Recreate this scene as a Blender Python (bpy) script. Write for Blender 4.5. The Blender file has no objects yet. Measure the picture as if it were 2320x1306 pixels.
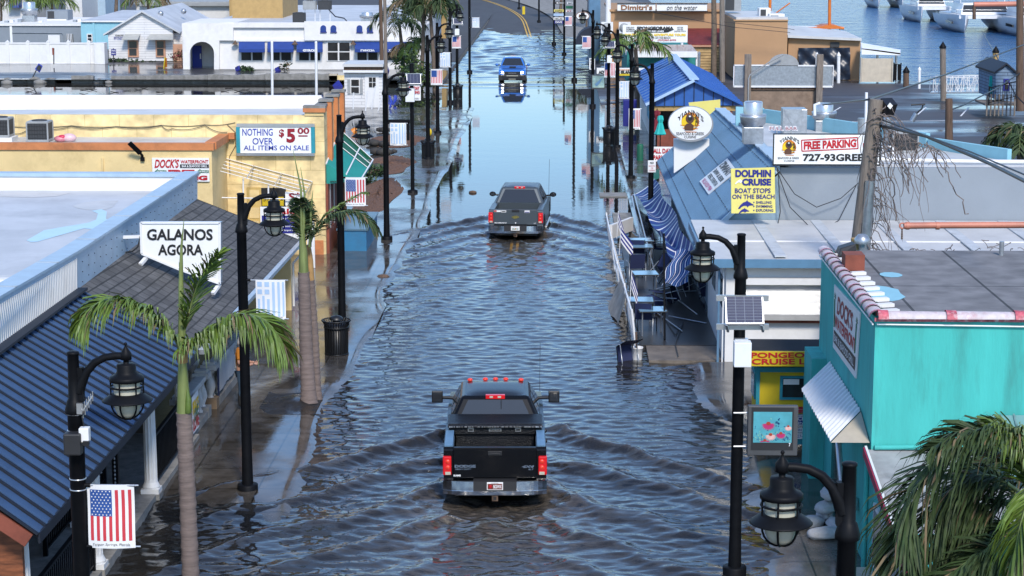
import bpy, bmesh, math, random
import numpy as np
from mathutils import Vector, Matrix
R = math.radians
sc = bpy.context.scene
col = sc.collection
# ------------------------------------------------------------------ camera
H = 11.3; FP = 4511.0; CX = 1160.0; CY = 653.0
PITCH = math.atan(818/4511); YAW = math.atan(108/4511*math.cos(PITCH))
cd = bpy.data.cameras.new('Camera'); cam = bpy.data.objects.new('Camera', cd); col.objects.link(cam)
cam.location = (0, 0, H); cam.rotation_euler = (R(90)-PITCH, 0, YAW)
cd.sensor_width = 36; cd.lens = FP/2320*36; cd.clip_start = 0.5; cd.clip_end = 3000
sc.camera = cam
# ------------------------------------------------------------------ world, sun, exposure
SUN_EL, SUN_AZ = 42.0, 166.0            # azimuth clockwise from +Y: the sun stands behind the camera, to the right
w = bpy.data.worlds.new('World'); sc.world = w; w.use_nodes = True
nt = w.node_tree; nt.nodes.clear()
out = nt.nodes.new('ShaderNodeOutputWorld'); bg = nt.nodes.new('ShaderNodeBackground')
sky = nt.nodes.new('ShaderNodeTexSky'); sky.sky_type = 'NISHITA'; sky.sun_disc = False
sky.sun_elevation = R(SUN_EL); sky.sun_rotation = R(SUN_AZ); sky.air_density = 1.2; sky.dust_density = 0.6; sky.ozone_density = 2.2
tc = nt.nodes.new('ShaderNodeTexCoord'); mp = nt.nodes.new('ShaderNodeMapping'); mp.inputs['Scale'].default_value = (1.2, 1.2, 5.5)
nz = nt.nodes.new('ShaderNodeTexNoise'); nz.inputs['Scale'].default_value = 1.6; nz.inputs['Detail'].default_value = 7; nz.inputs['Roughness'].default_value = .55
rp = nt.nodes.new('ShaderNodeValToRGB'); rp.color_ramp.elements[0].position = .5; rp.color_ramp.elements[1].position = .74
rp.color_ramp.elements[1].color = (.5, .5, .5, 1)
mx = nt.nodes.new('ShaderNodeMixRGB'); mx.inputs[2].default_value = (6.0, 6.6, 7.4, 1)
nt.links.new(tc.outputs['Generated'], mp.inputs[0]); nt.links.new(mp.outputs[0], nz.inputs['Vector'])
nt.links.new(nz.outputs['Fac'], rp.inputs[0]); nt.links.new(rp.outputs[0], mx.inputs[0])
tint = nt.nodes.new('ShaderNodeMixRGB'); tint.blend_type = 'MULTIPLY'; tint.inputs[0].default_value = 1; tint.inputs[2].default_value = (.78, .98, 1.26, 1)   # blue, washed air after the storm
nt.links.new(sky.outputs[0], tint.inputs[1]); nt.links.new(tint.outputs[0], mx.inputs[1]); nt.links.new(mx.outputs[0], bg.inputs[0]); nt.links.new(bg.outputs[0], out.inputs[0])
bg.inputs['Strength'].default_value = 0.128
sd = bpy.data.lights.new('Sun', 'SUN'); sun = bpy.data.objects.new('Sun', sd); col.objects.link(sun)
sd.energy = 2.6; sd.angle = R(10); sd.color = (1, .93, .84)
_d = Vector((math.sin(R(SUN_AZ))*math.cos(R(SUN_EL)), math.cos(R(SUN_AZ))*math.cos(R(SUN_EL)), math.sin(R(SUN_EL))))
sun.rotation_euler = _d.to_track_quat('Z', 'Y').to_euler(); sun.location = _d*60
vs = sc.view_settings; vs.view_transform = 'Standard'; vs.look = 'None'; vs.gamma = 1; vs.exposure = 0.5
# ------------------------------------------------------------------ survey helpers: a sight line meets a plane of known depth
def ray(px, py):
    u = (px-CX)/FP; v = -(py-CY)/FP
    x = u; y = math.cos(PITCH)+v*math.sin(PITCH); z = -math.sin(PITCH)+v*math.cos(PITCH)
    c, s = math.cos(YAW), math.sin(YAW)
    return Vector((x*c-y*s, x*s+y*c, z))
def G(px, py, z=0.0):
    r = ray(px, py); k = (z-H)/r.z; return Vector((r.x*k, r.y*k, z))
def YP(px, py, Y):
    r = ray(px, py); k = Y/r.y; return Vector((r.x*k, Y, H+r.z*k))
def XP(px, py, X):
    r = ray(px, py); k = X/r.x; return Vector((X, r.y*k, H+r.z*k))
# ------------------------------------------------------------------ object helpers
ORG = {}
def tag(o, label=None, cat=None, group=None, kind=None):
    if label: o['label'] = label
    if cat: o['category'] = cat
    if group: o['group'] = group
    if kind: o['kind'] = kind
    return o
def thing(name, label, cat, loc=(0, 0, 0), group=None):
    o = bpy.data.objects.new(name, None); col.objects.link(o); o.location = loc; o.empty_display_size = .2
    ORG[o.name] = Vector(loc); return tag(o, label, cat, group)
def kids(o): return [c for c in bpy.data.objects if c.parent == o]
def dup(o, loc=None, rz=None, label=None, parent=None, scale=None):
    c = o.copy(); col.objects.link(c); c.parent = parent
    if loc is not None: c.location = loc
    if rz is not None: c.rotation_euler = (0, 0, rz)
    if scale: c.scale = scale if not isinstance(scale, (int, float)) else (scale,)*3
    if label: c['label'] = label
    for k in list(o.children): dup(k, parent=c)
    return c
_tc = {}
def tgeo(s, bold=0.0, shear=0.0, sp=1.0):
    k = (s, bold, shear, sp)
    if k not in _tc:
        cu = bpy.data.curves.new('t', 'FONT'); cu.body = s; cu.offset = bold; cu.shear = shear; cu.resolution_u = 3; cu.space_character = sp
        o = bpy.data.objects.new('t', cu); col.objects.link(o)
        dg = bpy.context.evaluated_depsgraph_get(); e = o.evaluated_get(dg); m = e.to_mesh()
        v = [(p.co.x, p.co.y) for p in m.vertices]; f = [tuple(p.vertices) for p in m.polygons]
        e.to_mesh_clear(); bpy.data.objects.remove(o); bpy.data.curves.remove(cu)
        xs = [a[0] for a in v]; ys = [a[1] for a in v]; x0, x1, y0, y1 = min(xs), max(xs), min(ys), max(ys)
        _tc[k] = ([((a-x0)/(x1-x0), (b-y0)/(y1-y0)) for a, b in v], f)
    return _tc[k]
class MB:
    def __init__(s): s.v = []; s.f = []; s.m = []; s.sm = []; s.mats = []
    def mi(s, m):
        if m not in s.mats: s.mats.append(m)
        return s.mats.index(m)
    def add(s, vs, fs, mat, smooth=False):
        n = len(s.v); s.v += [Vector(p) for p in vs]; k = s.mi(mat)
        for f in fs: s.f.append(tuple(n+i for i in f)); s.m.append(k); s.sm.append(smooth)
        return s
    def poly(s, pts, mat): return s.add(pts, [tuple(range(len(pts)))], mat)
    def hexa(s, b, t, mat):                                  # two quads, lower and upper
        return s.add(list(b)+list(t), [(3, 2, 1, 0), (4, 5, 6, 7), (0, 1, 5, 4), (1, 2, 6, 5), (2, 3, 7, 6), (3, 0, 4, 7)], mat)
    def box(s, x0, x1, y0, y1, z0, z1, mat):
        return s.hexa([(x0, y0, z0), (x1, y0, z0), (x1, y1, z0), (x0, y1, z0)], [(x0, y0, z1), (x1, y0, z1), (x1, y1, z1), (x0, y1, z1)], mat)
    def cbox(s, c, sx, sy, sz, mat, rz=0, rx=0, ry=0):
        m = Matrix.Translation(c) @ Matrix.Rotation(rz, 4, 'Z') @ Matrix.Rotation(ry, 4, 'Y') @ Matrix.Rotation(rx, 4, 'X')
        p = [m @ Vector((a*sx/2, b*sy/2, d*sz/2)) for d in (-1, 1) for a, b in ((-1, -1), (1, -1), (1, 1), (-1, 1))]
        return s.hexa(p[:4], p[4:], mat)
    def bar(s, a, b, w, h, mat, up=(0, 0, 1)):               # rectangular bar from a to b
        a = Vector(a); b = Vector(b); d = (b-a).normalized(); u = Vector(up)
        if abs(d.dot(u)) > .98: u = Vector((1, 0, 0))
        r = d.cross(u).normalized()*w/2; u = r.cross(d).normalized()*h/2
        return s.hexa([a-r-u, a+r-u, a+r+u, a-r+u], [b-r-u, b+r-u, b+r+u, b-r+u], mat)
    def prism(s, loop, vec, mat, mat2=None):                 # closed loop swept along vec
        n = len(loop); vec = Vector(vec); L = [Vector(p) for p in loop]
        s.add(L, [tuple(range(n))[::-1]], mat2 or mat); s.add([p+vec for p in L], [tuple(range(n))], mat2 or mat)
        return s.add(L+[p+vec for p in L], [(i, (i+1) % n, n+(i+1) % n, n+i) for i in range(n)], mat)
    def tube(s, pts, r, mat, n=8, caps=True, smooth=True):
        P = [Vector(p) for p in pts]; L = len(P); rr = r if isinstance(r, (list, tuple)) else [r]*L
        vs = []; u = None
        for i in range(L):
            d = (P[min(i+1, L-1)]-P[max(i-1, 0)])
            if d.length < 1e-9: d = Vector((0, 0, 1))
            d.normalize()
            if u is None: u = d.orthogonal().normalized()
            u = (u-d*u.dot(d)); u = u.normalized() if u.length > 1e-6 else d.orthogonal().normalized()
            v = d.cross(u)
            vs += [P[i]+(u*math.cos(6.28318*k/n)+v*math.sin(6.28318*k/n))*rr[i] for k in range(n)]
        fs = [(i*n+k, i*n+(k+1) % n, (i+1)*n+(k+1) % n, (i+1)*n+k) for i in range(L-1) for k in range(n)]
        s.add(vs, fs, mat, smooth)
        if caps: s.add(vs[:n], [tuple(range(n))[::-1]], mat); s.add(vs[-n:], [tuple(range(n))], mat)
        return s
    def lathe(s, prof, mat, c=(0, 0, 0), n=20, smooth=True, ax=None):
        c = Vector(c); q = Vector((0, 0, 1)).rotation_difference(Vector(ax)) if ax else None
        vs = []
        for r, z in prof:
            for k in range(n):
                p = Vector((r*math.cos(6.28318*k/n), r*math.sin(6.28318*k/n), z))
                vs.append(c+(q @ p if q else p))
        L = len(prof)
        s.add(vs, [(i*n+k, i*n+(k+1) % n, (i+1)*n+(k+1) % n, (i+1)*n+k) for i in range(L-1) for k in range(n)], mat, smooth)
        if prof[0][0] > 1e-4: s.add(vs[:n], [tuple(range(n))[::-1]], mat)
        if prof[-1][0] > 1e-4: s.add(vs[-n:], [tuple(range(n))], mat)
        return s
    def ball(s, c, r, mat, n=12, sz=(1, 1, 1)):
        c = Vector(c); vs = []; k = n//2
        for i in range(k+1):
            a = math.pi*i/k
            for j in range(n):
                b = 6.28318*j/n; vs.append(c+Vector((r*sz[0]*math.sin(a)*math.cos(b), r*sz[1]*math.sin(a)*math.sin(b), r*sz[2]*math.cos(a))))
        return s.add(vs, [(i*n+j, i*n+(j+1) % n, (i+1)*n+(j+1) % n, (i+1)*n+j) for i in range(k) for j in range(n)], mat, True)
    def grid(s, fn, nu, nv, mat, smooth=True):
        vs = [fn(i/nu, j/nv) for j in range(nv+1) for i in range(nu+1)]
        return s.add(vs, [(j*(nu+1)+i, j*(nu+1)+i+1, (j+1)*(nu+1)+i+1, (j+1)*(nu+1)+i) for j in range(nv) for i in range(nu)], mat, smooth)
    def text(s, t, bl, br, tl, mat, bold=0.0, shear=0.0, off=(0, 0, 0), sp=1.0, bend=None):   # text filling the parallelogram bl-br-tl
        bl, br, tl, off = Vector(bl), Vector(br), Vector(tl), Vector(off)
        v, f = tgeo(t, bold, shear, sp)
        return s.add([bl+(br-bl)*a+(tl-bl)*(b+(bend(a) if bend else 0))+off for a, b in v], f, mat)
    def ytext(s, t, Y, x0, y0, x1, y1, mat, bold=0.0, shear=0.0, d=.006, sp=1.0, bend=None):  # on a wall facing the street's near end
        return s.text(t, YP(x0, y1, Y), YP(x1, y1, Y), YP(x0, y0, Y), mat, bold, shear, (0, -d, 0), sp, bend)
    def yrect(s, Y, x0, y0, x1, y1, mat, t=.05, d=0.0):      # board facing the near end: face at Y-d-t, back at Y-d
        a = YP(x0, y1, Y); b = YP(x1, y0, Y); return s.box(a.x, b.x, Y-d-t, Y-d, a.z, b.z, mat)
    def ypoly(s, Y, pts, mat, t=.006, d=0.0):
        L = [YP(x, y, Y)-Vector((0, d, 0)) for x, y in pts]; return s.prism(L, (0, -t, 0), mat)
    def build(s, name, parent=None, bevel=0.0, org=None, mod=None):
        if parent is not None: o0 = ORG[parent.name]
        elif org is not None: o0 = Vector(org)
        else:
            xs = [p.x for p in s.v]; ys = [p.y for p in s.v]; o0 = Vector(((min(xs)+max(xs))/2, (min(ys)+max(ys))/2, min(p.z for p in s.v)))
        me = bpy.data.meshes.new(name); me.from_pydata([tuple(p-o0) for p in s.v], [], s.f)
        for m in s.mats: me.materials.append(m)
        me.polygons.foreach_set('material_index', s.m); me.polygons.foreach_set('use_smooth', s.sm)
        bm = bmesh.new(); bm.from_mesh(me); bmesh.ops.recalc_face_normals(bm, faces=bm.faces); bm.to_mesh(me); bm.free()
        o = bpy.data.objects.new(name, me); col.objects.link(o)
        if parent is not None: o.parent = parent
        else: o.location = o0
        ORG[o.name] = o0
        if bevel:
            b = o.modifiers.new('b', 'BEVEL'); b.width = bevel; b.segments = 2; b.limit_method = 'ANGLE'; b.angle_limit = R(35)
        return o
def solo(mb, name, label, cat, group=None, bevel=0.0): return tag(mb.build(name, bevel=bevel), label, cat, group)
def struct(mb, name, bevel=0.0): return tag(mb.build(name, org=(0, 0, 0), bevel=bevel), kind='structure')
# ------------------------------------------------------------------ materials
def srgb(h):
    h = h.lstrip('#'); c = [int(h[i:i+2], 16)/255 for i in (0, 2, 4)]
    return tuple(x/12.92 if x <= .04045 else ((x+.055)/1.055)**2.4 for x in c)
def mat(name, c, rough=.6, metal=0.0, var=.12, scale=2.5, bump=0.0, bs=18, spec=.5, dirt=None, damt=.35, ds=1.2, stretch=(1, 1, 1), emit=None, es=0, coat=0):
    if isinstance(c, str): c = srgb(c)
    m = bpy.data.materials.new(name); m.use_nodes = True; t = m.node_tree; b = t.nodes['Principled BSDF']
    b.inputs['Roughness'].default_value = rough; b.inputs['Metallic'].default_value = metal; b.inputs['Specular IOR Level'].default_value = spec
    b.inputs['Coat Weight'].default_value = coat; b.inputs['Coat Roughness'].default_value = .04
    b.inputs['Base Color'].default_value = (*c, 1)
    if emit: b.inputs['Emission Color'].default_value = (*emit, 1); b.inputs['Emission Strength'].default_value = es
    if not (var or bump or dirt): return m
    co = t.nodes.new('ShaderNodeTexCoord'); mp = t.nodes.new('ShaderNodeMapping'); mp.inputs['Scale'].default_value = stretch
    t.links.new(co.outputs['Object'], mp.inputs[0]); last = None
    if var:
        n = t.nodes.new('ShaderNodeTexNoise'); n.inputs['Scale'].default_value = scale; n.inputs['Detail'].default_value = 6; n.inputs['Roughness'].default_value = .62
        t.links.new(mp.outputs[0], n.inputs['Vector'])
        r = t.nodes.new('ShaderNodeValToRGB'); e = r.color_ramp.elements; e[0].position = .32; e[1].position = .68
        e[0].color = (*[x*(1-var) for x in c], 1); e[1].color = (*[min(1, x*(1+var*.8)) for x in c], 1)
        t.links.new(n.outputs['Fac'], r.inputs[0]); last = r.outputs[0]
    if dirt:
        if isinstance(dirt, str): dirt = srgb(dirt)
        n2 = t.nodes.new('ShaderNodeTexNoise'); n2.inputs['Scale'].default_value = ds; n2.inputs['Detail'].default_value = 9; n2.inputs['Roughness'].default_value = .7
        t.links.new(mp.outputs[0], n2.inputs['Vector'])
        r2 = t.nodes.new('ShaderNodeValToRGB'); e = r2.color_ramp.elements; e[0].position = .5; e[1].position = .74; e[1].color = (damt,)*3+(1,)
        mxx = t.nodes.new('ShaderNodeMixRGB'); mxx.inputs[1].default_value = (*c, 1); mxx.inputs[2].default_value = (*dirt, 1)
        t.links.new(n2.outputs['Fac'], r2.inputs[0]); t.links.new(r2.outputs[0], mxx.inputs[0])
        if last: t.links.new(last, mxx.inputs[1])
        last = mxx.outputs[0]
    if last: t.links.new(last, b.inputs['Base Color'])
    if bump:
        n3 = t.nodes.new('ShaderNodeTexNoise'); n3.inputs['Scale'].default_value = bs; n3.inputs['Detail'].default_value = 5
        t.links.new(mp.outputs[0], n3.inputs['Vector'])
        bp = t.nodes.new('ShaderNodeBump'); bp.inputs['Strength'].default_value = bump; bp.inputs['Distance'].default_value = .02
        t.links.new(n3.outputs['Fac'], bp.inputs['Height']); t.links.new(bp.outputs[0], b.inputs['Normal'])
    return m
def wetmat(name, c1, c2, rmin=.03, rmax=.45, scale=.6, joints=None, stretch=(1, 1, 1), pos=(.42, .62), bump=.12):
    m = bpy.data.materials.new(name); m.use_nodes = True; t = m.node_tree; b = t.nodes['Principled BSDF']
    co = t.nodes.new('ShaderNodeTexCoord'); mp = t.nodes.new('ShaderNodeMapping'); mp.inputs['Scale'].default_value = stretch
    t.links.new(co.outputs['Object'], mp.inputs[0])
    n = t.nodes.new('ShaderNodeTexNoise'); n.inputs['Scale'].default_value = scale; n.inputs['Detail'].default_value = 8; n.inputs['Roughness'].default_value = .6
    t.links.new(mp.outputs[0], n.inputs['Vector'])
    r = t.nodes.new('ShaderNodeMapRange'); r.inputs[1].default_value = pos[0]; r.inputs[2].default_value = pos[1]; r.inputs[3].default_value = rmin; r.inputs[4].default_value = rmax
    t.links.new(n.outputs['Fac'], r.inputs[0]); t.links.new(r.outputs[0], b.inputs['Roughness'])
    n2 = t.nodes.new('ShaderNodeTexNoise'); n2.inputs['Scale'].default_value = scale*3.1; n2.inputs['Detail'].default_value = 9; n2.inputs['Roughness'].default_value = .7
    t.links.new(mp.outputs[0], n2.inputs['Vector'])
    rr = t.nodes.new('ShaderNodeValToRGB'); e = rr.color_ramp.elements; e[0].position = .35; e[1].position = .68; e[0].color = (*c1, 1); e[1].color = (*c2, 1)
    t.links.new(n2.outputs['Fac'], rr.inputs[0]); last = rr.outputs[0]
    if joints:
        bt = t.nodes.new('ShaderNodeTexBrick'); bt.offset = 0; bt.inputs['Scale'].default_value = 1; bt.inputs['Brick Width'].default_value = joints[0]; bt.inputs['Row Height'].default_value = joints[1]
        bt.inputs['Mortar Size'].default_value = .018; bt.inputs['Color1'].default_value = (1, 1, 1, 1); bt.inputs['Color2'].default_value = (.8, .8, .8, 1); bt.inputs['Mortar'].default_value = (.25, .23, .2, 1)
        t.links.new(co.outputs['Object'], bt.inputs['Vector'])
        mu = t.nodes.new('ShaderNodeMixRGB'); mu.blend_type = 'MULTIPLY'; mu.inputs[0].default_value = 1
        t.links.new(last, mu.inputs[1]); t.links.new(bt.outputs['Color'], mu.inputs[2]); last = mu.outputs[0]
    t.links.new(last, b.inputs['Base Color'])
    n3 = t.nodes.new('ShaderNodeTexNoise'); n3.inputs['Scale'].default_value = 9; n3.inputs['Detail'].default_value = 4
    t.links.new(mp.outputs[0], n3.inputs['Vector'])
    bp = t.nodes.new('ShaderNodeBump'); bp.inputs['Strength'].default_value = bump; bp.inputs['Distance'].default_value = .01
    t.links.new(n3.outputs['Fac'], bp.inputs['Height']); t.links.new(bp.outputs[0], b.inputs['Normal'])
    b.inputs['Specular IOR Level'].default_value = .5
    return m
def brickmat(name, c1, c2, mort, bw, rh, ms, vec=('y', 'x'), rough=.85, k=(1, 1), bump=.4, off=.5, wv=(.7, 1.25)):
    m = bpy.data.materials.new(name); m.use_nodes = True; t = m.node_tree; b = t.nodes['Principled BSDF']; b.inputs['Roughness'].default_value = rough
    co = t.nodes.new('ShaderNodeTexCoord'); sp = t.nodes.new('ShaderNodeSeparateXYZ'); cb = t.nodes.new('ShaderNodeCombineXYZ')
    t.links.new(co.outputs['Object'], sp.inputs[0])
    for i, a in enumerate(vec):
        mu = t.nodes.new('ShaderNodeMath'); mu.operation = 'MULTIPLY'; mu.inputs[1].default_value = k[i]
        t.links.new(sp.outputs[a.upper()], mu.inputs[0]); t.links.new(mu.outputs[0], cb.inputs[i])
    bt = t.nodes.new('ShaderNodeTexBrick'); bt.offset = off; bt.inputs['Scale'].default_value = 1; bt.inputs['Brick Width'].default_value = bw; bt.inputs['Row Height'].default_value = rh
    bt.inputs['Mortar Size'].default_value = ms; bt.inputs['Mortar Smooth'].default_value = .2; bt.inputs['Bias'].default_value = 0
    for nme, c in (('Color1', c1), ('Color2', c2), ('Mortar', mort)): bt.inputs[nme].default_value = (*c, 1)
    t.links.new(cb.outputs[0], bt.inputs['Vector'])
    n = t.nodes.new('ShaderNodeTexNoise'); n.inputs['Scale'].default_value = 2.2; n.inputs['Detail'].default_value = 8; t.links.new(co.outputs['Object'], n.inputs['Vector'])
    r = t.nodes.new('ShaderNodeMapRange'); r.inputs[1].default_value = .3; r.inputs[2].default_value = .7; r.inputs[3].default_value, r.inputs[4].default_value = wv
    t.links.new(n.outputs['Fac'], r.inputs[0])
    mu = t.nodes.new('ShaderNodeMixRGB'); mu.blend_type = 'MULTIPLY'; mu.inputs[0].default_value = 1
    t.links.new(bt.outputs['Color'], mu.inputs[1]); t.links.new(r.outputs[0], mu.inputs[2]); t.links.new(mu.outputs[0], b.inputs['Base Color'])
    bp = t.nodes.new('ShaderNodeBump'); bp.inputs['Strength'].default_value = bump; bp.inputs['Distance'].default_value = .015; bp.invert = True
    t.links.new(bt.outputs['Fac'], bp.inputs['Height']); t.links.new(bp.outputs[0], b.inputs['Normal'])
    return m
K = {}
def mk(key, *a, **k): K[key] = mat(key, *a, **k)
mk('white_paint', (.72, .71, .69), .5, var=.05, dirt='#8a8478', damt=.18)
mk('white_stucco', (.74, .72, .69), .8, bump=.25, bs=30, var=.05, dirt='#9a9284', damt=.28, ds=.6)
mk('white_metal', (.75, .75, .75), .35, var=.05)
mk('white_roof', (.55, .54, .52), .45, var=.12, scale=.7, dirt='#8b8a86', damt=.5, ds=.5, bump=.1, bs=8)
mk('sign_white', (.8, .8, .78), .4, var=.03, scale=1, dirt='#b0aa9c', damt=.2)
mk('black', (.012, .012, .014), .4, var=.2); mk('black_paint', (.006, .0065, .008), .5, var=.25, scale=6, spec=.12)
mk('rubber', (.015, .015, .015), .8); mk('text_black', (.012, .012, .012), .5, var=0)
mk('text_navy', srgb('#1f2378'), .5, var=0); mk('text_red', srgb('#b3141f'), .5, var=0); mk('text_maroon', srgb('#8c1424'), .5, var=0)
mk('text_brown', srgb('#8a5a34'), .5, var=0); mk('text_white', (.8, .8, .8), .5, var=0); mk('text_blue', srgb('#2b3fa0'), .5, var=0)
mk('text_green', srgb('#1f6b4a'), .5, var=0); mk('text_orange', srgb('#c9781c'), .5, var=0); mk('text_yellow', srgb('#e8c21c'), .5, var=0)
mk('text_grey', (.25, .25, .26), .5, var=0); mk('text_pink', srgb('#c2387a'), .5, var=0)
mk('yellow_wall', (.74, .56, .27), .85, bump=.25, bs=25, var=.08, scale=.9, dirt='#7d6430', damt=.35, ds=.8)
mk('orange_trim', (.55, .20, .07), .7, bump=.2, var=.15, dirt='#3a2a1c', damt=.5)
mk('turquoise_paint', (.055, .43, .385), .82, bump=.55, bs=7, var=.13, scale=.7, dirt='#3a7770', damt=.6, ds=1.1, stretch=(2, 2, .35))  # the building's own turquoise on every face, with streaky stains
mk('pale_blue_metal', (.36, .48, .58), .45, var=.08, dirt='#6b7883', damt=.3)
mk('blue_roof', (.038, .08, .165), .6, var=.2, scale=1.1, spec=.35, dirt='#4a5058', damt=.3, stretch=(1, .3, 1))
mk('blue_roof_dark', (.006, .010, .02), .6)
mk('kiosk_blue', (.03, .11, .36), .35, var=.1); mk('steel_blue', (.12, .235, .37), .45, spec=.35, var=.1, scale=1.2, stretch=(1, .3, 1))
mk('steel_blue_dark', (.10, .20, .31), .4); mk('awning_blue', (.012, .045, .22), .7, var=.1); mk('cloth_navy', (.012, .02, .07), .8)
mk('grey_wall', (.25, .28, .31), .7, var=.06, scale=.6, dirt='#7d858c', damt=.4, ds=.4, bump=.1)
mk('blue_grey_wall', (.22, .31, .38), .7, var=.08, dirt='#4a5560', damt=.3); mk('sky_wall', (.25, .50, .58), .75, var=.06)
mk('galvanised', (.42, .44, .46), .35, metal=.75, var=.2, scale=7); mk('aluminium', (.6, .61, .62), .3, metal=.8, var=.08)
mk('hvac_grey', (.30, .31, .31), .5); mk('hvac_dark', (.035, .037, .04), .6, var=.3, scale=30)
mk('wood_grey', (.20, .165, .135), .9, bump=.5, bs=12, stretch=(4, 4, .4), var=.35, scale=4); mk('wood_brown', (.12, .075, .05), .9, bump=.5, bs=10, stretch=(4, 4, .4), var=.4, scale=3)
mk('wood_red', (.22, .06, .035), .8, var=.3); mk('concrete', (.24, .23, .21), .9, bump=.4, bs=8, var=.25, dirt='#3b362c', damt=.7, ds=1.5)
mk('stone_white', (.5, .49, .46), .8, bump=.2, var=.12, dirt='#4c4a42', damt=.45)
mk('tan_wall', (.42, .245, .125), .8, var=.06, scale=.5, bump=.08); mk('tan_board', (.42, .27, .10), .7, var=.12)
mk('glass', (.02, .022, .025), .05, var=0, spec=.7); mk('window_dark', (.03, .03, .03), .1, var=.3, scale=1.5)
mk('asphalt_dry', (.055, .055, .058), .75, var=.2, scale=.8, bump=.2, bs=30)
mk('paint_yellow', (.62, .36, .03), .6, var=.25, scale=5); mk('bark', (.17, .13, .115), .9, var=.25, scale=3, bump=.6, bs=6, stretch=(1, 1, 6))
mk('bark_far', (.15, .11, .08), .9, var=.35, scale=4, bump=.5); mk('crownshaft', (.17, .21, .065), .5, var=.3, scale=2, stretch=(3, 3, .6)); mk('shaft_tan', (.38, .22, .08), .6, var=.25, scale=3)
mk('leaf_palm', (.10, .16, .022), .5, var=.4, scale=3); mk('leaf_palm_dark', (.030, .056, .012), .7, var=.4, scale=3); mk('leaf_dry', (.17, .12, .06), .7, var=.3)
mk('leaf_dark', (.022, .04, .016), .6, var=.45, scale=2); mk('leaf_mid', (.05, .09, .025), .55, var=.45, scale=2)
mk('lamp_glass', (.46, .44, .35), .3, var=.08, scale=6); mk('tail_red', (.36, .006, .01), .15, var=0, emit=(1, .02, .02), es=.22); mk('marker_red', (.5, .03, .02), .2, var=0, emit=(1, .08, .04), es=.25)
mk('headlight', (.9, .9, .9), .2, var=0, emit=(1, .96, .9), es=9); mk('chrome', (.62, .62, .63), .12, metal=1, var=.05)
mk('car_black', (.004, .004, .005), .2, spec=.2, var=0); mk('car_grey', (.075, .09, .10), .32, spec=.5, var=0, metal=.35); mk('car_blue', (.015, .13, .46), .28, coat=.9, var=0)
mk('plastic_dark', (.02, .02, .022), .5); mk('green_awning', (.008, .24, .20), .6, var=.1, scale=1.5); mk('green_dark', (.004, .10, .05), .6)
mk('red_paint', (.45, .02, .03), .5, var=.25); mk('pink_bag', (.62, .22, .25), .35, var=.3); mk('pipe_salmon', (.55, .20, .13), .5, var=.12, dirt='#5a4034', damt=.4)
mk('orange_paint', (.62, .16, .02), .5); mk('solar', (.010, .013, .05), .15, var=.2, scale=25, spec=.6); mk('yellow_sign', (.72, .63, .17), .5, var=.04); mk('yellow_bright', (.62, .45, .01), .6, var=.08)
mk('teal_paint', (.02, .26, .32), .6); mk('turq_cloth', (.02, .42, .38), .8); mk('maroon_cloth', (.16, .01, .02), .8)
mk('peach', (.5, .27, .17), .7); mk('tarp', (.016, .024, .042), .35, bump=.9, bs=3, var=.2); mk('vinyl', (.5, .43, .33), .5); mk('sandbag', (.5, .49, .48), .8, bump=1, bs=9, var=.2, dirt='#6f6a60', damt=.6, ds=5)
mk('mulch', (.14, .07, .04), .95, bump=1, bs=25, var=.5, scale=14); mk('soil', (.02, .017, .015), .7, bump=.8, bs=15, var=.4); mk('rock_dark', (.04, .035, .03), .8, bump=.9, bs=6)
mk('red_roof', (.17, .02, .018), .7, var=.3); mk('skin', (.42, .22, .15), .55, var=.06); mk('shirt', (.42, .15, .012), .85, var=.12); mk('jeans', (.03, .06, .10), .85, var=.25, scale=8); mk('hood_grey', (.42, .42, .42), .85)
mk('flag_white', (.74, .73, .72), .75, var=.04); mk('flag_red', (.52, .035, .05), .75, var=.06); mk('flag_blue', (.02, .07, .26), .75, var=.06); mk('flag_sky', (.38, .52, .70), .75, var=.06); mk('flag_far_blue', (.10, .16, .36), .75, var=.06)
mk('bin_black', (.008, .008, .008), .4); mk('screen_frame', (.06, .062, .065), .55); mk('vine', (.19, .155, .14), .9); mk('tank_white', (.6, .6, .58), .4)
mk('bldg_white', (.64, .63, .61), .8, var=.06); mk('bldg_grey', (.22, .25, .28), .8, var=.06); mk('pale_roof', (.50, .51, .52), .5, var=.14, scale=.5, dirt='#85878a', damt=.55, ds=.35)
mk('pink_roof', (.6, .45, .45), .5, var=.2, scale=4); mk('water_patch', (.42, .60, .68), .3, var=.06); mk('table_blue', (.20, .36, .48), .12, var=.08)
K['plywood'] = mat('plywood', (.20, .065, .025), .65, var=.55, scale=2.2, stretch=(1.2, 1, 7), bump=.15)
K['wet_road'] = wetmat('wet_road', (.03, .029, .031), (.06, .058, .06), .03, .4, .13, stretch=(.4, 1, 1), pos=(.46, .62), bump=.08)
K['sidewalk'] = wetmat('wet_sidewalk', (.045, .038, .030), (.12, .105, .09), .03, .34, .55, joints=(1.52, 1.5), pos=(.40, .66))
K['soil'] = wetmat('wet_soil', (.008, .007, .006), (.03, .026, .022), .08, .7, 1.6, pos=(.38, .55), bump=.8)
K['wet_asphalt'] = wetmat('wet_asphalt', (.035, .034, .036), (.075, .072, .074), .05, .5, .09, stretch=(1, .45, 1), pos=(.43, .55), bump=.2)
K['wet_lot'] = wetmat('wet_lot', (.035, .033, .036), (.07, .066, .07), .06, .62, .11, stretch=(.45, 1, 1), pos=(.36, .5), bump=.3)
K['shingle'] = brickmat('shingles', (.075, .073, .072), (.115, .112, .11), (.03, .03, .03), .46, .24, .022, vec=('y', 'x'), k=(1, 1.12), rough=.9)
K['block_yellow'] = brickmat('painted_block', (.73, .56, .27), (.76, .58, .29), (.55, .41, .18), 1.2, .5, .012, vec=('x', 'z'), bump=.2)
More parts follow.
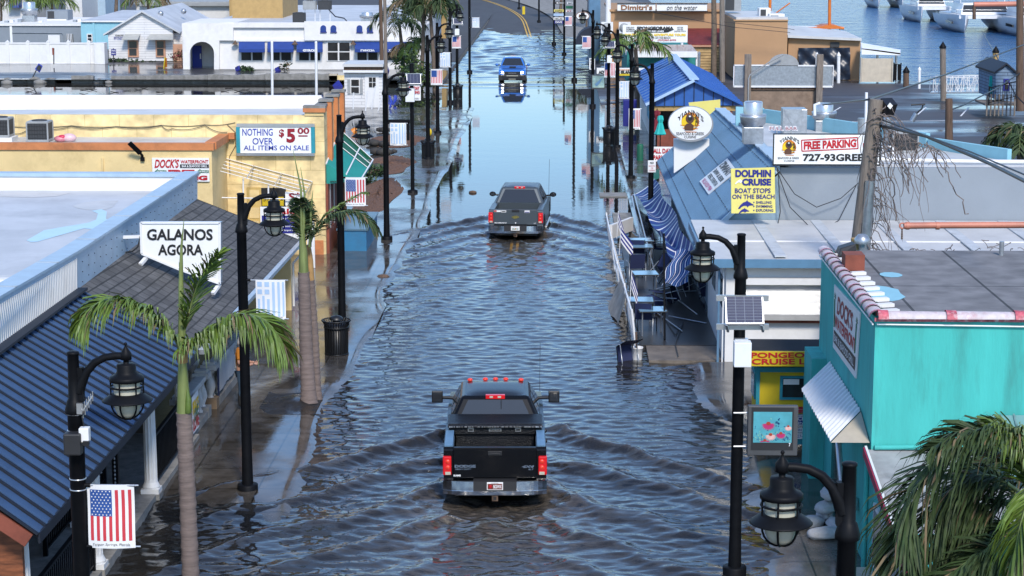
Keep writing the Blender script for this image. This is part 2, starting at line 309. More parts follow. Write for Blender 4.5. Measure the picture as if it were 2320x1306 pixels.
K['siding_white'] = brickmat('white_siding', (.68, .67, .66), (.70, .69, .68), (.42, .42, .43), 40, .2, .016, vec=('x', 'z'), bump=.4, wv=(.93, 1.05))
K['siding_blue'] = brickmat('blue_siding', (.16, .23, .32), (.17, .24, .33), (.07, .10, .15), 40, .2, .025, vec=('x', 'z'), bump=.5)
K['siding_tan'] = brickmat('tan_siding', (.46, .32, .15), (.5, .34, .16), (.18, .11, .05), 40, .22, .03, vec=('x', 'z'), bump=.5)
K['corrug_tan'] = brickmat('tan_corrugated', (.36, .23, .12), (.40, .26, .14), (.12, .07, .03), .14, 40, .05, vec=('y', 'z'), bump=.8, off=0)
K['slate_roof'] = brickmat('roof_felt', (.17, .165, .165), (.19, .185, .185), (.05, .05, .05), 1.75, 40, .03, vec=('x', 'y'), bump=.2, off=0)
# ================================================================== SETTING: ground, water, pavements, lots
mb = MB(); mb.box(-700, 700, -60, 1500, -1.6, -1.5, mat('ground_soil', (.05, .045, .04), .9)); struct(mb, 'ground')
mb = MB(); mb.poly([(-5.35, 15, -.22), (2.75, 15, -.22), (2.75, 215, -.22), (-5.35, 215, -.22)], K['asphalt_dry']); struct(mb, 'road')
mb = MB()
for x in (-1.72, -1.50): mb.box(x-.05, x+.05, 20, 205, -.219, -.215, K['paint_yellow'])
struct(mb, 'road_markings')
rng = np.random.RandomState(4)
def waves(X, Yv, lam0, lam1, n, amp, spread, seed, main=90):
    r = np.random.RandomState(seed); h = np.zeros_like(X)
    for i in range(n):
        lam = lam0*(lam1/lam0)**r.rand(); th = R(main)+R(spread)*r.randn(); k = 2*math.pi/lam
        h += amp*(lam/lam1)**.9*np.sin(k*(X*math.cos(th)+Yv*math.sin(th))+r.rand()*6.28+.6*np.sin(.35*X+.21*Yv+i))
    return h/math.sqrt(n)
def smooth(a, b, x): t = np.clip((x-a)/(b-a), 0, 1); return t*t*(3-2*t)
TRUCKS = [(-1.22, 39.2, 1.0, 1.2), (-1.5, 73.8, .95, 1.7)]
def water_height(X, Yv):
    chop = .05+.85*(1-smooth(62, 80, Yv))+.25*smooth(146, 156, Yv)
    far = smooth(146, 158, Yv)*waves(X, Yv, 1.3, 3.6, 40, .075, 30, 55)
    h = chop*waves(X, Yv, .24, .62, 70, .0145, 34, 7)
    h += chop*.5*waves(X, Yv, 1.2, 2.8, 8, .014, 30, 12)
    h += far
    foam = np.zeros_like(X); clear = np.zeros_like(X)
    for tx, ty, a, kk in TRUCKS:                                    # diverging wake arms behind and beside each truck
        s = np.sqrt((X-tx)**2+.09); wob = .25*np.sin(1.3*X+.6*Yv)+.16*np.sin(2.9*X-1.1*Yv)
        d = (ty+4.3+1.0) - Yv - kk*np.maximum(s-1.0, 0)**.93 + wob      # distance behind the leading crest
        env = smooth(-.35, .25, d)*np.exp(-np.maximum(d, 0)/9.0)*smooth(.85, 1.5, s)*np.exp(-np.maximum(s-1.2, 0)/5.5)
        ph = 2*math.pi*d/2.35
        crest = (np.abs(np.cos(ph/2-.35)))**6
        h *= (1-.2*np.minimum(1, a*env)); h += a*.18*env*(crest-.25)*(1+.35*np.sin(5.1*X+2.3*Yv)*np.sin(3.3*Yv-1.7*X))+a*env*waves(X, Yv, .15, .42, 50, .0165, 60, 33)
        foam = np.maximum(foam, a*.55*env*smooth(.6, .95, crest))
        bx = np.abs(X-tx)
        beh = smooth(0, .6, ty-Yv)*np.exp(-np.maximum(ty-Yv, 0)/6.5)*(1-smooth(.8, 2.4+.15*np.maximum(ty-Yv, 0), bx))
        h += a*beh*.8*(waves(X, Yv, .35, 1.2, 20, .075, 70, 21)+.02*np.cos(3.2*bx))
        h -= a*.17*np.exp(-((Yv-ty+.5)/.9)**2)*np.exp(-(bx/.95)**4)
        foam = np.maximum(foam, .95*a*beh)
        wf = np.exp(-((bx-.9)/.28)**2)*np.exp(-((Yv-ty-.25)/.55)**2); foam = np.maximum(foam, 1.6*wf); h += .17*wf*(1+.5*np.sin(9*X+7*Yv))
        if ty > 60: clear = np.maximum(clear, np.exp(-((X+1.6)/.55)**2)*smooth(0, .8, ty-.8-Yv)*(1-smooth(2.6, 5.2, ty-Yv)))
    b = np.exp(-((Yv-145.5)/1.1)**2)*np.exp(-np.abs(X+3.3)/6); h += .10*b; foam = np.maximum(foam, .8*b)
    h += .03*np.exp(-((Yv-142.8)/.8)**2)
    return h, foam, clear
ys = [18.0]
while ys[-1] < 228: ys.append(ys[-1]+max(.05, .05*(ys[-1]/36)**1.25))
ys = np.array(ys); xs = np.linspace(-10.4, 6.2, 224)
X, Yv = np.meshgrid(xs, ys); Hh, Fm, Cl = water_height(X, Yv)
nv = X.size; me = bpy.data.meshes.new('water'); me.vertices.add(nv)
me.vertices.foreach_set('co', np.stack([X, Yv, Hh], -1).astype(np.float32).ravel())
ny, nx = X.shape; idx = np.arange(nv).reshape(ny, nx)
q = np.stack([idx[:-1, :-1], idx[:-1, 1:], idx[1:, 1:], idx[1:, :-1]], -1).reshape(-1, 4)
me.loops.add(q.size); me.loops.foreach_set('vertex_index', q.ravel().astype(np.int32)); me.polygons.add(len(q))
me.polygons.foreach_set('loop_start', np.arange(0, q.size, 4, dtype=np.int32)); me.polygons.foreach_set('loop_total', np.full(len(q), 4, dtype=np.int32))
me.polygons.foreach_set('use_smooth', np.ones(len(q), dtype=bool)); me.update()
for nme, arr in (('foam', Fm), ('clear', Cl)):
    at = me.attributes.new(nme, 'FLOAT', 'POINT'); at.data.foreach_set('value', arr.astype(np.float32).ravel())
def watermat(name, deep, bump, bscale, stretch, foamc=None, clear=False, rough=.02, bd=.03):
    m = bpy.data.materials.new(name); m.use_nodes = True; t = m.node_tree; b = t.nodes['Principled BSDF']; L = t.links.new
    b.inputs['Base Color'].default_value = (*deep, 1); b.inputs['Roughness'].default_value = rough; b.inputs['IOR'].default_value = 1.42; b.inputs['Specular IOR Level'].default_value = .5
    co = t.nodes.new('ShaderNodeTexCoord'); mp = t.nodes.new('ShaderNodeMapping'); mp.inputs['Scale'].default_value = stretch; L(co.outputs['Object'], mp.inputs[0])
    n = t.nodes.new('ShaderNodeTexNoise'); n.inputs['Scale'].default_value = bscale; n.inputs['Detail'].default_value = 4; n.inputs['Roughness'].default_value = .55; L(mp.outputs[0], n.inputs['Vector'])
    bp = t.nodes.new('ShaderNodeBump'); bp.inputs['Strength'].default_value = bump; bp.inputs['Distance'].default_value = bd
    L(n.outputs['Fac'], bp.inputs['Height']); L(bp.outputs[0], b.inputs['Normal'])
    if clear:
        # ripple strength fades where the water lies still
        sp = t.nodes.new('ShaderNodeSeparateXYZ'); L(co.outputs['Object'], sp.inputs[0])
        r1 = t.nodes.new('ShaderNodeMapRange'); r1.inputs[1].default_value = 58; r1.inputs[2].default_value = 84; r1.inputs[3].default_value = 1; r1.inputs[4].default_value = .03; L(sp.outputs['Y'], r1.inputs[0])
        r2 = t.nodes.new('ShaderNodeMapRange'); r2.inputs[1].default_value = 145; r2.inputs[2].default_value = 155; r2.inputs[3].default_value = 0; r2.inputs[4].default_value = .8; L(sp.outputs['Y'], r2.inputs[0])
        ad = t.nodes.new('ShaderNodeMath'); ad.operation = 'ADD'; L(r1.outputs[0], ad.inputs[0]); L(r2.outputs[0], ad.inputs[1])
        # a gust-ruffled patch
        n2 = t.nodes.new('ShaderNodeTexNoise'); n2.inputs['Scale'].default_value = .11; n2.inputs['Detail'].default_value = 3; L(co.outputs['Object'], n2.inputs['Vector'])
        r3 = t.nodes.new('ShaderNodeMapRange'); r3.inputs[1].default_value = .52; r3.inputs[2].default_value = .66; r3.inputs[3].default_value = 0; r3.inputs[4].default_value = .14; L(n2.outputs['Fac'], r3.inputs[0])
        ad2 = t.nodes.new('ShaderNodeMath'); ad2.operation = 'ADD'; L(ad.outputs[0], ad2.inputs[0]); L(r3.outputs[0], ad2.inputs[1])
        mu = t.nodes.new('ShaderNodeMath'); mu.operation = 'MULTIPLY'; mu.inputs[1].default_value = bump; L(ad2.outputs[0], mu.inputs[0]); L(mu.outputs[0], bp.inputs['Strength'])
        fa = t.nodes.new('ShaderNodeAttribute'); fa.attribute_name = 'foam'
        nf = t.nodes.new('ShaderNodeTexNoise'); nf.inputs['Scale'].default_value = 7; nf.inputs['Detail'].default_value = 6; nf.inputs['Roughness'].default_value = .7; L(mp.outputs[0], nf.inputs['Vector'])
        rf = t.nodes.new('ShaderNodeMapRange'); rf.inputs[1].default_value = .38; rf.inputs[2].default_value = .66; L(nf.outputs['Fac'], rf.inputs[0])
        mf = t.nodes.new('ShaderNodeMath'); mf.operation = 'MULTIPLY'; mf.use_clamp = True; L(fa.outputs['Fac'], mf.inputs[0]); L(rf.outputs[0], mf.inputs[1])
        df = t.nodes.new('ShaderNodeMixRGB'); df.inputs[1].default_value = (*deep, 1); df.inputs[2].default_value = (*foamc, 1); L(mf.outputs[0], df.inputs[0]); L(df.outputs[0], b.inputs['Base Color'])
        rr = t.nodes.new('ShaderNodeMapRange'); rr.inputs[3].default_value = rough; rr.inputs[4].default_value = .32; L(mf.outputs[0], rr.inputs[0]); L(rr.outputs[0], b.inputs['Roughness'])
        ca = t.nodes.new('ShaderNodeAttribute'); ca.attribute_name = 'clear'
        cl = t.nodes.new('ShaderNodeMath'); cl.operation = 'MULTIPLY'; cl.inputs[1].default_value = .75; L(ca.outputs['Fac'], cl.inputs[0])
        tr = t.nodes.new('ShaderNodeBsdfTransparent'); tr.inputs[0].default_value = (.85, .78, .66, 1)
        ms = t.nodes.new('ShaderNodeMixShader'); L(cl.outputs[0], ms.inputs[0]); L(b.outputs[0], ms.inputs[1]); L(tr.outputs[0], ms.inputs[2])
        L(ms.outputs[0], t.nodes['Material Output'].inputs[0])
    return m
K['flood'] = watermat('flood_water', (.020, .019, .018), .38, 3.4, (.55, 1.3, 1), foamc=(.15, .122, .095), clear=True, bd=.034)
me.materials.append(K['flood']); wo = bpy.data.objects.new('flood_water', me); col.objects.link(wo); tag(wo, kind='structure')
K['bayou'] = watermat('bayou_water', (.015, .085, .21), 1.0, .45, (.6, 1.2, 1), rough=.14, bd=1.2)
K['still'] = watermat('still_water', (.03, .028, .026), .12, 1.6, (.4, 1.4, 1), rough=.02, bd=.02)
# left pavement: dry enough beyond 40 m, awash nearer; surface dips below the water at its edge
def pave(name, x0, x1, y0, y1, zf, m, nu=24, nv=90):
    mb = MB(); mb.grid(lambda u, v: (x0+(x1-x0)*u, y0+(y1-y0)*v, zf(x0+(x1-x0)*u, y0+(y1-y0)*v)), nu, nv, m); return struct(mb, name)
def sm(a, b, x): t = max(0, min(1, (x-a)/(b-a))); return t*t*(3-2*t)
def zl(x, y):
    e = -5.3-.2*math.sin(y*.31)-.1*math.sin(y*.83+1)
    z = .055+.012*math.sin(1.3*x+.7*y)
    z -= .12*(1-sm(36.2, 38.8, y+.55*(x+6.2)))
    z -= .16*sm(e-.25, e+.35, x)*(1 if y < 66 else sm(-5.45, -5.25, x))
    return z
pave('pavement_left', -13.5, -5.2, 18, 126, zl, K['sidewalk'], 40, 220)
def zr(x, y):
    e = 3.0+.9*(1-sm(41, 52, y))*1.1+.25*math.sin(y*.9)
    if y < 41: e = 3.7-.5*sm(36, 30, y)
    if 52.5 < y < 71: e = 2.25
    if y > 71: e = 2.9
    return .06-.17*(1-sm(e-.5, e+.7, x)) if y < 71 else .05-.2*(1-sm(2.7, 3.0, x))
pave('pavement_right', 2.1, 9, 18, 128, zr, K['sidewalk'], 30, 200)
mb = MB(); mb.box(2.15, 2.9, 76.5, 79, -.2, .055, K['concrete']); mb.box(1.75, 2.9, 84, 85.2, -.2, .05, K['concrete']); struct(mb, 'kerb')
mb = MB(); mb.poly([(8.6, 60, .03), (60, 60, .03), (60, 128, .03), (34, 140, .03), (26, 149.5, .03), (8.6, 149.5, .03)], K['wet_lot']); struct(mb, 'parking_lot')
mb = MB()
for y, a, b in ((101, 15, 19), (117, 14.5, 25), (109, 14, 18)): mb.bar((a, y, .036), (b, y+1.5, .036), .12, .004, K['white_paint'])
for k in range(5): mb.bar((13.5+2.7*k, 121, .036), (15.2+2.7*k, 127, .036), .1, .004, K['white_paint'])
struct(mb, 'lot_markings')
mb = MB(); mb.poly([(12, 149, -.25), (27, 149, -.25), (70, 116, -.25), (300, 116, -.25), (300, 900, -.25), (2, 900, -.25), (12, 200, -.25)], K['bayou']); struct(mb, 'bayou_water')
mb = MB(); mb.poly([(-70, 120, -.03), (-9.5, 120, -.03), (-9.5, 146.4, -.03), (-70, 146.4, -.03)], K['still']); struct(mb, 'flooded_lot')
mb = MB(); mb.poly([(-90, 146, .25), (-8.5, 146, .25), (-8.5, 172, .3), (-90, 172, .3)], K['wet_road']); mb.box(-8.7, -8.5, 146, 420, -1.4, .24, K['concrete']); struct(mb, 'side_road')
mb = MB(); mb.poly([(-90, 165.5, .31), (-8.5, 165.5, .31), (-8.5, 420, .6), (-90, 420, .6)], K['asphalt_dry']); struct(mb, 'town_ground')
mb = MB(); mb.poly([(2.7, 128, .02), (14, 149, .02), (14, 420, .02), (2.7, 420, .02)], K['wet_lot']); mb.box(2.72, 3.0, 128, 420, -1.4, .015, K['concrete']); struct(mb, 'quay')
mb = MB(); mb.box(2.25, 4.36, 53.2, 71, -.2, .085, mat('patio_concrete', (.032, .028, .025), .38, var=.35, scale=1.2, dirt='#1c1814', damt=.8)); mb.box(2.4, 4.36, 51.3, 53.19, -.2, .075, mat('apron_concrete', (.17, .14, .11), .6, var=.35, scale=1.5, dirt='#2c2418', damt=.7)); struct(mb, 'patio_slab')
# the street climbs out of the flood and bends away to the left
P = []
for i in range(40):
    a = i/39; Yc = 196+a*150; xc = -2.6-5.5*a-32*max(0, a-.25)**2; z = -.10+.0105*(Yc-203) if Yc > 203 else -.12; P.append((xc, Yc, z))
def road_strip(x0, x1, dz, m, name):
    mb = MB(); vs = []
    n = 12
    for xc, Yc, z in P:
        for k in range(n+1): x = x0+(x1-x0)*k/n; vs.append((xc+x, Yc, z+dz-.004*max(-9, min(9, x-.3))**2*(x < 8)+.025*math.sin(x*.9+Yc*.3)*(dz == 0)))
    mb.add(vs, [(i*(n+1)+k, i*(n+1)+k+1, (i+1)*(n+1)+k+1, (i+1)*(n+1)+k) for i in range(len(P)-1) for k in range(n)], m, True); return mb
struct(road_strip(-7, 3.6, 0, K['asphalt_dry'], ''), 'far_road')
mb = road_strip(-.25, -.1, .035, K['paint_yellow'], ''); m2 = road_strip(.08, .23, .035, K['paint_yellow'], ''); mb.add(m2.v, m2.f, K['paint_yellow'])
m2 = road_strip(3.3, 3.6, .04, K['white_paint'], ''); struct(mb, 'far_road_markings')
mb = road_strip(3.6, 20, .14, K['concrete'], ''); struct(mb, 'far_pavement')
# ================================================================== LEFT SIDE OF THE STREET
def V(*a): return Vector(a)
def lerp(a, b, t): return Vector(a)+(Vector(b)-Vector(a))*t
# ---- porch shop under the blue metal roof
E0, E1, U1, U0 = V(-7.7, 28.22, 2.45), V(-7.7, 41.44, 2.39), V(-10.23, 41.44, 3.7), V(-9.85, 28.22, 4.05)
A = thing('porch_shop', 'shop with a dark blue ribbed metal roof, white columns and a plywood end wall', 'shop', (-9.2, 35, 0))
mb = MB(); dn = V(0, 0, -.06)
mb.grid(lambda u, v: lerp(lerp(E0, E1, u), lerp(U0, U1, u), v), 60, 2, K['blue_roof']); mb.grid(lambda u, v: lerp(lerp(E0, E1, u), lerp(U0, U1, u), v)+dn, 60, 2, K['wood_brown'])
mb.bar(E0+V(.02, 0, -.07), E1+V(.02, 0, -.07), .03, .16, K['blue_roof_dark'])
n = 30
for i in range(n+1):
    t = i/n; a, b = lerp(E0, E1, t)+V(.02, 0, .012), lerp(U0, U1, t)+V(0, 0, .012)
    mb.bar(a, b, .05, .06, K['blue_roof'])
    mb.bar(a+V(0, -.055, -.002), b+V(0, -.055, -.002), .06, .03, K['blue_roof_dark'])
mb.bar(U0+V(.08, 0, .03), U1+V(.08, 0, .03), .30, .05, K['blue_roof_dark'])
mb.build('roof', A)
mb = MB(); mb.box(-12, -8.05, 28.6, 28.72, -.1, 2.62, K['plywood']); mb.build('end_wall', A)
mb = MB(); mb.bar((-10.2, 28.2, 4.02), (-7.82, 28.2, 2.36), .1, .22, K['wood_red'], up=(0, 0, 1)); mb.build('rake_board', A)
mb = MB(); mb.box(-10.0, -9.85, 28.75, 46.2, 0, 3.2, K['corrug_tan']); mb.build('wall', A)
mb = MB(); mb.box(-10.04, -8.0, 28.75, 43, -.1, .16, K['concrete']); mb.build('porch_floor', A)
mb = MB(); mb.bar((-8.12, 28.8, 2.44), (-8.12, 41.3, 2.4), .14, .2, K['white_paint']); mb.build('beam', A)
def column(root, x, y, z0, z1, r=.13):
    mb = MB(); mb.box(x-.2, x+.2, y-.2, y+.2, z0-.12, z0, K['concrete']); mb.box(x-.18, x+.18, y-.18, y+.18, z0, z0+.09, K['white_paint'])
    n = 24; vs = []
    prof = [(1.3, .09), (1.35, .13), (1.15, .18), (1.02, .22), (1, .3), (.98, (z1-z0)*.5), (.88, z1-z0-.15), (1.05, z1-z0-.1), (1.2, z1-z0-.05), (1.2, z1-z0)]
    for rr, z in prof:
        for k in range(n):
            q = r*rr*(1-.09*(k % 2)*(.25 < z < z1-z0-.12)); vs.append((x+q*math.cos(6.2832*k/n), y+q*math.sin(6.2832*k/n), z0+z))
    mb.add(vs, [(i*n+k, i*n+(k+1) % n, (i+1)*n+(k+1) % n, (i+1)*n+k) for i in range(len(prof)-1) for k in range(n)], K['white_paint'])
    return mb.build('column', root)
for x, y in ((-8.16, 28.95), (-8.15, 33.6), (-8.13, 38.35), (-8.18, 41.9)): column(A, x, y, .16, 2.42)
column(A, -9.0, 36.1, .16, 2.75)
mb = MB(); mb.add([(-8.2, 30.4, 2.22), (-8.2, 31.5, 2.22), (-8.2, 31.5, 1.78), (-8.2, 30.4, 1.78)], [(0, 1, 2, 3)], K['sign_white']); mb.box(-8.24, -8.205, 30.4, 31.5, 1.78, 2.22, K['sign_white']); mb.build('hanging_sign', A)
mb = MB(); mb.prism([(-8.1, 39.9, 2.3), (-8.1, 40.6, 2.3), (-8.1, 40.6, 1.85)], (-.05, 0, 0), K['white_paint']); mb.build('bracket', A)
def railing(name, label, a, b, h=1.05):
    a, b = Vector(a), Vector(b); t = thing(name, label, 'railing', a)
    mb = MB(); mb.bar(a+V(0, 0, h), b+V(0, 0, h), .07, .05, K['black_paint']); mb.bar(a+V(0, 0, .12), b+V(0, 0, .12), .05, .04, K['black_paint']); mb.build('rail', t)
    L = (b-a).length; n = int(L/.13); mb = MB()
    for i in range(1, n): p = lerp(a, b, i/n); mb.bar(p+V(0, 0, .12), p+V(0, 0, h), .022, .022, K['black_paint'])
    mb.build('balusters', t)
    for p in (a, b): mb = MB(); mb.cbox(p+V(0, 0, h/2+.03), .08, .08, h+.06, K['black_paint']); mb.cbox(p+V(0, 0, h+.08), .1, .1, .04, K['black_paint']); mb.build('post', t)
railing('porch_railing', 'black metal porch railing between the farther white columns', (-8.13, 38.6, .16), (-8.15, 41.75, .16))
railing('porch_railing', 'black metal porch railing below the hanging American flag banner', (-8.14, 29.2, .16), (-8.15, 33.4, .16))
railing('porch_railing', 'black metal porch railing set back inside the dark porch', (-9.2, 34.2, .16), (-9.2, 38.9, .16))
t = thing('chain_post', 'black post with a hanging chain at the porch gap', 'post', (-8.5, 36.9, .16))
mb = MB(); mb.box(-8.56, -8.44, 36.84, 36.96, .16, 1.6, K['black_paint']); mb.build('post', t)
mb = MB()
for k in range(15):
    a = k/14; mb.ball((-8.55-.55*a, 36.85-.4*a, 1.5-.75*a-.4*math.sin(a*3.14)*.6), .022, K['galvanised'], 6, (1.6, 1, 1))
for k in range(14): mb.ball((-8.5, 36.82, 1.5-.08*k), .02, K['galvanised'], 6, (1, 1, 1.6))
mb.build('chain', t)
solo(MB().ball((-8.62, 26.7, 1.25), .23, mat('balloon', (.12, .42, .55), .2, var=0), 20), 'balloon', 'pale blue round ball low beside the plywood wall', 'ball')
# ---- shingled shop with the white roof sign
F1, W1 = V(-7.72, 58.4, 2.12), V(-10.77, 58.4, 3.36)
B = thing('shingle_shop', 'shop under a sloping dark grey shingle roof', 'shop', (-9.2, 50, 0))
mb = MB(); e = V(-7.7, 41.5, 2.4); u = V(-10.23, 41.5, 3.71)
mb.hexa([e+dn, F1+dn, W1+dn, u+dn], [e, F1, W1, u], K['shingle']); mb.build('roof', B)
mb = MB(); mb.bar(e+V(.07, 0, -.05), F1+V(.07, 0, -.05), .13, .1, K['aluminium']); mb.tube([F1+V(.07, .05, -.05), F1+V(.07, .05, -.4), F1+V(-.2, .05, -.7), F1+V(-.2, .05, -2)], .04, K['white_paint'], 6); mb.build('gutter', B)
mb = MB(); mb.box(-10.3, -9.9, 46.2, 58.2, 0, 2.8, K['yellow_wall']); mb.box(-9.8, -7.95, 58.15, 58.3, -.1, 2.05, K['yellow_wall']); mb.build('wall', B)
mb = MB(); mb.add([V(-10.9, 58.42, 3.42), V(-7.7, 58.42, 2.14), V(-7.7, 58.5, 2.08), V(-10.9, 58.5, 3.36)], [(0, 1, 2, 3)], K['white_paint']); mb.build('rake', B)
# ---- flat white roof behind the parapet
C = thing('flat_roof_building', 'low building with a puddled pale flat roof behind a light blue metal parapet', 'building', (-16, 50, 0))
pt = [V(-9.92, 28, 4.95), V(-10.2, 41.44, 4.5), V(-10.72, 58.55, 4.1)]; pb = [U0+V(0, 0, -.2), U1+V(0, 0, -.2), W1+V(.02, .15, -.2)]
mb = MB()
for i in (0, 1):
    a, b = pb[i], pb[i+1]; c, d = pt[i+1], pt[i]; o = V(-.3, 0, 0)
    mb.hexa([a, b, b+o, a+o], [d, c, c+o, d+o], K['pale_blue_metal'])
mb.build('parapet', C)
mb = MB(); N = 90
for i in range(N):
    q = i/N; a = lerp(pb[0], pb[1], q); d = lerp(pt[0], pt[1], q); mb.bar(a+V(.012, 0, 0), d+V(.012, 0, -.1), .05, .03, K['white_paint'], up=(1, 0, 0))
mb.build('ribbed_cladding', C)
mb = MB()
for i in range(26):
    for j in range(3):
        q = .03+.95*i/25; p = lerp(lerp(pb[1], pb[2], q), lerp(pt[1], pt[2], q), .3+.22*j+.05*(i % 2)); mb.ball(p+V(.006, 0, 0), .014, K['hvac_dark'], 6)
mb.build('rivets', C)
mb = MB()
for i in (0, 1):
    a, b = pt[i], pt[i+1]; o = V(-.38, 0, .02)
    mb.hexa([a+V(.05, 0, .005), b+V(.05, 0, .005), b+o, a+o], [a+V(.05, 0, .06), b+V(.05, 0, .06), b+o+V(0, 0, .05), a+o+V(0, 0, .05)], K['pale_blue_metal'])
for q in (.1, .35, .6, .85):
    p = lerp(pt[1], pt[2], q); mb.cbox(p+V(-.15, 0, .075), .44, .06, .02, K['aluminium'])
    p = lerp(pt[0], pt[1], q); mb.cbox(p+V(-.15, 0, .075), .44, .06, .02, K['aluminium'])
mb.build('coping', C)
mb = MB(); mb.box(-40, -10.9, 22, 58.7, 0, 3.6, K['pale_roof']); mb.build('roof', C)
mb = MB(); mb.box(-40, -11.0, 58.35, 58.6, 3.6, 4.02, K['white_stucco']); mb.box(-40, -10.7, 58.3, 58.75, 4.02, 4.12, K['pale_blue_metal']); mb.build('kerb_wall', C); mb = MB(); mb.box(-40, -11.6, 42.2, 42.5, 3.58, 3.78, K['white_stucco']); mb.build('kerb_wall', C)
def patch(pts, m, z): L = [G(x, y, z) for x, y in pts]; return L
mb = MB(); mb.poly(patch([(60, 545), (100, 522), (140, 515), (200, 505), (218, 498), (222, 484), (208, 478), (230, 474), (242, 480), (240, 497), (268, 500), (240, 518), (215, 520), (190, 518), (120, 538), (85, 548), (70, 549)], 0, 3.607), K['water_patch'])
mb.poly(patch([(95, 605), (110, 590), (135, 570), (165, 566), (150, 580), (120, 600)], 0, 3.607), K['water_patch']); mb.build('puddle', C)
mb = MB(); mb.poly(patch([(165, 467), (190, 459), (230, 455), (268, 455), (255, 470), (240, 475), (200, 476), (175, 472)], 0, 3.606), K['white_roof'])
mb.poly(patch([(0, 437), (60, 436), (160, 437), (130, 445), (70, 448), (0, 446)], 0, 3.606), K['white_roof']); mb.poly(patch([(0, 624), (70, 624), (46, 640), (0, 645)], 0, 3.606), K['white_roof']); mb.build('coating', C)
# ---- white board sign on the shingles
S = thing('roof_sign', 'white shield shaped board lettered GALANOS AGORA standing on the shingles', 'sign', (-10, 51, 2.6))
Ys = 46.7; mb = MB()
loop = [(319, 505), (498, 505), (498, 643), (404, 610), (321, 575)]
mb.prism([YP(x, y, Ys) for x, y in loop], (.02, .24, 0), K['aluminium'], K['sign_white']); mb.build('board', S)
mb = MB(); L = [YP(x, y, Ys-.01) for x, y in loop]
for i in range(5): mb.bar(L[i], L[(i+1) % 5], .05, .04, K['white_metal'], up=(0, 1, 0))
mb.build('frame', S)
mb = MB(); mb.ytext('GALANOS', Ys-.01, 333, 519, 482, 545, K['text_black'], .03); mb.ytext('AGORA', Ys-.01, 358, 554, 460, 579, K['text_black'], .03); mb.build('lettering', S)
for a, b in (((335, 580), (318, 600)), ((497, 645), (482, 666)), ((322, 536), (270, 538))):
    mb = MB(); mb.bar(YP(*a, Ys+.1), YP(*b, Ys-.2 if a[1] > 540 else Ys), .09, .07, K['white_metal']); mb.build('bracket', S)
mb = MB(); mb.tube([YP(318, 536, Ys), YP(312, 560, Ys), YP(300, 570, Ys+.1), YP(283, 572, Ys+.3)], .018, K['hvac_dark'], 6); mb.build('cable', S)
# ---- yellow discount store
D = thing('yellow_store', 'yellow masonry store with orange pilasters and a flat white roof', 'store', (-14, 70, 0))
Yf, Yt, xr = 65.47, 68.45, -8.1
mb = MB(); mb.box(-40, -11.5, Yf, Yt, 0, 4.02, K['yellow_wall']); mb.box(-40, xr, Yt, Yt+.25, 0, 4.9, K['block_yellow']); mb.box(-8.5, xr, Yt+.25, 74.6, 0, 4.9, K['block_yellow']); mb.build('wall', D)
mb = MB(); mb.box(-40, -11.42, Yf-.06, Yf+.25, 4.02, 4.25, K['orange_trim']); mb.box(-11.75, -11.38, Yf+.25, Yt-.05, 4.02, 4.27, K['orange_trim']); mb.box(-11.42, -11.18, Yt-.22, Yt-.004, 4.1, 4.3, K['orange_trim']); mb.build('cornice', D)
mb = MB(); mb.box(-40, -11.76, Yf+.26, Yt-.01, 4.02, 4.14, K['white_roof']); mb.hexa([(-40, Yt+.25, 4.4), (-8.5, Yt+.25, 4.4), (-8.5, 74.4, 4.2), (-40, 74.4, 4.2)], [(-40, Yt+.25, 4.905), (-8.5, Yt+.25, 4.905), (-8.5, 74.4, 4.62), (-40, 74.4, 4.42)], K['white_roof']); mb.build('roof', D)
mb = MB(); a = YP(690, 240, Yt); mb.box(a.x, xr, Yt-.05, Yt+.3, 4.9, 5.14, K['yellow_wall']); mb.box(a.x-.05, xr+.06, Yt-.12, Yt+.36, 5.02, 5.16, K['orange_trim'])
mb.box(a.x-.05, xr+.06, Yt-.1, Yt+.36, 5.16, 5.24, K['concrete']); mb.box(-8.4, xr, Yt+.4, 74.5, 4.9, 5.18, K['yellow_wall']); mb.box(-8.46, xr+.03, Yt+.4, 74.5, 5.18, 5.25, K['concrete'])
mb.hexa([(-40, 74.25, 4.3), (-8.5, 74.25, 4.3), (-8.5, 74.55, 4.3), (-40, 74.55, 4.3)], [(-40, 74.3, 5.08), (-8.9, 74.3, 5.1), (-8.9, 74.5, 5.1), (-40, 74.5, 5.08)], K['white_stucco']); mb.build('parapet', D)
for y in (69.6, 71.6, 73.6):
    mb = MB(); mb.box(xr+.002, xr+.16, y-.22, y+.22, 3.05 if y < 73 else 0, 5.3, K['orange_trim']); mb.box(xr-.3, xr+.2, y-.26, y+.26, 5.3, 5.38, K['concrete']); mb.build('pilaster', D)
mb = MB(); mb.box(xr+.002, xr+.1, 68.6, 74.5, 0, .9, K['wood_red']); mb.box(xr+.002, xr+.08, 68.6, 73.5, .95, 2.5, K['wood_red']); mb.build('shopfront', D)
for y in (69.0, 70.2, 71.6): mb = MB(); mb.box(xr+.085, xr+.12, y, y+.08, .9, 2.5, K['aluminium']); mb.build('mullion', D)
mb = MB(); mb.yrect(Yt, 700, 545, 733, 582, K['orange_trim'], .03, .002); mb.build('plinth', D)
mb = MB(); mb.yrect(Yt, 562, 425, 592, 530, mat('yellow_door', (.6, .42, .14), .6), .06, .002)
for y in (430, 470, 500): mb.yrect(Yt, 566, y, 588, y+24, K['yellow_wall'], .015, .065)
mb.build('door', D)
mb = MB(); mb.yrect(Yt, 592, 426, 648, 468, K['window_dark'], .05, .002); mb.build('window', D)
mb = MB()
for x, y0, y1 in ((498, 470, 530), (500, 400, 420)): mb.yrect(Yt, x, y0, x+14, y1, K['vinyl'], .05, .002)
mb.build('side_door', D)
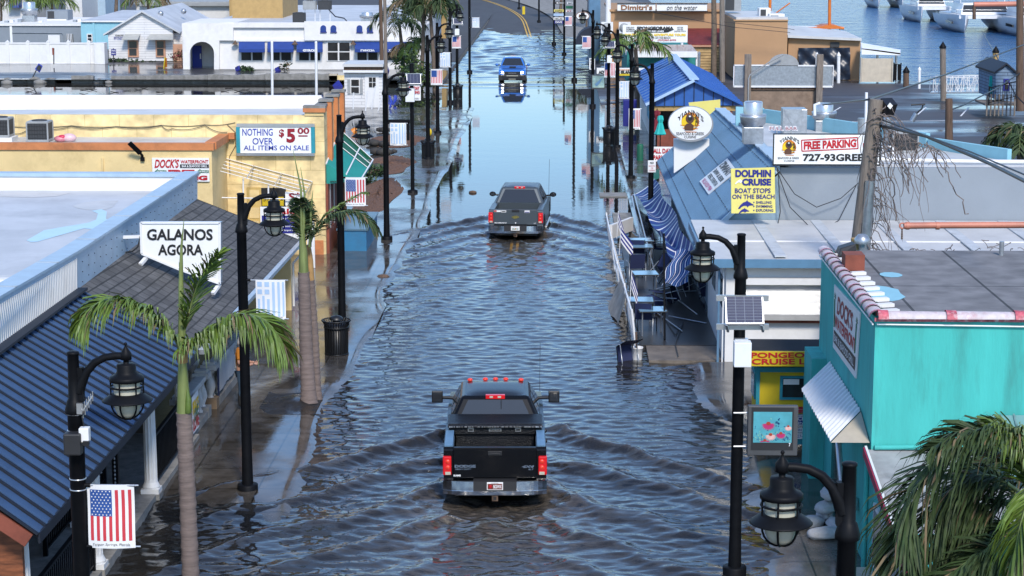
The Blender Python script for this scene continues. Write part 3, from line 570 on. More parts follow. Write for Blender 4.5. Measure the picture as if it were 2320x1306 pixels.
for k, (x0, y0, x1, y1, tx, mt) in enumerate(((595, 448, 612, 466, 'UP TO', 'yellow_bright'), (632, 446, 643, 466, '%', 'yellow_bright'))):
    s = thing('window_poster', ['yellow sale poster in the yellow store window, left one', 'small yellow percent poster in the yellow store window'][k], 'poster', YP(x0, y1, Yt-.06))
    mb = MB(); mb.yrect(Yt, x0, y0, x1, y1, K[mt], .01, .055); mb.build('sheet', s); mb = MB(); mb.ytext(tx, Yt-.07, x0+2, y0+3, x1-2, y0+9, K['text_black'], .02); mb.build('lettering', s)
mb = MB(); mb.tube([(-40, Yf-.04, 3.1), (-15.6, Yf-.04, 3.08), (-15.3, Yf-.04, 3.12), (-15.15, Yf-.04, 3.25), (-15.14, Yf-.04, 3.75)], .035, K['yellow_wall'], 6); mb.build('conduit', D)
# painted price board
S = thing('price_sign', 'white board in a teal frame reading NOTHING OVER $5.00 ALL ITEMS ON SALE', 'sign', YP(626, 350, Yt))
mb = MB(); mb.yrect(Yt, 545, 287, 707, 346, K['sign_white'], .12, .05); mb.build('board', S)
mb = MB()
for q in ((538, 280, 714, 287), (538, 346, 714, 352)): mb.yrect(Yt, *q, K['aluminium'], .17, .03)
for q in ((538, 287, 545, 346), (707, 287, 714, 346)): mb.yrect(Yt, *q, K['teal_paint'], .17, .03)
mb.build('frame', S)
mb = MB(); y = Yt-.175
mb.ytext('NOTHING', y, 549, 292, 618, 308, K['text_blue'], .01); mb.ytext('OVER', y, 572, 313, 619, 328, K['text_blue'], .01); mb.ytext('ALL ITEMS ON SALE', y, 552, 330, 700, 341, K['text_blue'], .01)
mb.ytext('$', y, 632, 293, 644, 313, K['text_maroon'], .03); mb.ytext('5', y, 649, 292, 669, 324, K['text_maroon'], .05); mb.ytext('00', y, 674, 290, 701, 304, K['text_maroon'], .03); mb.yrect(y, 676, 307, 697, 310, K['text_maroon'], .004)
mb.build('lettering', S)
# restaurant board on the yellow wall
S = thing('parking_sign', 'white board with red lettering and green arrows reading DOCKS WATERFRONT FREE PARKING', 'sign', YP(410, 410, Yf)); y = Yf-.08
mb = MB(); mb.yrect(Yf, 347, 358, 474, 411, K['sign_white'], .05, .02); mb.build('board', S)
mb = MB(); mb.ytext("DOCK'S", y, 350, 361, 406, 381, K['text_red'], .03, .25); mb.ytext('WATERFRONT', y, 409, 363, 472, 371, K['text_red'], .03)
mb.yrect(y, 408, 373, 473, 381, K['text_black'], .004); mb.ytext('BAR & SEAFOOD GRILL', y-.008, 412, 374.5, 470, 379.5, K['text_white'], .02)
for x in (350, 446): mb.ypoly(y, [(x, 389), (x+8, 383), (x+8, 386), (x+27, 386), (x+27, 392), (x+8, 392), (x+8, 395)], K['text_green'], .004); mb.ytext('ON GRASS LOT', y-.008, x+5, 387, x+26, 391, K['text_white'], .02)
mb.ytext('FREE', y, 381, 385, 441, 396, K['text_red'], .06); mb.ytext('PARKING', y, 356, 398, 470, 409, K['text_red'], .06); mb.build('lettering', S)
# broken awning frame on the yellow wall
t = thing('awning_frame', 'bare white awning frame hanging off the yellow wall', 'frame', YP(580, 400, Yt))
mb = MB()
top = [YP(503, 357, Yt-.05), YP(708, 412, Yt-.05)]; bot = [YP(488, 385, Yt-1.4), YP(690, 440, Yt-1.2)]
for q in np.linspace(0, 1, 5): mb.tube([lerp(top[0], bot[0], q), lerp(top[1], bot[1], q)], .014, K['white_metal'], 6)
for q in (0, .35, .66, 1): mb.tube([lerp(top[0], top[1], q), lerp(bot[0], bot[1], q)], .024, K['aluminium'], 6)
mb.build('bars', t)
for x, y0, y1 in ((551, 405, 520), (608, 420, 450)): mb = MB(); mb.tube([YP(x, y0, Yt-1.2), YP(x, y1, Yt-1.2)], .03, K['white_metal'], 6); mb.build('post', t)
mb = MB(); mb.tube([YP(490, 448, Yt-1.2), YP(690, 452, Yt-1.2)], .022, K['white_metal'], 6); mb.build('tie_rod', t)
# green awning
t = thing('green_awning', 'torn green canvas awning on the orange pilastered shopfront', 'awning', (xr, 70.5, 2.5))
a0, a1 = V(xr, 68.9, 2.95+.2), V(xr, 73, 3.9); f0, f1 = V(xr+1.15, 68.9, 2.55), V(xr+1.25, 73, 2.85)
a0 = V(xr+.02, 68.7, 3.2); a1 = V(xr+.02, 73.2, 3.95)
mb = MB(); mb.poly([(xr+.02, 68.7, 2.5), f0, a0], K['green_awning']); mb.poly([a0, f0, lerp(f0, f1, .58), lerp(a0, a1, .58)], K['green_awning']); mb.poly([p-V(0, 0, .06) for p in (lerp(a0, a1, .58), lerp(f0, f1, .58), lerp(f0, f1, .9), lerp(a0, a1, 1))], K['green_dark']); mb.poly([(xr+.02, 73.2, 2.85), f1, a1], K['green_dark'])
mb.poly([f0, f1, f1+V(0, 0, -.12), f0+V(0, 0, -.12)], K['green_awning']); mb.build('canvas', t)
mb = MB()
for q in (.62, .8, 1): mb.tube([lerp(a0, a1, q), lerp(f0, f1, q)], .017, K['white_metal'], 6)
mb.tube([a0, a1], .03, K['white_metal'], 6); mb.tube([f0, f1], .03, K['white_metal'], 6); mb.tube([lerp(a0, f0, .6), lerp(a1, f1, .6)], .03, K['white_metal'], 6); mb.build('frame', t)
mb = MB(); mb.text('www.GIFTS.com', (xr+.15, 68.69, 2.54), (xr+.85, 68.69, 2.54), (xr+.15, 68.69, 2.64), K['text_black'], .02); mb.build('lettering', t)
# blue bench box, sale board, white door frames on the pavement
t = thing('blue_counter', 'blue painted box counter standing on the wet pavement', 'counter', (-7.3, 70, 0))
mb = MB(); mb.box(-7.75, -6.75, 69.1, 73.3, 0.02, .8, mat('counter_blue', (.03, .17, .32), .5, dirt='#3a3c40', damt=.5)); mb.build('body', t, bevel=.02)
mb = MB(); mb.box(-7.8, -6.7, 69.05, 73.35, .8, .86, mat('counter_top', (.10, .19, .26), .35, dirt='#555555')); mb.build('top', t)
S = thing('for_sale_board', 'red white and navy for Sale board in front of the yellow wall', 'sign', YP(640, 560, 66.5)); y = 66.5
mb = MB(); mb.yrect(y, 592, 469, 678, 566, K['sign_white'], .05); mb.build('board', S)
mb = MB(); mb.ytext('Sale', y-.055, 622, 473, 670, 486, K['text_red'], .03); mb.yrect(y-.05, 594, 489, 676, 529, K['text_navy'], .006)
for k, s_ in enumerate(('property featuring', 'and store', 'special zoning for', 'development')): mb.ytext(s_, y-.06, 626, 493+9*k, 674 if k != 1 else 652, 498+9*k, K['text_white'], .01)
mb.ytext('Ask for more', y-.055, 625, 540, 674, 548, K['text_black']); mb.build('lettering', S)
S = thing('sale_poster', 'white poster with a red dollar sign above the for Sale board', 'poster', YP(660, 466, 67.4))
mb = MB(); mb.yrect(67.4, 647, 435, 690, 466, K['sign_white'], .03); mb.build('board', S); mb = MB(); mb.ytext('S*', 67.36, 654, 437, 682, 454, K['text_maroon'], .03); mb.ytext('ALL', 67.36, 652, 457, 676, 464, K['text_black']); mb.build('lettering', S)
for k, (x0, x1, y0) in enumerate(((678, 694, 520), (695, 714, 500))):
    p0 = YP(x0, 600, 66.2-k*.6); t = thing('door_panel', ['tall white door panel leaning behind the palm trunk', 'second white door panel beside the blue counter'][k], 'door', (p0.x, p0.y, .03))
    a = YP(x0, y0, 66.2-k*.6); b = YP(x1, 608, 66.2-k*.6); mb = MB(); mb.box(a.x, b.x, a.y, a.y+.06, .05, a.z, K['white_paint']); mb.build('leaf', t, bevel=.01); mb = MB(); mb.box(a.x+.06, b.x-.06, a.y-.015, a.y, .5, a.z-.15, K['white_metal']); mb.build('inset', t)
# rooftop units, bag, floodlight, cables
def ac_unit(name, label, c, sx, sy, h, grille='hvac_dark', top='hvac_grey', rz=0, group=None, coil=True):
    t = thing(name, label, 'air conditioner', c, group); c = Vector(c); mb = MB()
    mb.cbox(c+V(0, 0, h/2+.05), sx*.96, sy*.96, h*.9, K[grille], rz); mb.build('coil', t)
    mb = MB(); mb.cbox(c+V(0, 0, h+.0), sx, sy, .07, K[top], rz); mb.cbox(c+V(0, 0, .04), sx, sy, .08, K[top], rz)
    for a, b in ((-1, -1), (1, -1), (1, 1), (-1, 1)): mb.cbox(c+V(a*sx*.49, b*sy*.49, h/2), .05, .05, h, K[top])
    mb.build('casing', t, bevel=.01)
    if coil:
        mb = MB(); nx = max(4, int(sx/.09)); nz = max(4, int(h/.12))
        for i in range(1, nx): mb.cbox(c+V(-sx/2+sx*i/nx, -sy*.485, h/2), .012, .015, h*.86, K['plastic_dark'])
        for i in range(1, nz): mb.cbox(c+V(0, -sy*.49, h*i/nz), sx*.93, .015, .012, K['plastic_dark'])
        mb.build('grille', t)
    mb = MB(); mb.lathe([(min(sx, sy)*.36, h+.036), (min(sx, sy)*.36, h+.06), (min(sx, sy)*.3, h+.07), (0, h+.075)], K['hvac_dark'], c, 16); mb.build('fan_cover', t)
    return t
p = YP(91, 314, 67); ac_unit('condenser_unit', 'square grey condenser unit standing alone on the yellow store roof', (p.x, 67, 4.15), .72, .72, .66)
p = YP(4, 310, 67); ac_unit('condenser_unit', 'condenser cut by the left frame edge on the yellow store roof', (p.x-.02, 67, 4.3), .72, .7, .62); solo(MB().box(p.x-.5, p.x+.45, 66.6, 67.4, 4.141, 4.3, K['white_stucco']), 'equipment_plinth', 'white plinth under the condenser at the left frame edge', 'plinth')
p = YP(145, 311, 66.9); mb = MB(); mb.ball((p.x-.12, 66.9, 4.24), .19, K['pink_bag'], 12, (1.2, 1, .6)); mb.ball((p.x+.16, 66.95, 4.27), .2, mat('clear_bag', (.68, .45, .46), .3), 12, (1.3, 1, .75)); mb.ball((p.x-.05, 66.86, 4.31), .12, mat('red_bag', (.6, .03, .08), .4), 10, (1.2, 1, .6)); solo(mb, 'plastic_bag', 'pink and red plastic bags left on the white roof', 'bag')
t = thing('floodlight', 'black floodlight on an arm above the yellow wall', 'floodlight', YP(318, 362, Yf))
mb = MB(); mb.bar(YP(293, 324, Yf-.5), YP(318, 348, Yf-.2), .16, .05, K['black_paint'], up=(0, 1, 0)); mb.build('lamp_head', t, bevel=.01)
mb = MB(); mb.tube([YP(316, 346, Yf-.2), YP(322, 352, Yf-.12), YP(323, 358, Yf-.02)], .045, K['black_paint'], 8); mb.cbox(YP(323, 361, Yf-.05), .13, .1, .12, K['black_paint']); mb.build('bracket', t)
def cable(name, label, pts, r=.012, m='black', sag=0):
    L = []
    for i in range(len(pts)-1):
        a, b = Vector(pts[i]), Vector(pts[i+1])
        for k in range(8): q = k/8; L.append(lerp(a, b, q)-V(0, 0, sag*4*q*(1-q)))
    L.append(Vector(pts[-1])); return solo(MB().tube(L, r, K[m], 5), name, label, 'cable')
cable('wall_cable', 'upper slack black cable strung along the yellow wall', [YP(x, y, Yt-.03) for x, y in ((30, 288), (162, 285), (264, 287), (366, 284), (464, 283), (533, 278))], .01, 'hvac_dark', .05)
cable('wall_cable', 'lower sagging black cable strung along the yellow wall', [YP(x, y, Yt-.05) for x, y in ((30, 303), (68, 289), (162, 287), (262, 287), (366, 285), (390, 292), (464, 284), (515, 300))], .012, 'hvac_dark', .09)
cable('wall_cable', 'thin cable looping down beside the price board', [YP(x, y, Yt-.03) for x, y in ((515, 283), (533, 300), (534, 330), (520, 355), (521, 400))], .01, 'hvac_dark', 0)
# ---- stone balustrades along the pavement
def balustrade(label, a, b, nb, cloth=None):
    a, b = Vector(a), Vector(b); t = thing('balustrade', label, 'balustrade', a); m = K['stone_white']
    mb = MB(); mb.bar(a+V(0, 0, .12), b+V(0, 0, .12), .34, .24, K['concrete']); mb.build('base', t)
    mb = MB(); mb.bar(a+V(0, 0, 1.0), b+V(0, 0, 1.0), .26, .12, m); mb.build('rail', t, bevel=.02)
    pr = [(.07, 0), (.07, .05), (.045, .07), (.04, .12), (.085, .28), (.06, .42), (.035, .52), (.04, .58), (.07, .61), (.07, .7)]
    for i in range(nb): mb = MB(); mb.lathe([(r, z+.24) for r, z in pr], m, lerp(a, b, (i+.7)/(nb+.4)), 10); mb.build('baluster', t)
    for p in (a, b):
        mb = MB(); mb.lathe([(r*1.55, z*1.12+.24) for r, z in pr], m, p, 12); mb.cbox(p+V(0, 0, .18), .36, .36, .26, mat('pier_stone', (.22, .15, .09), .9, bump=.4) if p is a else K['concrete']); mb.cbox(p+V(0, 0, 1.06), .38, .38, .12, m); mb.cbox(p+V(0, 0, 1.15), .28, .28, .07, m); mb.build('pier', t)
    return t
balustrade('weathered stone balustrade beside the man in the orange shirt', (-8.25, 45.9, 0), (-8.2, 50.2, 0), 9)
balustrade('weathered stone balustrade behind the near palm trunk', (-8.3, 42.4, 0), (-8.28, 45.0, 0), 5)
mb = MB(); mb.grid(lambda u, v: V(-8.1+.02*math.sin(9*u), 46.3+2.2*u, 1.1-.75*v), 14, 6, K['hood_grey']); solo(mb, 'grey_cloth', 'grey cloth draped over the stone balustrade rail', 'cloth')
mb = MB(); mb.grid(lambda u, v: V(-8.09+.02*math.sin(9*u), 46.0+.22*u, 1.1-.85*v), 4, 6, K['cloth_navy']); solo(mb, 'navy_cloth', 'narrow navy cloth hanging from the stone balustrade end', 'cloth')
t = thing('painted_banner', 'small white banner with red and yellow graffiti lettering on the balustrade', 'banner', (-8.05, 43, .2))
mb = MB(); mb.grid(lambda u, v: V(-8.06, 42.55+.8*u, .25+.85*v), 4, 4, K['flag_white']); mb.build('cloth', t)
mb = MB(); mb.text('LOVE', (-8.05, 42.6, .3), (-8.05, 43.3, .3), (-8.05, 42.6, .6), K['text_red'], .05); mb.text('PEACE', (-8.05, 42.6, .68), (-8.05, 43.3, .68), (-8.05, 42.6, .98), K['text_yellow'], .05); mb.text('LIVE', (-8.045, 42.7, .5), (-8.045, 43.25, .55), (-8.045, 42.7, .78), K['text_green'], .03); mb.build('lettering', t)
mb = MB(); mb.lathe([(.1, 0), (.16, .04), (.08, .12), (.06, .3), (.16, .5), (.2, .62), (.17, .64), (0, .6)], K['stone_white'], (-8.75, 46.3, .5), 14); mb.box(-8.95, -8.55, 46.1, 46.5, 0, .5, K['concrete']); solo(mb, 'stone_urn', 'stone urn on a pier behind the balustrade', 'urn')
# tree pit
mb = MB(); mb.grid(lambda u, v: V(-7.1+1.4*u, 45.3+2.3*v, -.0+.045*(1 if .08<u<.92 else 1)+.14*math.exp(-((u-.6)**2+(v-.5)**2)*14)), 16, 16, K['soil']); struct(mb, 'tree_pit')
# ================================================================== RIGHT SIDE OF THE STREET
# ---- turquoise building
T = thing('turquoise_building', 'bright turquoise stucco building with a red tile coping', 'building', (8, 37, 0))
x0, y0, y1, zt = 5.5, 34.0, 41.2, 4.64
mb = MB(); mb.box(x0, 30, y0, y1, -.2, zt, K['turquoise_paint']); mb.build('wall', T)
mb = MB(); mb.box(x0-.0+.25, 30, y0+.25, y1, zt+.002, zt+.02, K['slate_roof']); mb.build('roof', T)
mb = MB(); mb.poly([(x0+.5+.25*math.cos(a)*(1.5 if i % 2 else 1.2), 36.2+.8*math.sin(a), zt+.026) for i, a in enumerate(np.linspace(0, 5.8, 12))], K['sky_wall']); mb.build('paint_patch', T); mb = MB(); mb.poly([(x0+.95+.22*math.cos(a), 38.2+.3*math.sin(a), zt+.026) for a in np.linspace(0, 5.8, 10)], K['sky_wall']); mb.build('paint_patch', T)
tile_r = mat('tile_red', (.50, .10, .13), .6, var=.5, scale=9, dirt='#d8cfd0', damt=.9, ds=6); tile_w = mat('tile_white', (.55, .48, .49), .6, var=.2, scale=6, dirt='#a8525c', damt=.6, ds=4)
def tiles(a, b, n, r=.115, flip=1):
    a, b = Vector(a), Vector(b); mb = MB(); d = (b-a)/n; side = d.cross(V(0, 0, 1)).normalized()
    for i in range(n):
        p, q = a+d*i, a+d*(i+1.06); k = 9
        for rr0, rr1, p_, q_, m_ in ((r*1.0, r*.88, p, q, tile_w), (r*1.13, r*1.1, p-d*.02, p+d*.13, tile_r)):
            vs = []
            for P_, rr in ((p_, rr0), (q_, rr1)):
                for j in range(k): an = math.pi*j/(k-1); vs.append(P_+side*math.cos(an)*rr*1.25+V(0, 0, math.sin(an)*rr))
            mb.add(vs, [(j, j+1, k+j+1, k+j) for j in range(k-1)], m_, True)
    return mb
mb = tiles((x0+.05, y0-.02, zt+.005), (22, y0-.02, zt+.005), 14, .12); mb.build('coping', T)
mb = tiles((x0+.05, y0-.02, zt+.005), (x0+.05, y1, zt+.005), 14, .12)
for i in range(12): mb.cbox((x0+.3, y0+.35+.55*i, zt+.05), .32, .14, .06, K['white_stucco'], .3)
mb.build('side_coping', T)
mb = MB(); mb.box(x0-.02, 22, y0-.06, y0-.01, zt-.06, zt, tile_r); mb.build('coping_edge', T)
mb = MB(); mb.tube([(x0+.02, y0-.05, zt-.11), (9, y0-.05, zt-.15), (22, y0-.05, zt-.2)], .016, K['white_metal'], 6); mb.tube([(x0-.04, y0, zt-.12), (x0-.04, y1, zt-.1)], .016, K['white_metal'], 6); mb.build('conduit', T)
mb = MB(); mb.tube([(x0+.05, y0-.05, 2.33), (8.2, y0-.05, 2.36)], .045, K['turquoise_paint'], 8); mb.tube([(x0-.05, y0+.12, .1), (x0-.05, y0+.12, 2.1)], .045, K['turquoise_paint'], 8); mb.build('drainpipe', T)
# lower front extension with sloping ledge roof and window
mb = MB(); mb.box(x0, 30, 24, y0-.002, -.2, 1.75, K['turquoise_paint']); mb.build('front_wing', T)
mb = MB(); mb.hexa([(x0-.1, 28.4, 1.3), (30, 28.4, 1.3), (30, y0-.01, 2.2), (x0-.1, y0-.01, 2.2)], [(x0-.1, 28.4, 1.36), (30, 28.4, 1.36), (30, y0-.01, 2.28), (x0-.1, y0-.01, 2.28)], mat('ledge_felt', (.33, .32, .32), .6, dirt='#5d5a55', damt=.6, ds=1.6, var=.2)); mb.build('ledge_roof', T)
mb = MB(); mb.bar((x0-.12, 28.4, 1.34), (x0-.12, y0-.02, 2.25), .05, .16, mat('trim_red', (.36, .02, .06), .5)); mb.bar((x0-.1, 28.4, 1.42), (x0-.1, y0-.02, 2.33), .04, .05, K['white_paint']); mb.build('verge_board', T)
mb = MB(); mb.box(x0-.06, x0-.005, 29.5, 33.2, .45, 1.55, K['white_paint']); wf = mb.build('window', T)
mb = MB()
for a, b in ((29.6, 31.2), (31.3, 32.2), (32.3, 33.1)): mb.box(x0-.07, x0-.06, a, b, .53, 1.47, K['window_dark'])
mb.build('pane', wf)
mb = MB(); mb.hexa([(5.05, 28, .2), (x0-.005, 28, .2), (x0-.005, 33.6, .2), (5.05, 33.6, .2)], [(5.05, 28, .26), (x0-.005, 28, .26), (x0-.005, 33.6, .26), (5.05, 33.6, .26)], K['vinyl']); mb.build('counter_shelf', T)
# corrugated porch awning on the street side
t = thing('corrugated_awning', 'corrugated white metal awning on the turquoise street wall', 'awning', (5.2, 37.4, 1.7))
c00, c01, c10, c11 = V(5.48, 39.5, 2.66), V(5.48, 35.4, 2.66), V(4.72, 39.3, 2.02), V(4.72, 35.5, 1.75)
c00, c01 = XP(1880, 820, 5.48), XP(1950, 930, 5.48); c10, c11 = XP(1815, 882, 4.8), XP(1882, 1000, 4.8)
def cor(u, v):
    p = lerp(lerp(c00, c01, u), lerp(c10, c11, u), v); return p+V(0, 0, .022*math.sin(u*6.2832*17))
mb = MB(); mb.grid(cor, 170, 4, K['white_metal']); mb.build('sheet', t)
mb = MB(); b0 = V(c01.x, c01.y-.01, c01.z-.55)
def side(u, v): p = lerp(lerp(c01, V(c01.x, c01.y, c11.z-.02), u), lerp(c11, c11, u), v); return p+V(0, -.02, 0)
mb.add([c01+V(0, -.02, -.02), c11+V(0, -.02, -.02), V(c01.x, c11.y-.02, c11.z-.02)], [(0, 1, 2)], K['vinyl'])
for q in (.2, .4, .6, .8): a = lerp(c01, c11, q); mb.bar(V(a.x, a.y-.03, a.z-.03), V(a.x, lerp(c01, c11, q).y-.03, c11.z), .02, .02, K['hvac_grey'])
mb.build('end_panel', t)
mb = MB(); mb.tube([(5.45, 36, 2.0), (5.2, 35.9, 1.9), (5.2, 35.4, 1.3), (5.38, 35.2, 1.05)], .06, K['aluminium'], 8); mb.lathe([(.16, 0), (.14, .18), (.05, .25)], K['aluminium'], (5.36, 35.2, .85), 12); solo(mb, 'wall_lamp', 'grey gooseneck lamp on the turquoise street wall', 'lamp')
# recessed doorway, posts
mb = MB(); mb.box(5.2, 5.498, 40.0, 41.2, -.1, 2.6, K['turquoise_paint']); mb.build('porch_pier', T); mb = MB(); mb.box(5.46, 5.498, 37.6, 38.6, 0, 2.0, K['window_dark']); mb.build('doorway', T)
S = thing('wall_sign', "white wall sign with palm trees reading DOCK'S WATERFRONT on the turquoise street side", 'sign', (x0, 37.5, 3.1))
P_ = lambda x, y: XP(x, y, x0-.03)
q = [P_(1890, 645), P_(1948, 708), P_(1938, 858), P_(1887, 787)]
mb = MB(); mb.prism(q, (.025, 0, 0), K['sign_white']); mb.build('board', S)
def wtext(mb, t_, u0, u1, v0, v1, m, b=.02, sh=0):
    f = lambda u, v: lerp(lerp(q[3], q[2], u), lerp(q[0], q[1], u), v)+V(-.006, 0, 0)
    mb.text(t_, f(u0, v0), f(u1, v0), f(u0, v1), m, b, sh)
mb = MB(); wtext(mb, "DOCK'S", .15, .8, .60, .9, K['text_maroon'], .03, .2); wtext(mb, 'WATERFRONT', .06, .94, .36, .56, K['text_red'], .03)
f = lambda u, v: lerp(lerp(q[3], q[2], u), lerp(q[0], q[1], u), v)
mb.prism([f(.04, .1)+V(-.004, 0, 0), f(.96, .1)+V(-.004, 0, 0), f(.96, .3)+V(-.004, 0, 0), f(.04, .3)+V(-.004, 0, 0)], (-.003, 0, 0), K['text_black']); m2 = MB()
for u in (.06, .93):
    for k in range(7): a = R(20+23*k); c = f(u, .8)+V(-.006, 0, 0); mb.add([c, c+V(0, .05*math.cos(a)*3, .05*math.sin(a)*3-.03), c+V(0, .03*math.cos(a)*3, .045*math.sin(a)*3)], [(0, 1, 2)], K['text_green'])
    mb.bar(f(u, .8)+V(-.006, 0, 0), f(u, .35)+V(-.006, 0, 0), .005, .03, K['text_green'], up=(1, 0, 0))
mb.build('lettering', S); mb = MB(); f2 = f
for s_, u0, u1, v0, v1 in (('BAR & SEAFOOD GRILL', .08, .92, .14, .26),):
    g = lambda u, v: f(u, v)+V(-.012, 0, 0); mb.text(s_, g(u0, v0), g(u1, v0), g(u0, v1), K['text_white'], .01)
mb.build('strapline', S)
t = thing('metal_canopy', 'grey ribbed metal canopy with a wood beam on the turquoise front wall', 'canopy', (9, 33, 2))
mb = MB(); a, b, c, d = YP(2235, 942, 33.9), YP(2420, 940, 33.9), YP(2420, 1090, 32.2), YP(2290, 1080, 32.2); mb.hexa([a-V(0, 0, .03), b-V(0, 0, .03), c-V(0, 0, .03), d-V(0, 0, .03)], [a, b, c, d], mat('canopy_green', (.17, .32, .31), .4))
for k in range(1, 6): mb.bar(lerp(a, b, k/6)+V(0, 0, .015), lerp(d, c, k/6)+V(0, 0, .015), .03, .03, K['galvanised'])
mb.build('sheet', t); mb = MB(); mb.yrect(33.9, 2212, 946, 2248, 985, K['wood_brown'], .5); mb.build('beam', t)
# sandbags
def sandbag(label, c, rz, s=1.0, tie=True):
    t = thing('sandbag', label, 'sandbag', c, 'sandbags by the turquoise door'); rr = random.Random(int(c[1]*100)); mb = MB()
    def fn(u, v):
        a = u*6.2832; b = math.pi*v; x = .33*math.cos(b); r = math.sin(b)**.6
        y = .2*r*math.cos(a)*(1+.1*math.sin(7*a+5*v)); z = .12*r*math.sin(a)*(1+.12*math.sin(5*a+9*v))+.12
        p = V(x*s, y*s, z*s); return Vector(c)+Matrix.Rotation(rz, 3, 'Z') @ p
    mb.grid(fn, 20, 12, K['sandbag']); mb.build('sack', t)
    mb = MB(); e = Matrix.Rotation(rz, 3, 'Z') @ V(.33*s, 0, .12*s); mb.lathe([(.02, 0), (.03, .04), (.08, .12), (.05, .13)], K['sandbag'], Vector(c)+e, 9, True, e+V(0, 0, .1)); mb.build('tied_neck', t)
for lab, c, rz in (('plump white sandbag lying farthest left by the turquoise wall', (4.78, 36.6, .03), .5), ('white sandbag nearest the camera at the turquoise wall foot', (5.0, 35.95, .02), .2), ('white sandbag at the base of the pile by the door', (5.2, 37.1, .04), 1.1),
    ('white sandbag standing on top of the pile by the door', (5.25, 37.0, .5), 1.4), ('white sandbag in the middle of the pile by the door', (5.2, 36.9, .26), .8), ('small white sandbag between the pile and the turquoise wall', (5.32, 36.4, .05), 1.8)): sandbag(lab, c, rz)
# ---- yellow cruise kiosk on wheels
Q = thing('cruise_kiosk', 'yellow and teal ticket kiosk trailer with a red on yellow cruise sign', 'kiosk', (5.6, 43, 0)); yk = 42.2
mb = MB(); a, b = YP(1715, 1035, yk), YP(1715, 826, yk); kx0, kx1 = a.x-.02, 8.2
mb.box(kx0, kx1, yk, 43.4, .25, 2.1, K['yellow_bright']); mb.build('wall', Q)
mb = MB(); mb.yrect(yk, 1712, 828, 1722, 920, K['teal_paint'], .04, .002); mb.yrect(yk, 1708, 832, 1900, 842, K['teal_paint'], .06, .002); mb.box(kx0-.04, kx1, yk-.05, yk-.002, .22, .42, K['teal_paint']); mb.box(kx0-.05, kx0-.002, yk, 43.4, .2, .4, K['teal_paint']); mb.build('trim', Q)
mb = MB(); mb.yrect(yk, 1766, 852, 1840, 905, K['teal_paint'], .05, .002); o = mb.build('window', Q); mb = MB(); mb.yrect(yk, 1772, 857, 1834, 899, K['window_dark'], .01, .053); mb.build('pane', o)
mb = MB(); mb.yrect(yk, 1774, 858, 1810, 870, K['sign_white'], .01, .065); mb.build('notice', o)
mb = MB(); mb.box(kx0-.04, kx0-.002, yk+.25, yk+1.05, 1.15, 1.75, K['teal_paint']); o = mb.build('side_window', Q); mb = MB(); mb.box(kx0-.05, kx0-.04, yk+.33, yk+.97, 1.2, 1.7, K['glass']); mb.build('pane', o)
mb = MB(); mb.yrect(yk, 1790, 922, 1900, 935, K['red_paint'], .05, .002); mb.build('red_band', Q)
mb = MB()
for i in range(10): z = .46+.06*i; mb.tube([(kx0+.3, yk-.03, z), (kx1, yk-.03, z)], .024, K['galvanised'], 6)
mb.build('corrugated_skirt', Q)
mb = MB(); mb.hexa([(4.1, 41.7, 2.12), (8.3, 41.7, 2.12), (8.3, 43.5, 2.2), (4.1, 43.5, 2.2)], [(4.1, 41.7, 2.19), (8.3, 41.7, 2.19), (8.3, 43.5, 2.28), (4.1, 43.5, 2.28)], mat('felt_black', (.014, .014, .015), .9, var=.3)); mb.build('roof', Q)
for x in (4.55, 5.7): mb = MB(); mb.lathe([(.09, -.03), (.09, .03)], K['rubber'], (x, yk+.15, .1), 14, True, (1, 0, 0)); mb.box(x-.02, x+.02, yk+.1, yk+.2, .1, .26, K['galvanised']); mb.build('castor', Q)
S = thing('cruise_fascia', 'yellow fascia with red SPONGEORAMA CRUISE LINES lettering on the kiosk eave', 'sign', YP(1775, 828, 41.64))
mb = MB(); A0 = YP(1684, 829, 41.64); mb.box(A0.x, 8.2, 41.6, 41.66, A0.z, A0.z+.32, K['yellow_bright']); mb.build('board', S)
mb = MB(); mb.ytext('SPONGEORAMA', 41.59, 1687, 799, 1905, 811, K['text_red'], .03); mb.ytext('CRUISE LINES', 41.59, 1703, 813, 1885, 826, K['text_red'], .03); mb.build('lettering', S)
S = thing('cruise_board', 'navy and white cruise tour panel on the kiosk skirt', 'sign', YP(1830, 990, 42.05))
mb = MB(); mb.yrect(42.1, 1801, 942, 1870, 994, K['sign_white'], .03); mb.yrect(42.06, 1801, 944, 1862, 962, K['text_navy'], .01); mb.build('board', S)
mb = MB(); mb.ytext('CRUISE', 42.045, 1807, 945, 1852, 953, K['text_white'], .02); mb.ytext('LINES', 42.045, 1803, 956, 1832, 961, K['text_white'], .02); mb.ytext('ADVENTURE TOURS', 42.06, 1802, 964, 1868, 970, K['text_brown'], .02)
mb.ytext('ON THE BEACH', 42.06, 1804, 972, 1860, 977, K['text_navy'], .01); mb.ytext('SWIMMING EXPLORING', 42.06, 1803, 979, 1866, 983, K['text_black']); mb.ytext('727-365-2164', 42.06, 1803, 985, 1850, 992, K['text_navy'], .01); mb.build('lettering', S)
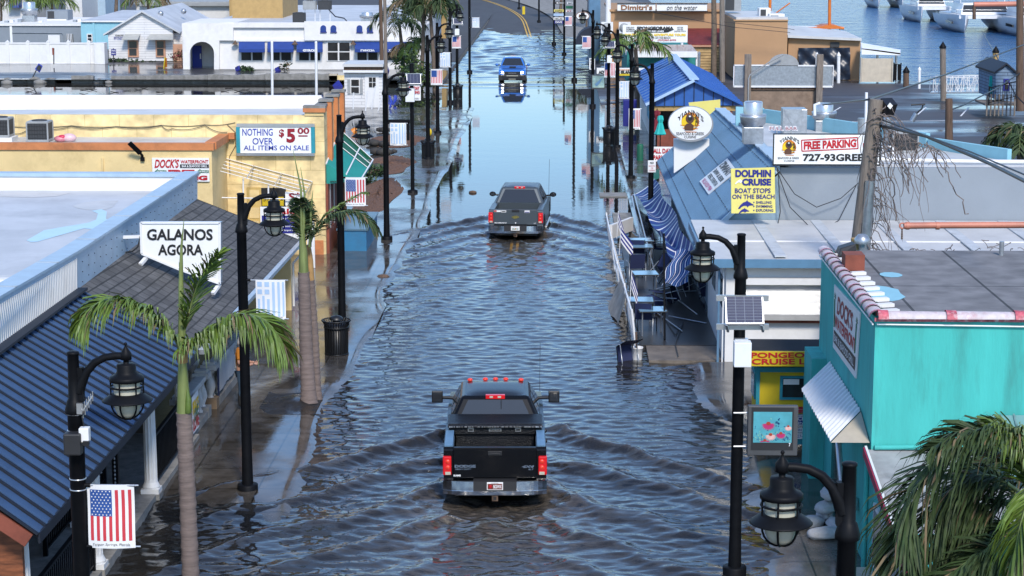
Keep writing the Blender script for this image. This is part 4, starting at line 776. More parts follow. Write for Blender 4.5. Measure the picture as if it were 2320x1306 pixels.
# ---- white shed with roller shutter
W = thing('shutter_shed', 'white shed with a closed grey roller shutter and a pale flat roof', 'shed', (8, 54, 0)); ys_ = 51.25; wx = 4.38
mb = MB(); mb.box(wx, 40, ys_, 57.4, -.1, 2.62, K['white_paint']); mb.build('wall', W)
mb = MB(); mb.hexa([(3.85, 50.85, 2.74), (40, 50.85, 2.74), (40, 57.45, 2.80), (3.85, 57.45, 2.80)], [(3.85, 50.85, 2.86), (40, 50.85, 2.86), (40, 57.45, 2.92), (3.85, 57.45, 2.92)], K['white_roof']); mb.build('roof', W)
mb = MB()
for x in (5.6, 7.3, 9.1, 10.9, 12.7): mb.box(x, x+.3, 50.95, 57.4, 2.9, 2.935, mat('roof_seam', (.5, .52, .53), .6, dirt='#8c8d88', damt=.6, ds=2))
mb.box(3.9, 40, 53.6, 53.68, 2.885, 2.91, K['white_stucco']); mb.build('roof_seams', W)
mb = MB(); mb.box(3.84, 40, 50.78, 50.848, 2.64, 2.86, mat('fascia_blue', (.10, .22, .34), .5)); mb.box(3.78, 3.848, 50.78, 57.4, 2.66, 2.86, K['steel_blue_dark']); mb.build('fascia', W)
mb = MB(); mb.yrect(ys_, 1640, 600, 1900, 604, K['white_metal'], .12, .002); a = YP(1675, 628, ys_); b = YP(1675, 642, ys_); mb.box(a.x, 12, ys_-.25, ys_-.002, b.z, a.z, K['white_paint']); sb = mb.build('shutter_box', W)
mb = MB(); a = YP(1675, 642, ys_); b = YP(1675, 712, ys_); n = 26
for i in range(n): z = b.z+(a.z-b.z)*(i+.5)/n; mb.tube([(a.x, ys_-.05, z), (12, ys_-.05, z)], (a.z-b.z)/n*.52, K['aluminium'], 6)
mb.build('roller_shutter', W)
mb = MB(); mb.yrect(ys_, 1690, 712, 1905, 721, mat('sill_grey', (.35, .34, .32), .7), .3, .002); mb.yrect(ys_, 1690, 721, 1905, 729, K['wood_red'], .18, .002); mb.build('counter_ledge', W)
mb = MB(); mb.yrect(ys_, 1623, 604, 1632, 825, K['steel_blue_dark'], .06, .002); mb.yrect(ys_, 1634, 604, 1641, 825, K['white_metal'], .05, .002); mb.build('corner_trim', W)
mb = MB(); mb.box(wx-.03, wx-.002, 51.8, 53.2, 1.3, 2.3, K['white_metal']); o = mb.build('window', W)
mb = MB()
for a, b in ((51.9, 52.5), (52.6, 53.1)): mb.box(wx-.04, wx-.03, a, b, 1.38, 2.22, K['glass'])
mb.build('pane', o)
mb = MB(); mb.box(wx-.03, wx-.002, 54.2, 55.6, 1.3, 2.3, K['white_metal']); o = mb.build('window', W); mb = MB(); mb.box(wx-.04, wx-.03, 54.3, 55.5, 1.38, 2.22, K['glass']); mb.build('pane', o)
mb = MB(); mb.box(8.0, 40, 50.4, 50.78, 2.5, 2.7, K['white_roof']); mb.box(8, 40, 50.3, 50.4, 2.42, 2.55, K['wood_red']); mb.build('rear_gutter', W)
# ---- grey and blue seafood restaurant
N_ = thing('seafood_restaurant', 'long grey blue restaurant with a steep steel blue ribbed roof over the patio', 'restaurant', (10, 66, 0)); yg = 57.5
e0, e1, r1, r0 = V(3.95, yg, 2.1), V(3.95, 79.5, 2.05), V(6.3, 79.5, 4.15), YP(1766, 375, yg)
mb = MB(); a = YP(1765, 500, yg); mb.prism([(a.x, yg, 0), (45, yg, 0), (45, 58.6, 0), (13.4, 59.2, 0), (7.3, 71, 0), (a.x, 71, 0)], (0, 0, 4.45), K['grey_wall']); mb.build('wall', N_)
mb = MB(); mb.add([(4.5, yg+.01, 0), (a.x-.003, yg+.01, 0), (a.x-.003, yg+.01, 4.3), (4.5, yg+.01, 2.5)], [(0, 1, 2, 3)], K['blue_grey_wall']); mb.box(4.5, 4.6, yg+.02, 79, 0, 2.5, K['blue_grey_wall']); mb.build('gable_wall', N_)
mb = MB(); mb.prism([(a.x+.2, yg+.2, 4.452), (44, yg+.2, 4.452), (44, 58.5, 4.452), (13.3, 59.1, 4.452), (7.2, 70.9, 4.452), (a.x+.2, 70.9, 4.452)], (0, 0, .018), K['white_roof']); mb.build('flat_roof', N_)
mb = MB(); mb.tube([(9.2, yg+.8, 4.6), (12, yg+.7, 4.56), (30, yg+.5, 4.5)], .06, K['white_metal'], 8); mb.tube([(9.6, yg+1.5, 4.48), (9.6, yg+1.5, 4.9), (9.9, yg+1.5, 4.9), (9.9, yg+1.5, 4.48)], .05, K['white_metal'], 8); mb.build('roof_pipe', N_)
mb = MB(); dn = V(0, 0, -.08); mb.hexa([e0+dn, e1+dn, r1+dn, r0+dn], [e0, e1, r1, r0], K['steel_blue'])
for i in range(111): t_ = i/110; mb.bar(lerp(e0, e1, t_)+V(0, 0, .008), lerp(r0, r1, t_)+V(0, 0, .012), .06, .045, K['steel_blue'])
mb.build('metal_roof', N_)
mb = MB()
for q in np.linspace(.08, .92, 6):
    for i in range(75): a = lerp(lerp(e0, r0, q), lerp(e1, r1, q), (i+.4)/75); mb.bar(a+V(0, 0, .032), a+V(0, .11, .032), .045, .008, K['blue_roof_dark'])
mb.build('screw_rows', N_)
mb = MB()
for i in range(26): q = i/26; p, p2 = lerp(r0, r1, q), lerp(r0, r1, q+.037); mb.bar(p+V(.12, 0, .02), p2+V(.12, 0, .02+.02*(i % 3)), .42, .05, K['pale_blue_metal'])
mb.build('ridge_cap', N_)
mb = MB(); mb.hexa([e0+V(0, -.12, -.14), r0+V(0, -.12, -.14), r0+V(0, -.02, -.14), e0+V(0, -.02, -.14)], [e0+V(0, -.12, .04), r0+V(0, -.12, .04), r0+V(0, -.02, .04), e0+V(0, -.02, .04)], K['pale_blue_metal']); mb.build('rake_trim', N_)
mb = MB(); mb.hexa([(4.5, yg-.9, 2.45), (5.2, yg-.9, 2.45), (5.7, yg-.14, 2.6), (4.3, yg-.14, 2.3)], [(4.5, yg-.9, 2.5), (5.2, yg-.9, 2.5), (5.7, yg-.14, 2.66), (4.3, yg-.14, 2.36)], K['pale_blue_metal']); mb.build('flashing', N_)
mb = MB(); mb.hexa([(6.3, 71.02, 4.3), (7.3, 71.02, 4.3), (7.3, 71.2, 4.3), (6.3, 71.2, 4.3)], [(6.3, 71.02, 5.0), (7.3, 71.02, 4.95), (7.3, 71.2, 4.95), (6.3, 71.2, 5.0)], K['sky_wall']); mb.bar((7.32, 71, 4.5), (11.6, 62.7, 4.5), .16, .85, K['sky_wall']); mb.bar((11.65, 62.6, 4.6), (13.4, 59.3, 4.6), .16, .4, K['sky_wall']); mb.build('back_parapet', N_)
def roofhit(px, py):
    nrm = (e1-e0).cross(r0-e0); r = ray(px, py); o = V(0, 0, H); k = (e0-o).dot(nrm)/r.dot(nrm); return o+r*k
def plane_px(px, py, lift=.045): return roofhit(px, py)+V(-.75, 0, .66).normalized()*lift
# oval sign on its pylon
hp = roofhit(1538, 392); yo = hp.y
S = thing('oval_sign', "oval white sign reading YIANNI'S with a diver helmet at sunset on a white pylon", 'sign', hp)
mb = MB(); L = [YP(x, y, yo) for x, y in ((1527, 393), (1527, 316), (1607, 316), (1607, 336))]; mb.prism(L, (0, .35, 0), K['sign_white']); mb.build('pylon', S)
def ell(cx, cy, rx, ry, n=40, a0=0, a1=360): return [(cx+rx*math.cos(R(a0+(a1-a0)*i/n)), cy-ry*math.sin(R(a0+(a1-a0)*i/n))) for i in range(n)]
mb = MB(); mb.ypoly(yo-.1, ell(1564, 280, 51, 40), K['hvac_grey'], .30); mb.build('case', S); mb = MB(); mb.ypoly(yo-.4, ell(1564, 280, 49, 37.6), K['sign_white'], .012); mb.build('face', S)
def diver_logo(mb, Y, cx, cy, s):
    orange, yel, brown, dk = K['text_orange'], K['text_yellow'], mat('logo_brown', (.10, .04, .02), .5, var=0), K['text_black']
    mb.ypoly(Y, ell(cx, cy, 22*s, 23*s, 28), orange, .003); mb.ypoly(Y-.004, ell(cx-2*s, cy+2*s, 20*s, 19*s, 28), yel, .003)
    for k in range(5): mb.ypoly(Y-.008, [(cx-(26-3*k)*s, cy+(8+4*k)*s), (cx+(24-2*k)*s, cy+(9+4*k)*s), (cx+(22-2*k)*s, cy+(10.6+4*k)*s), (cx-(22-3*k)*s, cy+(10+4*k)*s)], K['text_white' if k % 2 else 'text_orange'], .003)
    mb.ypoly(Y-.012, [(cx-14*s, cy+22*s), (cx+7*s, cy+22*s), (cx+9*s, cy+10*s), (cx+2*s, cy+4*s), (cx-9*s, cy+5*s), (cx-15*s, cy+12*s)], brown, .003)
    mb.ypoly(Y-.016, ell(cx-1*s, cy-7*s, 10.5*s, 11.5*s, 20), brown, .003); mb.ypoly(Y-.020, ell(cx-1*s, cy-8*s, 6*s, 6*s, 16), dk, .003); mb.ypoly(Y-.024, ell(cx-1*s, cy-13*s, 2.6*s, 2*s, 12), K['text_white'], .003)
    for px, py in ((15, -9), (18, 0)):
        mb.ypoly(Y-.020, [(cx+(px-.6)*s, cy+py*s), (cx+(px+.8)*s, cy+py*s), (cx+(px-3)*s, cy+16*s), (cx+(px-4.4)*s, cy+16*s)], dk, .003)
        for k in range(7): a = R(51*k); mb.ypoly(Y-.022, [(cx+px*s, cy+py*s), (cx+(px+7*math.cos(a+.2))*s, cy+(py-7*math.sin(a+.2)+1)*s), (cx+(px+4*math.cos(a-.2))*s, cy+(py-4*math.sin(a-.2))*s)], dk, .003)
mb = MB(); diver_logo(mb, yo-.413, 1564, 276, .92); mb.build('emblem', S)
mb = MB(); mb.ytext("YIANNI'S", yo-.415, 1535, 256, 1594, 268, K['text_black'], .02, bend=lambda a: 1.5*(1-(2*a-1)**2)-.9); mb.ytext('SEAFOOD & GREEK', yo-.415, 1532, 300, 1596, 307, K['text_black'], .015); mb.ytext('CUISINE', yo-.415, 1550, 308, 1577, 314, K['text_black'], .015); mb.build('lettering', S)
S = thing('roof_panel_sign', 'white sign panel with black and pink lettering lying on the steel blue roof', 'sign', roofhit(1625, 405))
q4 = [plane_px(*p) for p in ((1587, 413), (1607, 442), (1671, 389), (1650, 361))]; mb = MB(); mb.prism(q4, (.02, 0, -.02), K['sign_white']); mb.build('board', S)
mb = MB(); f = lambda u, v: lerp(lerp(q4[0], q4[3], u), lerp(q4[1], q4[2], u), v)+V(-.008, 0, .008)
def rt(t_, u0, u1, v0, v1, m): mb.text(t_, f(u0, v1), f(u0, v0), f(u1, v1), m, .02)
for t_, u0, u1, m in (("YIANNI'S", .68, .94, 'text_black'), ('BEER & WINE', .46, .6, 'text_black'), ('AUTHENTIC GREEK', .26, .40, 'text_black'), ('HAPPY HOUR ALL DAY', .05, .19, 'text_pink')): rt(t_, u0, u1, .08, .92, K[m])
mb.build('lettering', S)
# dolphin board, parking board
S = thing('dolphin_sign', 'square yellow board reading DOLPHIN CRUISE with leaping dolphins', 'sign', YP(1706, 484, 56.2)); y = 56.15
mb = MB(); L = [YP(x, yy, 56.2) for x, yy in ((1656, 383), (1755, 380), (1757, 483), (1657, 484))]; mb.prism(L, (0, .08, 0), K['yellow_sign']); mb.build('board', S)
mb = MB(); nv_ = K['text_navy']; y = 56.19
mb.ytext('DOLPHIN', y, 1666, 385, 1747, 402, nv_, .05); mb.ytext('CRUISE', y, 1681, 405, 1747, 421, nv_, .05); mb.ytext('BOAT STOPS', y, 1665, 427, 1746, 438, nv_, .02); mb.ytext('ON THE BEACH', y, 1659, 441, 1755, 451, nv_, .02)
for k, t_ in enumerate(('SHELLING', 'SWIMMING', 'EXPLORING')): mb.ytext(t_, y, 1713, 456+9*k, 1748+2*k, 462+9*k, nv_, .02); mb.ypoly(y, ell(1708, 459+9*k, 1.6, 1.6, 8), nv_, .004)
def dolph(mb, cx, cy, s, m, fl=1):
    top = [(-17, 7), (-13, 2), (-7, -3), (-1, -5), (2, -9), (4, -5), (9, -3), (13, 0), (18, 2.5), (17, 4), (12, 4), (6, 5), (3, 9), (1, 5), (-6, 5), (-12, 8), (-15, 12), (-20, 12)]
    mb.ypoly(y, [(cx+fl*a*s, cy+b*s) for a, b in top], m, .004)
dolph(mb, 1691, 462, .95, nv_); dolph(mb, 1686, 477, .65, nv_); mb.build('lettering', S)
mb = MB(); dolph(mb, 1676, 411, .55, K['sign_white']); mb.build('white_dolphin', S)
S = thing('free_parking_sign', 'long white billboard reading FREE PARKING 727-93GREEK above the grey wall', 'sign', YP(1870, 375, 57.3)); y = 57.3
mb = MB(); mb.yrect(y, 1750, 303, 1996, 375, K['text_black'], .1); mb.build('frame', S); mb = MB(); mb.yrect(y-.1, 1753, 306, 1993, 372, K['sign_white'], .012); mb.build('face', S)
mb = MB(); diver_logo(mb, y-.114, 1788, 334, .72); mb.build('emblem', S)
mb = MB(); mb.ytext("YIANNI'S", y-.116, 1766, 314, 1811, 323, K['text_black'], .02, bend=lambda a: 1.2*(1-(2*a-1)**2)-.6); mb.ytext('SEAFOOD & GREEK', y-.116, 1762, 356, 1811, 361, K['text_black'], .01); mb.ytext('CUISINE', y-.116, 1776, 363, 1800, 367, K['text_black'], .01)
L = [(1816, 318), (1943, 312), (1944, 337), (1817, 343)]
for i in range(4): mb.bar(YP(*L[i], y-.118), YP(*L[(i+1) % 4], y-.118), .03, .01, K['text_red'], up=(0, 1, 0))
mb.text('FREE PARKING', YP(1821, 340, y-.12), YP(1940, 334, y-.12), YP(1821, 321, y-.12), K['text_red'], .05); mb.ytext('727-93GREEK', y-.116, 1819, 349, 1976, 366, K['text_black'], .04)
mb.ypoly(y-.116, [(1955, 325), (1968, 325), (1968, 318), (1985, 331), (1968, 344), (1968, 337), (1955, 337)], K['text_red'], .004); mb.build('lettering', S)
S = thing('full_bar_sign', 'small white cutout sign reading FULL BAR on the restaurant roof', 'sign', YP(1775, 302, 62)); mb = MB(); mb.ytext('FULL BAR', 62, 1742, 286, 1808, 297, K['text_white'], .06); mb.build('lettering', S); mb = MB(); mb.ytext('FULL BAR', 61.97, 1744, 287.5, 1806, 295.5, K['text_maroon'], -.005); mb.build('inlay', S)
mb = MB(); mb.bar(YP(1760, 296, 62.02), YP(1760, 308, 62.02), .04, .03, K['hvac_grey']); mb.bar(YP(1792, 296, 62.02), YP(1792, 308, 62.02), .04, .03, K['hvac_grey']); mb.build('stand', S)
# rooftop plant
def exhaust(label, c, r, h):
    t = thing('exhaust_fan', label, 'exhaust fan', c); c = Vector(c); mb = MB(); mb.cbox(c+V(0, 0, h*.2), r*1.5, r*1.5, h*.4, K['galvanised']); mb.build('curb', t, bevel=.01)
    mb = MB(); mb.lathe([(r*.75, h*.4), (r*.95, h*.48), (r, h*.62), (r*1.02, h*.7), (r*.75, h*.7)], K['galvanised'], c, 24); mb.build('bowl', t)
    mb = MB(); mb.lathe([(r*.72, h*.62), (r*.72, h*.97), (r*.66, h), (0, h*1.01)], K['aluminium'], c, 24); mb.build('motor_cap', t); return t
p = YP(1705, 322, 64); exhaust('tall shiny exhaust fan at the top of the steel blue roof', (p.x, 64, 4.45), .42, 1.35)
p = YP(1866, 305, 68); exhaust('shiny exhaust fan in the middle of the restaurant roof', (p.x, 68, 4.45), .42, .95)
t = thing('roof_duct', 'square galvanised duct box between the two exhaust fans', 'duct', YP(1797, 302, 67)); mb = MB(); mb.yrect(67, 1768, 243, 1822, 302, K['galvanised'], .9); mb.build('box', t, bevel=.015); mb = MB(); mb.yrect(66.09, 1773, 248, 1817, 298, K['galvanised'], .01); mb.prism([YP(1776, 250, 66.07), YP(1814, 250, 66.07), YP(1795, 285, 66.07)], (0, -.012, 0), K['galvanised']); mb.build('panel', t)
t = thing('roof_vent', 'galvanised hood box behind the tall exhaust fan', 'vent', YP(1690, 270, 70)); mb = MB(); mb.yrect(70, 1684, 232, 1724, 262, K['galvanised'], .6); mb.build('hood', t, bevel=.02)
p = YP(2046, 350, 61.5); ac_unit('condenser_unit', 'grey condenser unit with a wide grille on the restaurant roof', (p.x, 61.5, 4.47), .78, .75, .62)
for k, (x, y0_, y1_) in enumerate(((1963, 210, 270), (1953, 268, 312), (2010, 268, 330))): p = YP(x, y1_, 60.5+k); q_ = YP(x, y0_, 60.5+k); solo(MB().tube([(p.x, p.y, 4.46), q_], .045 if k == 0 else .13, K['white_metal' if k == 0 else 'galvanised'], 12), 'vent_pipe', ['thin white vent pipe rising beside the utility pole top', 'stout galvanised flue left of the utility pole', 'stout galvanised flue right of the utility pole'][k], 'pipe')
solo(MB().tube([YP(1846, 262, 64), YP(1846, 238, 64), YP(1858, 234, 64)], .05, K['white_metal'], 8), 'service_mast', 'white bent service mast on the restaurant roof', 'mast')
mb = MB(); p = YP(2080, 350, 75); solo(MB().cbox((16.2, 74, 4.7), 1.9, 1.2, .5, K['tank_white']), 'roof_tank', 'white rounded tank box behind the grey wall top', 'tank', bevel=.15).location.z = .6
# ---- patio furniture
def table_proto():
    t = thing('patio_table', '', 'table'); mb = MB(); mb.box(-.38, .38, -.38, .38, .72, .75, K['table_blue']); mb.build('table_top', t, bevel=.02)
    mb = MB(); [mb.bar(a, b, .02, .028, K['hvac_dark']) for a, b in (((-.39, -.39, .735), (.39, -.39, .735)), ((.39, -.39, .735), (.39, .39, .735)), ((.39, .39, .735), (-.39, .39, .735)), ((-.39, .39, .735), (-.39, -.39, .735)))]; mb.build('edge_band', t)
    for a, b in ((-1, -1), (1, -1), (1, 1), (-1, 1)): mb = MB(); mb.tube([(a*.3, b*.3, .72), (a*.3, b*.3, 0)], .02, K['galvanised'], 6); mb.build('leg', t)
    return t
def chair_proto():
    t = thing('patio_chair', '', 'chair'); m = K['cloth_navy']
    mb = MB(); mb.grid(lambda u, v: V(-.24+.48*u, -.22+.46*v, .44-.03*math.sin(3.14*v)), 4, 5, m); mb.build('seat', t)
    mb = MB(); mb.grid(lambda u, v: V(-.24+.48*u, .24+.12*v, .44+.48*v), 4, 4, m); mb.build('backrest', t)
    for s in (-1, 1):
        mb = MB(); mb.tube([(s*.26, .36, .94), (s*.26, .24, .45), (s*.27, -.24, .44), (s*.27, -.27, 0)], .014, K['black_paint'], 6); mb.build('side_frame', t)
        mb = MB(); mb.tube([(s*.27, -.22, .64), (s*.27, .28, .64), (s*.27, .32, 0)], .014, K['galvanised'], 6); mb.build('leg', t)
    return t
tp = table_proto(); cp = chair_proto()
TB = [((1454, 543), 0.1, 'blue topped patio table farthest up the patio'), ((1452, 557), .05, 'blue topped patio table second from the far end of the patio'), ((1462, 618), .1, 'blue topped patio table in the middle of the row by the railing'), ((1450, 678), 0, 'blue topped patio table just behind the nearest patio table'), ((1477, 700), .08, 'blue topped patio table nearest the camera with a chair under it')]
for i, (p, rz, lab) in enumerate(TB):
    g = G(*p, .8); o = tp if i == 0 else dup(tp, label=lab); o.location = (g.x, g.y, .05); o.rotation_euler.z = rz; o['label'] = lab; o['group'] = 'blue topped patio tables'
CH = [((1462, 760), 2.9, 0, 'navy sling chair facing the nearest patio table'), ((1500, 595), 1.4, 0, 'navy sling chair beside the middle of the patio'), ((1440, 640), 3.3, 0, 'navy sling chair squeezed by the railing flags'), ((1530, 660), 1, 1.5, 'navy sling chair toppled on its back in the patio middle'), ((1575, 690), 2.2, 1.2, 'navy sling chair tipped over by the shed wall'), ((1395, 812), .6, 1.35, 'navy chair lying in the flood water by the bucket'), ((1520, 720), 4, 1.6, 'navy sling chair lying with its legs toward the camera'), ((1550, 630), .3, .9, 'navy sling chair leaning under the lamp head'), ((1445, 605), 3.0, 0, 'navy sling chair beside the second far table'), ((1600, 640), .5, 1.1, 'navy sling chair upended against the shed window'),
      ((1490, 655), 2.2, .8, 'navy sling chair tilted between the two middle tables'), ((1560, 585), 1.9, 0, 'navy sling chair under the canopy end'), ((1545, 690), 5, 1.7, 'navy sling chair overturned beside the upright canopy pole'), ((1585, 640), 4, 0, 'navy sling chair standing by the shed side wall'), ((1520, 560), .4, 0, 'navy sling chair at the far back of the patio'), ((1500, 690), 1.2, 1.2, 'navy sling chair fallen behind the nearest table')]
for i, (p, rz, rx, lab) in enumerate(CH):
    g = G(*p); o = cp if i == 0 else dup(cp, label=lab); o.location = (g.x, g.y, .05 if i != 5 else -.08); o.rotation_euler = (rx, 0, rz); o['label'] = lab; o['group'] = 'navy patio chairs'
    if rx: o.location.z += .16
for k, (a, b) in enumerate((((1535, 690), (1580, 722)), ((1515, 728), (1600, 742)), ((1490, 722), (1545, 760)), ((1530, 672), (1590, 668)))):
    a, b = G(*a), G(*b); solo(MB().tube([a+V(0, 0, .15), b+V(0, 0, .12)], .02, K['galvanised'], 6), 'loose_leg', ['loose metal leg lying on the patio by the lamp', 'long loose metal leg lying at the patio centre', 'loose metal leg beside the nearest patio table', 'loose metal leg lying at the patio back'][k], 'metal tube')
t = thing('patio_railing', 'white patio railing leaning toward the flooded street', 'railing', (2.1, 62, 0))
mb = MB(); pts = [(2.12, 53.0, 0), (2.05, 57, 0), (1.95, 61, 0), (1.9, 66, 0), (1.86, 71.5, 0)]
for a, b in zip(pts, pts[1:]): a, b = Vector(a), Vector(b); mb.tube([a+V(-.12, 0, 1.02), b+V(-.12, 0, 1.02)], .03, K['white_metal'], 6); mb.tube([a+V(-.03, 0, .3), b+V(-.03, 0, .3)], .025, K['white_metal'], 6)
mb.build('rail', t); mb = MB()
for i in range(50): q = i/49*18.4; y = 53.0+q; x = 2.12-.26*q/18.4; mb.tube([(x-.03, y, .1), (x-.12, y, 1.02)], .018, K['white_metal'], 5)
mb.build('spindles', t)
for a in pts: mb = MB(); mb.tube([a, (a[0]-.13, a[1], 1.12)], .035, K['white_metal'], 6); mb.build('post', t)
mb = MB(); mb.grid(lambda u, v: V(2.0-.25*v-.25*math.sin(3*u)*v, 56.6+4*u, .95-.95*v+.06*math.sin(11*u)), 14, 8, mat('torn_cloth', (.38, .34, .29), .8, var=.3)); solo(mb, 'torn_sheet', 'torn beige sheet hanging over the patio railing', 'sheet')
solo(MB().bar((2.75, 74, .35), (1.9, 71.6, .4), .12, .5, K['white_paint']), 'fallen_board', 'white board with faint red print fallen at the far patio end', 'board')
for k, (x, y) in enumerate(((2.0, 67.5), (1.98, 64), (2.03, 55.5))):
    t = thing('greek_flag', ['small Greek flag at the far end of the patio railing', 'striped Greek flag drooping halfway along the patio railing', 'small furled Greek flag at the near patio railing'][k], 'flag', (x, y, .9))
    mb = MB(); mb.tube([(x, y, .8), (x+.05, y, 1.75)], .012, K['white_metal'], 5); mb.build('staff', t)
    w_ = .5 if k == 1 else .22
    for s in range(6):
        mb = MB(); mb.grid(lambda u, v: V(x+.05+w_*u*.8, y-.05*math.sin(5*u), 1.7-.08*s-.08*v-.55*u), 5, 1, K['text_navy' if s % 2 == 0 else 'flag_white']); mb.build('stripe', t)
t = thing('bucket', 'white plastic bucket with a post standing in it at the railing end', 'bucket', (*G(1443, 815).xy, 0)); c = G(1443, 815)
mb = MB(); mb.lathe([(.13, -.05), (.15, .3), (.165, .31), (.165, .34), (.145, .34), (.135, .05), (0, .05)], K['white_paint'], c, 20); mb.build('pail', t); mb = MB(); mb.tube([c+V(-.15, -.02, .3), c+V(0, -.17, .16), c+V(.15, -.02, .3)], .006, K['galvanised'], 5); mb.build('handle', t); mb = MB(); mb.tube([c+V(0, 0, .05), c+V(-.03, 0, .75)], .03, K['wood_brown'], 6); mb.build('post', t)
def stripe_sheet(name, label, fn, nu, nv, per=6, vert=False):
    mb = MB(); vs = [fn(i/nu, j/nv) for j in range(nv+1) for i in range(nu+1)]
    for j in range(nv):
        for i in range(nu):
            k = (i if not vert else j) % per; m = K['text_white'] if k == 0 else (K['steel_blue'] if k == per//2 else K['awning_blue'])
            mb.add([vs[j*(nu+1)+i], vs[j*(nu+1)+i+1], vs[(j+1)*(nu+1)+i+1], vs[(j+1)*(nu+1)+i]], [(0, 1, 2, 3)], m, True)
    return solo(mb, name, label, 'canopy')
ea, eb = XP(1482, 405, 3.95), V(3.98, yg+.3, 1.98); oa, ob = XP(1436, 437, 3.15), XP(1530, 572, 3.45)
def f1(u, v):
    p = lerp(lerp(ea, eb, u), lerp(oa, ob, u), v); return p+V(.08*math.sin(14*u+4*v), 0, -.38*math.sin(3.1*v)*(0.3+u)+.09*math.sin(21*u+5*v)*v-.25*u*u*v)
stripe_sheet('striped_canopy', 'collapsed blue and white striped canopy sagging from the steel blue roof eave', f1, 96, 10, 8)
ca, cb_ = YP(1530, 570, 56.8), YP(1590, 565, 56.5)
def f2_(u, v): p = lerp(ca, cb_, u)+(V(-.42, -.3, -.95)*v); return p+V(.05*math.sin(9*v+u*4), .06*math.sin(12*u+3*v), .06*math.sin(7*u))
stripe_sheet('striped_canopy_end', 'crumpled end of the blue striped canopy hanging over the patio', f2_, 40, 10, 6)
for k, (a, b) in enumerate((((1437, 440), (1490, 640)), ((1432, 445), (1455, 560)), ((1504, 530), (1506, 770)))):
    a, b = XP(*a, 3.0), G(*b, .1); solo(MB().tube([a, b], .03, K['aluminium' if k < 2 else 'black_paint'], 6), 'canopy_pole', ['leaning silver canopy pole crossing behind the patio tables', 'short leaning silver pole at the far patio corner', 'upright black canopy pole in the patio'][k], 'pole')
cable('fallen_cable', 'black cable trailing over the patio floor', [G(x, y, .12) for x, y in ((1500, 640), (1505, 720), (1530, 760), (1548, 730), (1530, 780), (1537, 808))], .012, 'hvac_dark')
# ================================================================== STREET FURNITURE
def lamp_proto():
    t = thing('street_lamp', '', 'street lamp'); bp = K['black_paint']; top = 6.1
    mb = MB(); mb.lathe([(.12, 0), (.105, .8), (.098, top-.78), (.125, top-.76), (.125, top-.71), (.095, top-.60), (.078, top-.58), (.07, top-.02), (.078, top-.015), (.078, top+.01), (.06, top+.02), (0, top+.025)], bp, n=18); mb.build('pole', t)
    mb = MB(); mb.lathe([(.21, -.2), (.21, .15), (.2, .165), (.12, .17)], bp, n=22); mb.build('base', t)
    mb = MB(); pts = [(.05, 0, top-.50), (.09, 0, top-.38), (.16, 0, top-.24), (.27, 0, top-.12), (.40, 0, top-.055), (.54, 0, top-.035), (.69, 0, top-.035)]
    mb.tube(pts, [.075, .07, .055, .05, .048, .048, .05], bp, 8); mb.box(.04, .12, -.045, .045, top-.62, top-.18, bp); mb.build('arm', t)
    L = thing('lantern', None, None); 
    bpy.data.objects.remove(L)
    c = .66; mb = MB(); mb.lathe([(.0, top+.14), (.018, top+.13), (.022, top+.11), (.01, top+.095), (.03, top+.06), (.07, top-.0), (.07, top-.08), (.035, top-.085), (.035, top-.13), (.11, top-.135), (.12, top-.15), (.12, top-.23), (.15, top-.27), (.2, top-.29), (.215, top-.305), (.215, top-.35), (.18, top-.355)], bp, (c, 0, 0), 24); cap = mb.build('lantern_cap', t)
    mb = MB(); mb.lathe([(.185, top-.505), (.205, top-.515), (.30, top-.585), (.315, top-.60), (.305, top-.605), (.19, top-.57)], bp, (c, 0, 0), 28); mb.build('shade', t)
    mb = MB(); mb.lathe([(.165, top-.35), (.165, top-.62), (.16, top-.70), (.13, top-.77), (.08, top-.81), (0, top-.825)], K['lamp_glass'], (c, 0, 0), 22); mb.build('globe', t)
    mb = MB()
    for k in range(6):
        a = 6.2832*k/6+.26; mb.tube([(c+.2*math.cos(a), .2*math.sin(a), top-.35), (c+.2*math.cos(a), .2*math.sin(a), top-.52)], .011, bp, 5)
    for k in range(3):
        a = 3.1416*k/3+.26; pts = [(c+.2*math.cos(q)*math.cos(a), .2*math.cos(q)*math.sin(a), top-.62-.22*math.sin(q)) for q in np.linspace(0, math.pi, 13)]; mb.tube(pts, .012, bp, 5)
    for z, r in ((top-.42, .2), (top-.62, .2)): mb.tube([(c+r*math.cos(q), r*math.sin(q), z) for q in np.linspace(0, 6.2832, 25)], .013, bp, 5, False)
    mb.build('cage', t); return t
lp = lamp_proto()
def toppx(px, py, z=6.1): return G(px, py, z)
LAMPS = []
LEFT = [((165, 800), 'black street lamp over the blue metal roof with an antenna and American flag banner'), ((545, 440), 'black street lamp standing in the wash before the shingle roof with a Greek flag banner'),
        ((768, 262), 'black street lamp beside the round trash can with an American flag banner'), ((872, 167), 'black street lamp on the dry pavement with a pale Greek flag banner and screen'),
        ((968, 81), 'black street lamp on the left kerb just past the solar panel post'), ((990, 53), 'black street lamp second past the solar panel post on the left kerb'), ((1019, 20), 'black street lamp third past the solar panel post on the left kerb')]
RIGHT = [((1925, 1052), 'black street lamp close up before the turquoise building door'), ((1680, 532), 'black street lamp carrying the near solar panel and flower screen on the right'), ((1478, 145), 'black street lamp beside the blue roofed kiosk'),
         ((1432, 101), 'black street lamp on the right kerb carrying the nearest right side American flag'), ((1400, 68), 'black street lamp on the right kerb carrying the faded Greek flag'), ((1380, 54), 'black street lamp on the right kerb behind the faded Greek flag one'), ((1344, 24), 'black street lamp farthest along the right kerb by the speed limit sign')]
POLE = {}
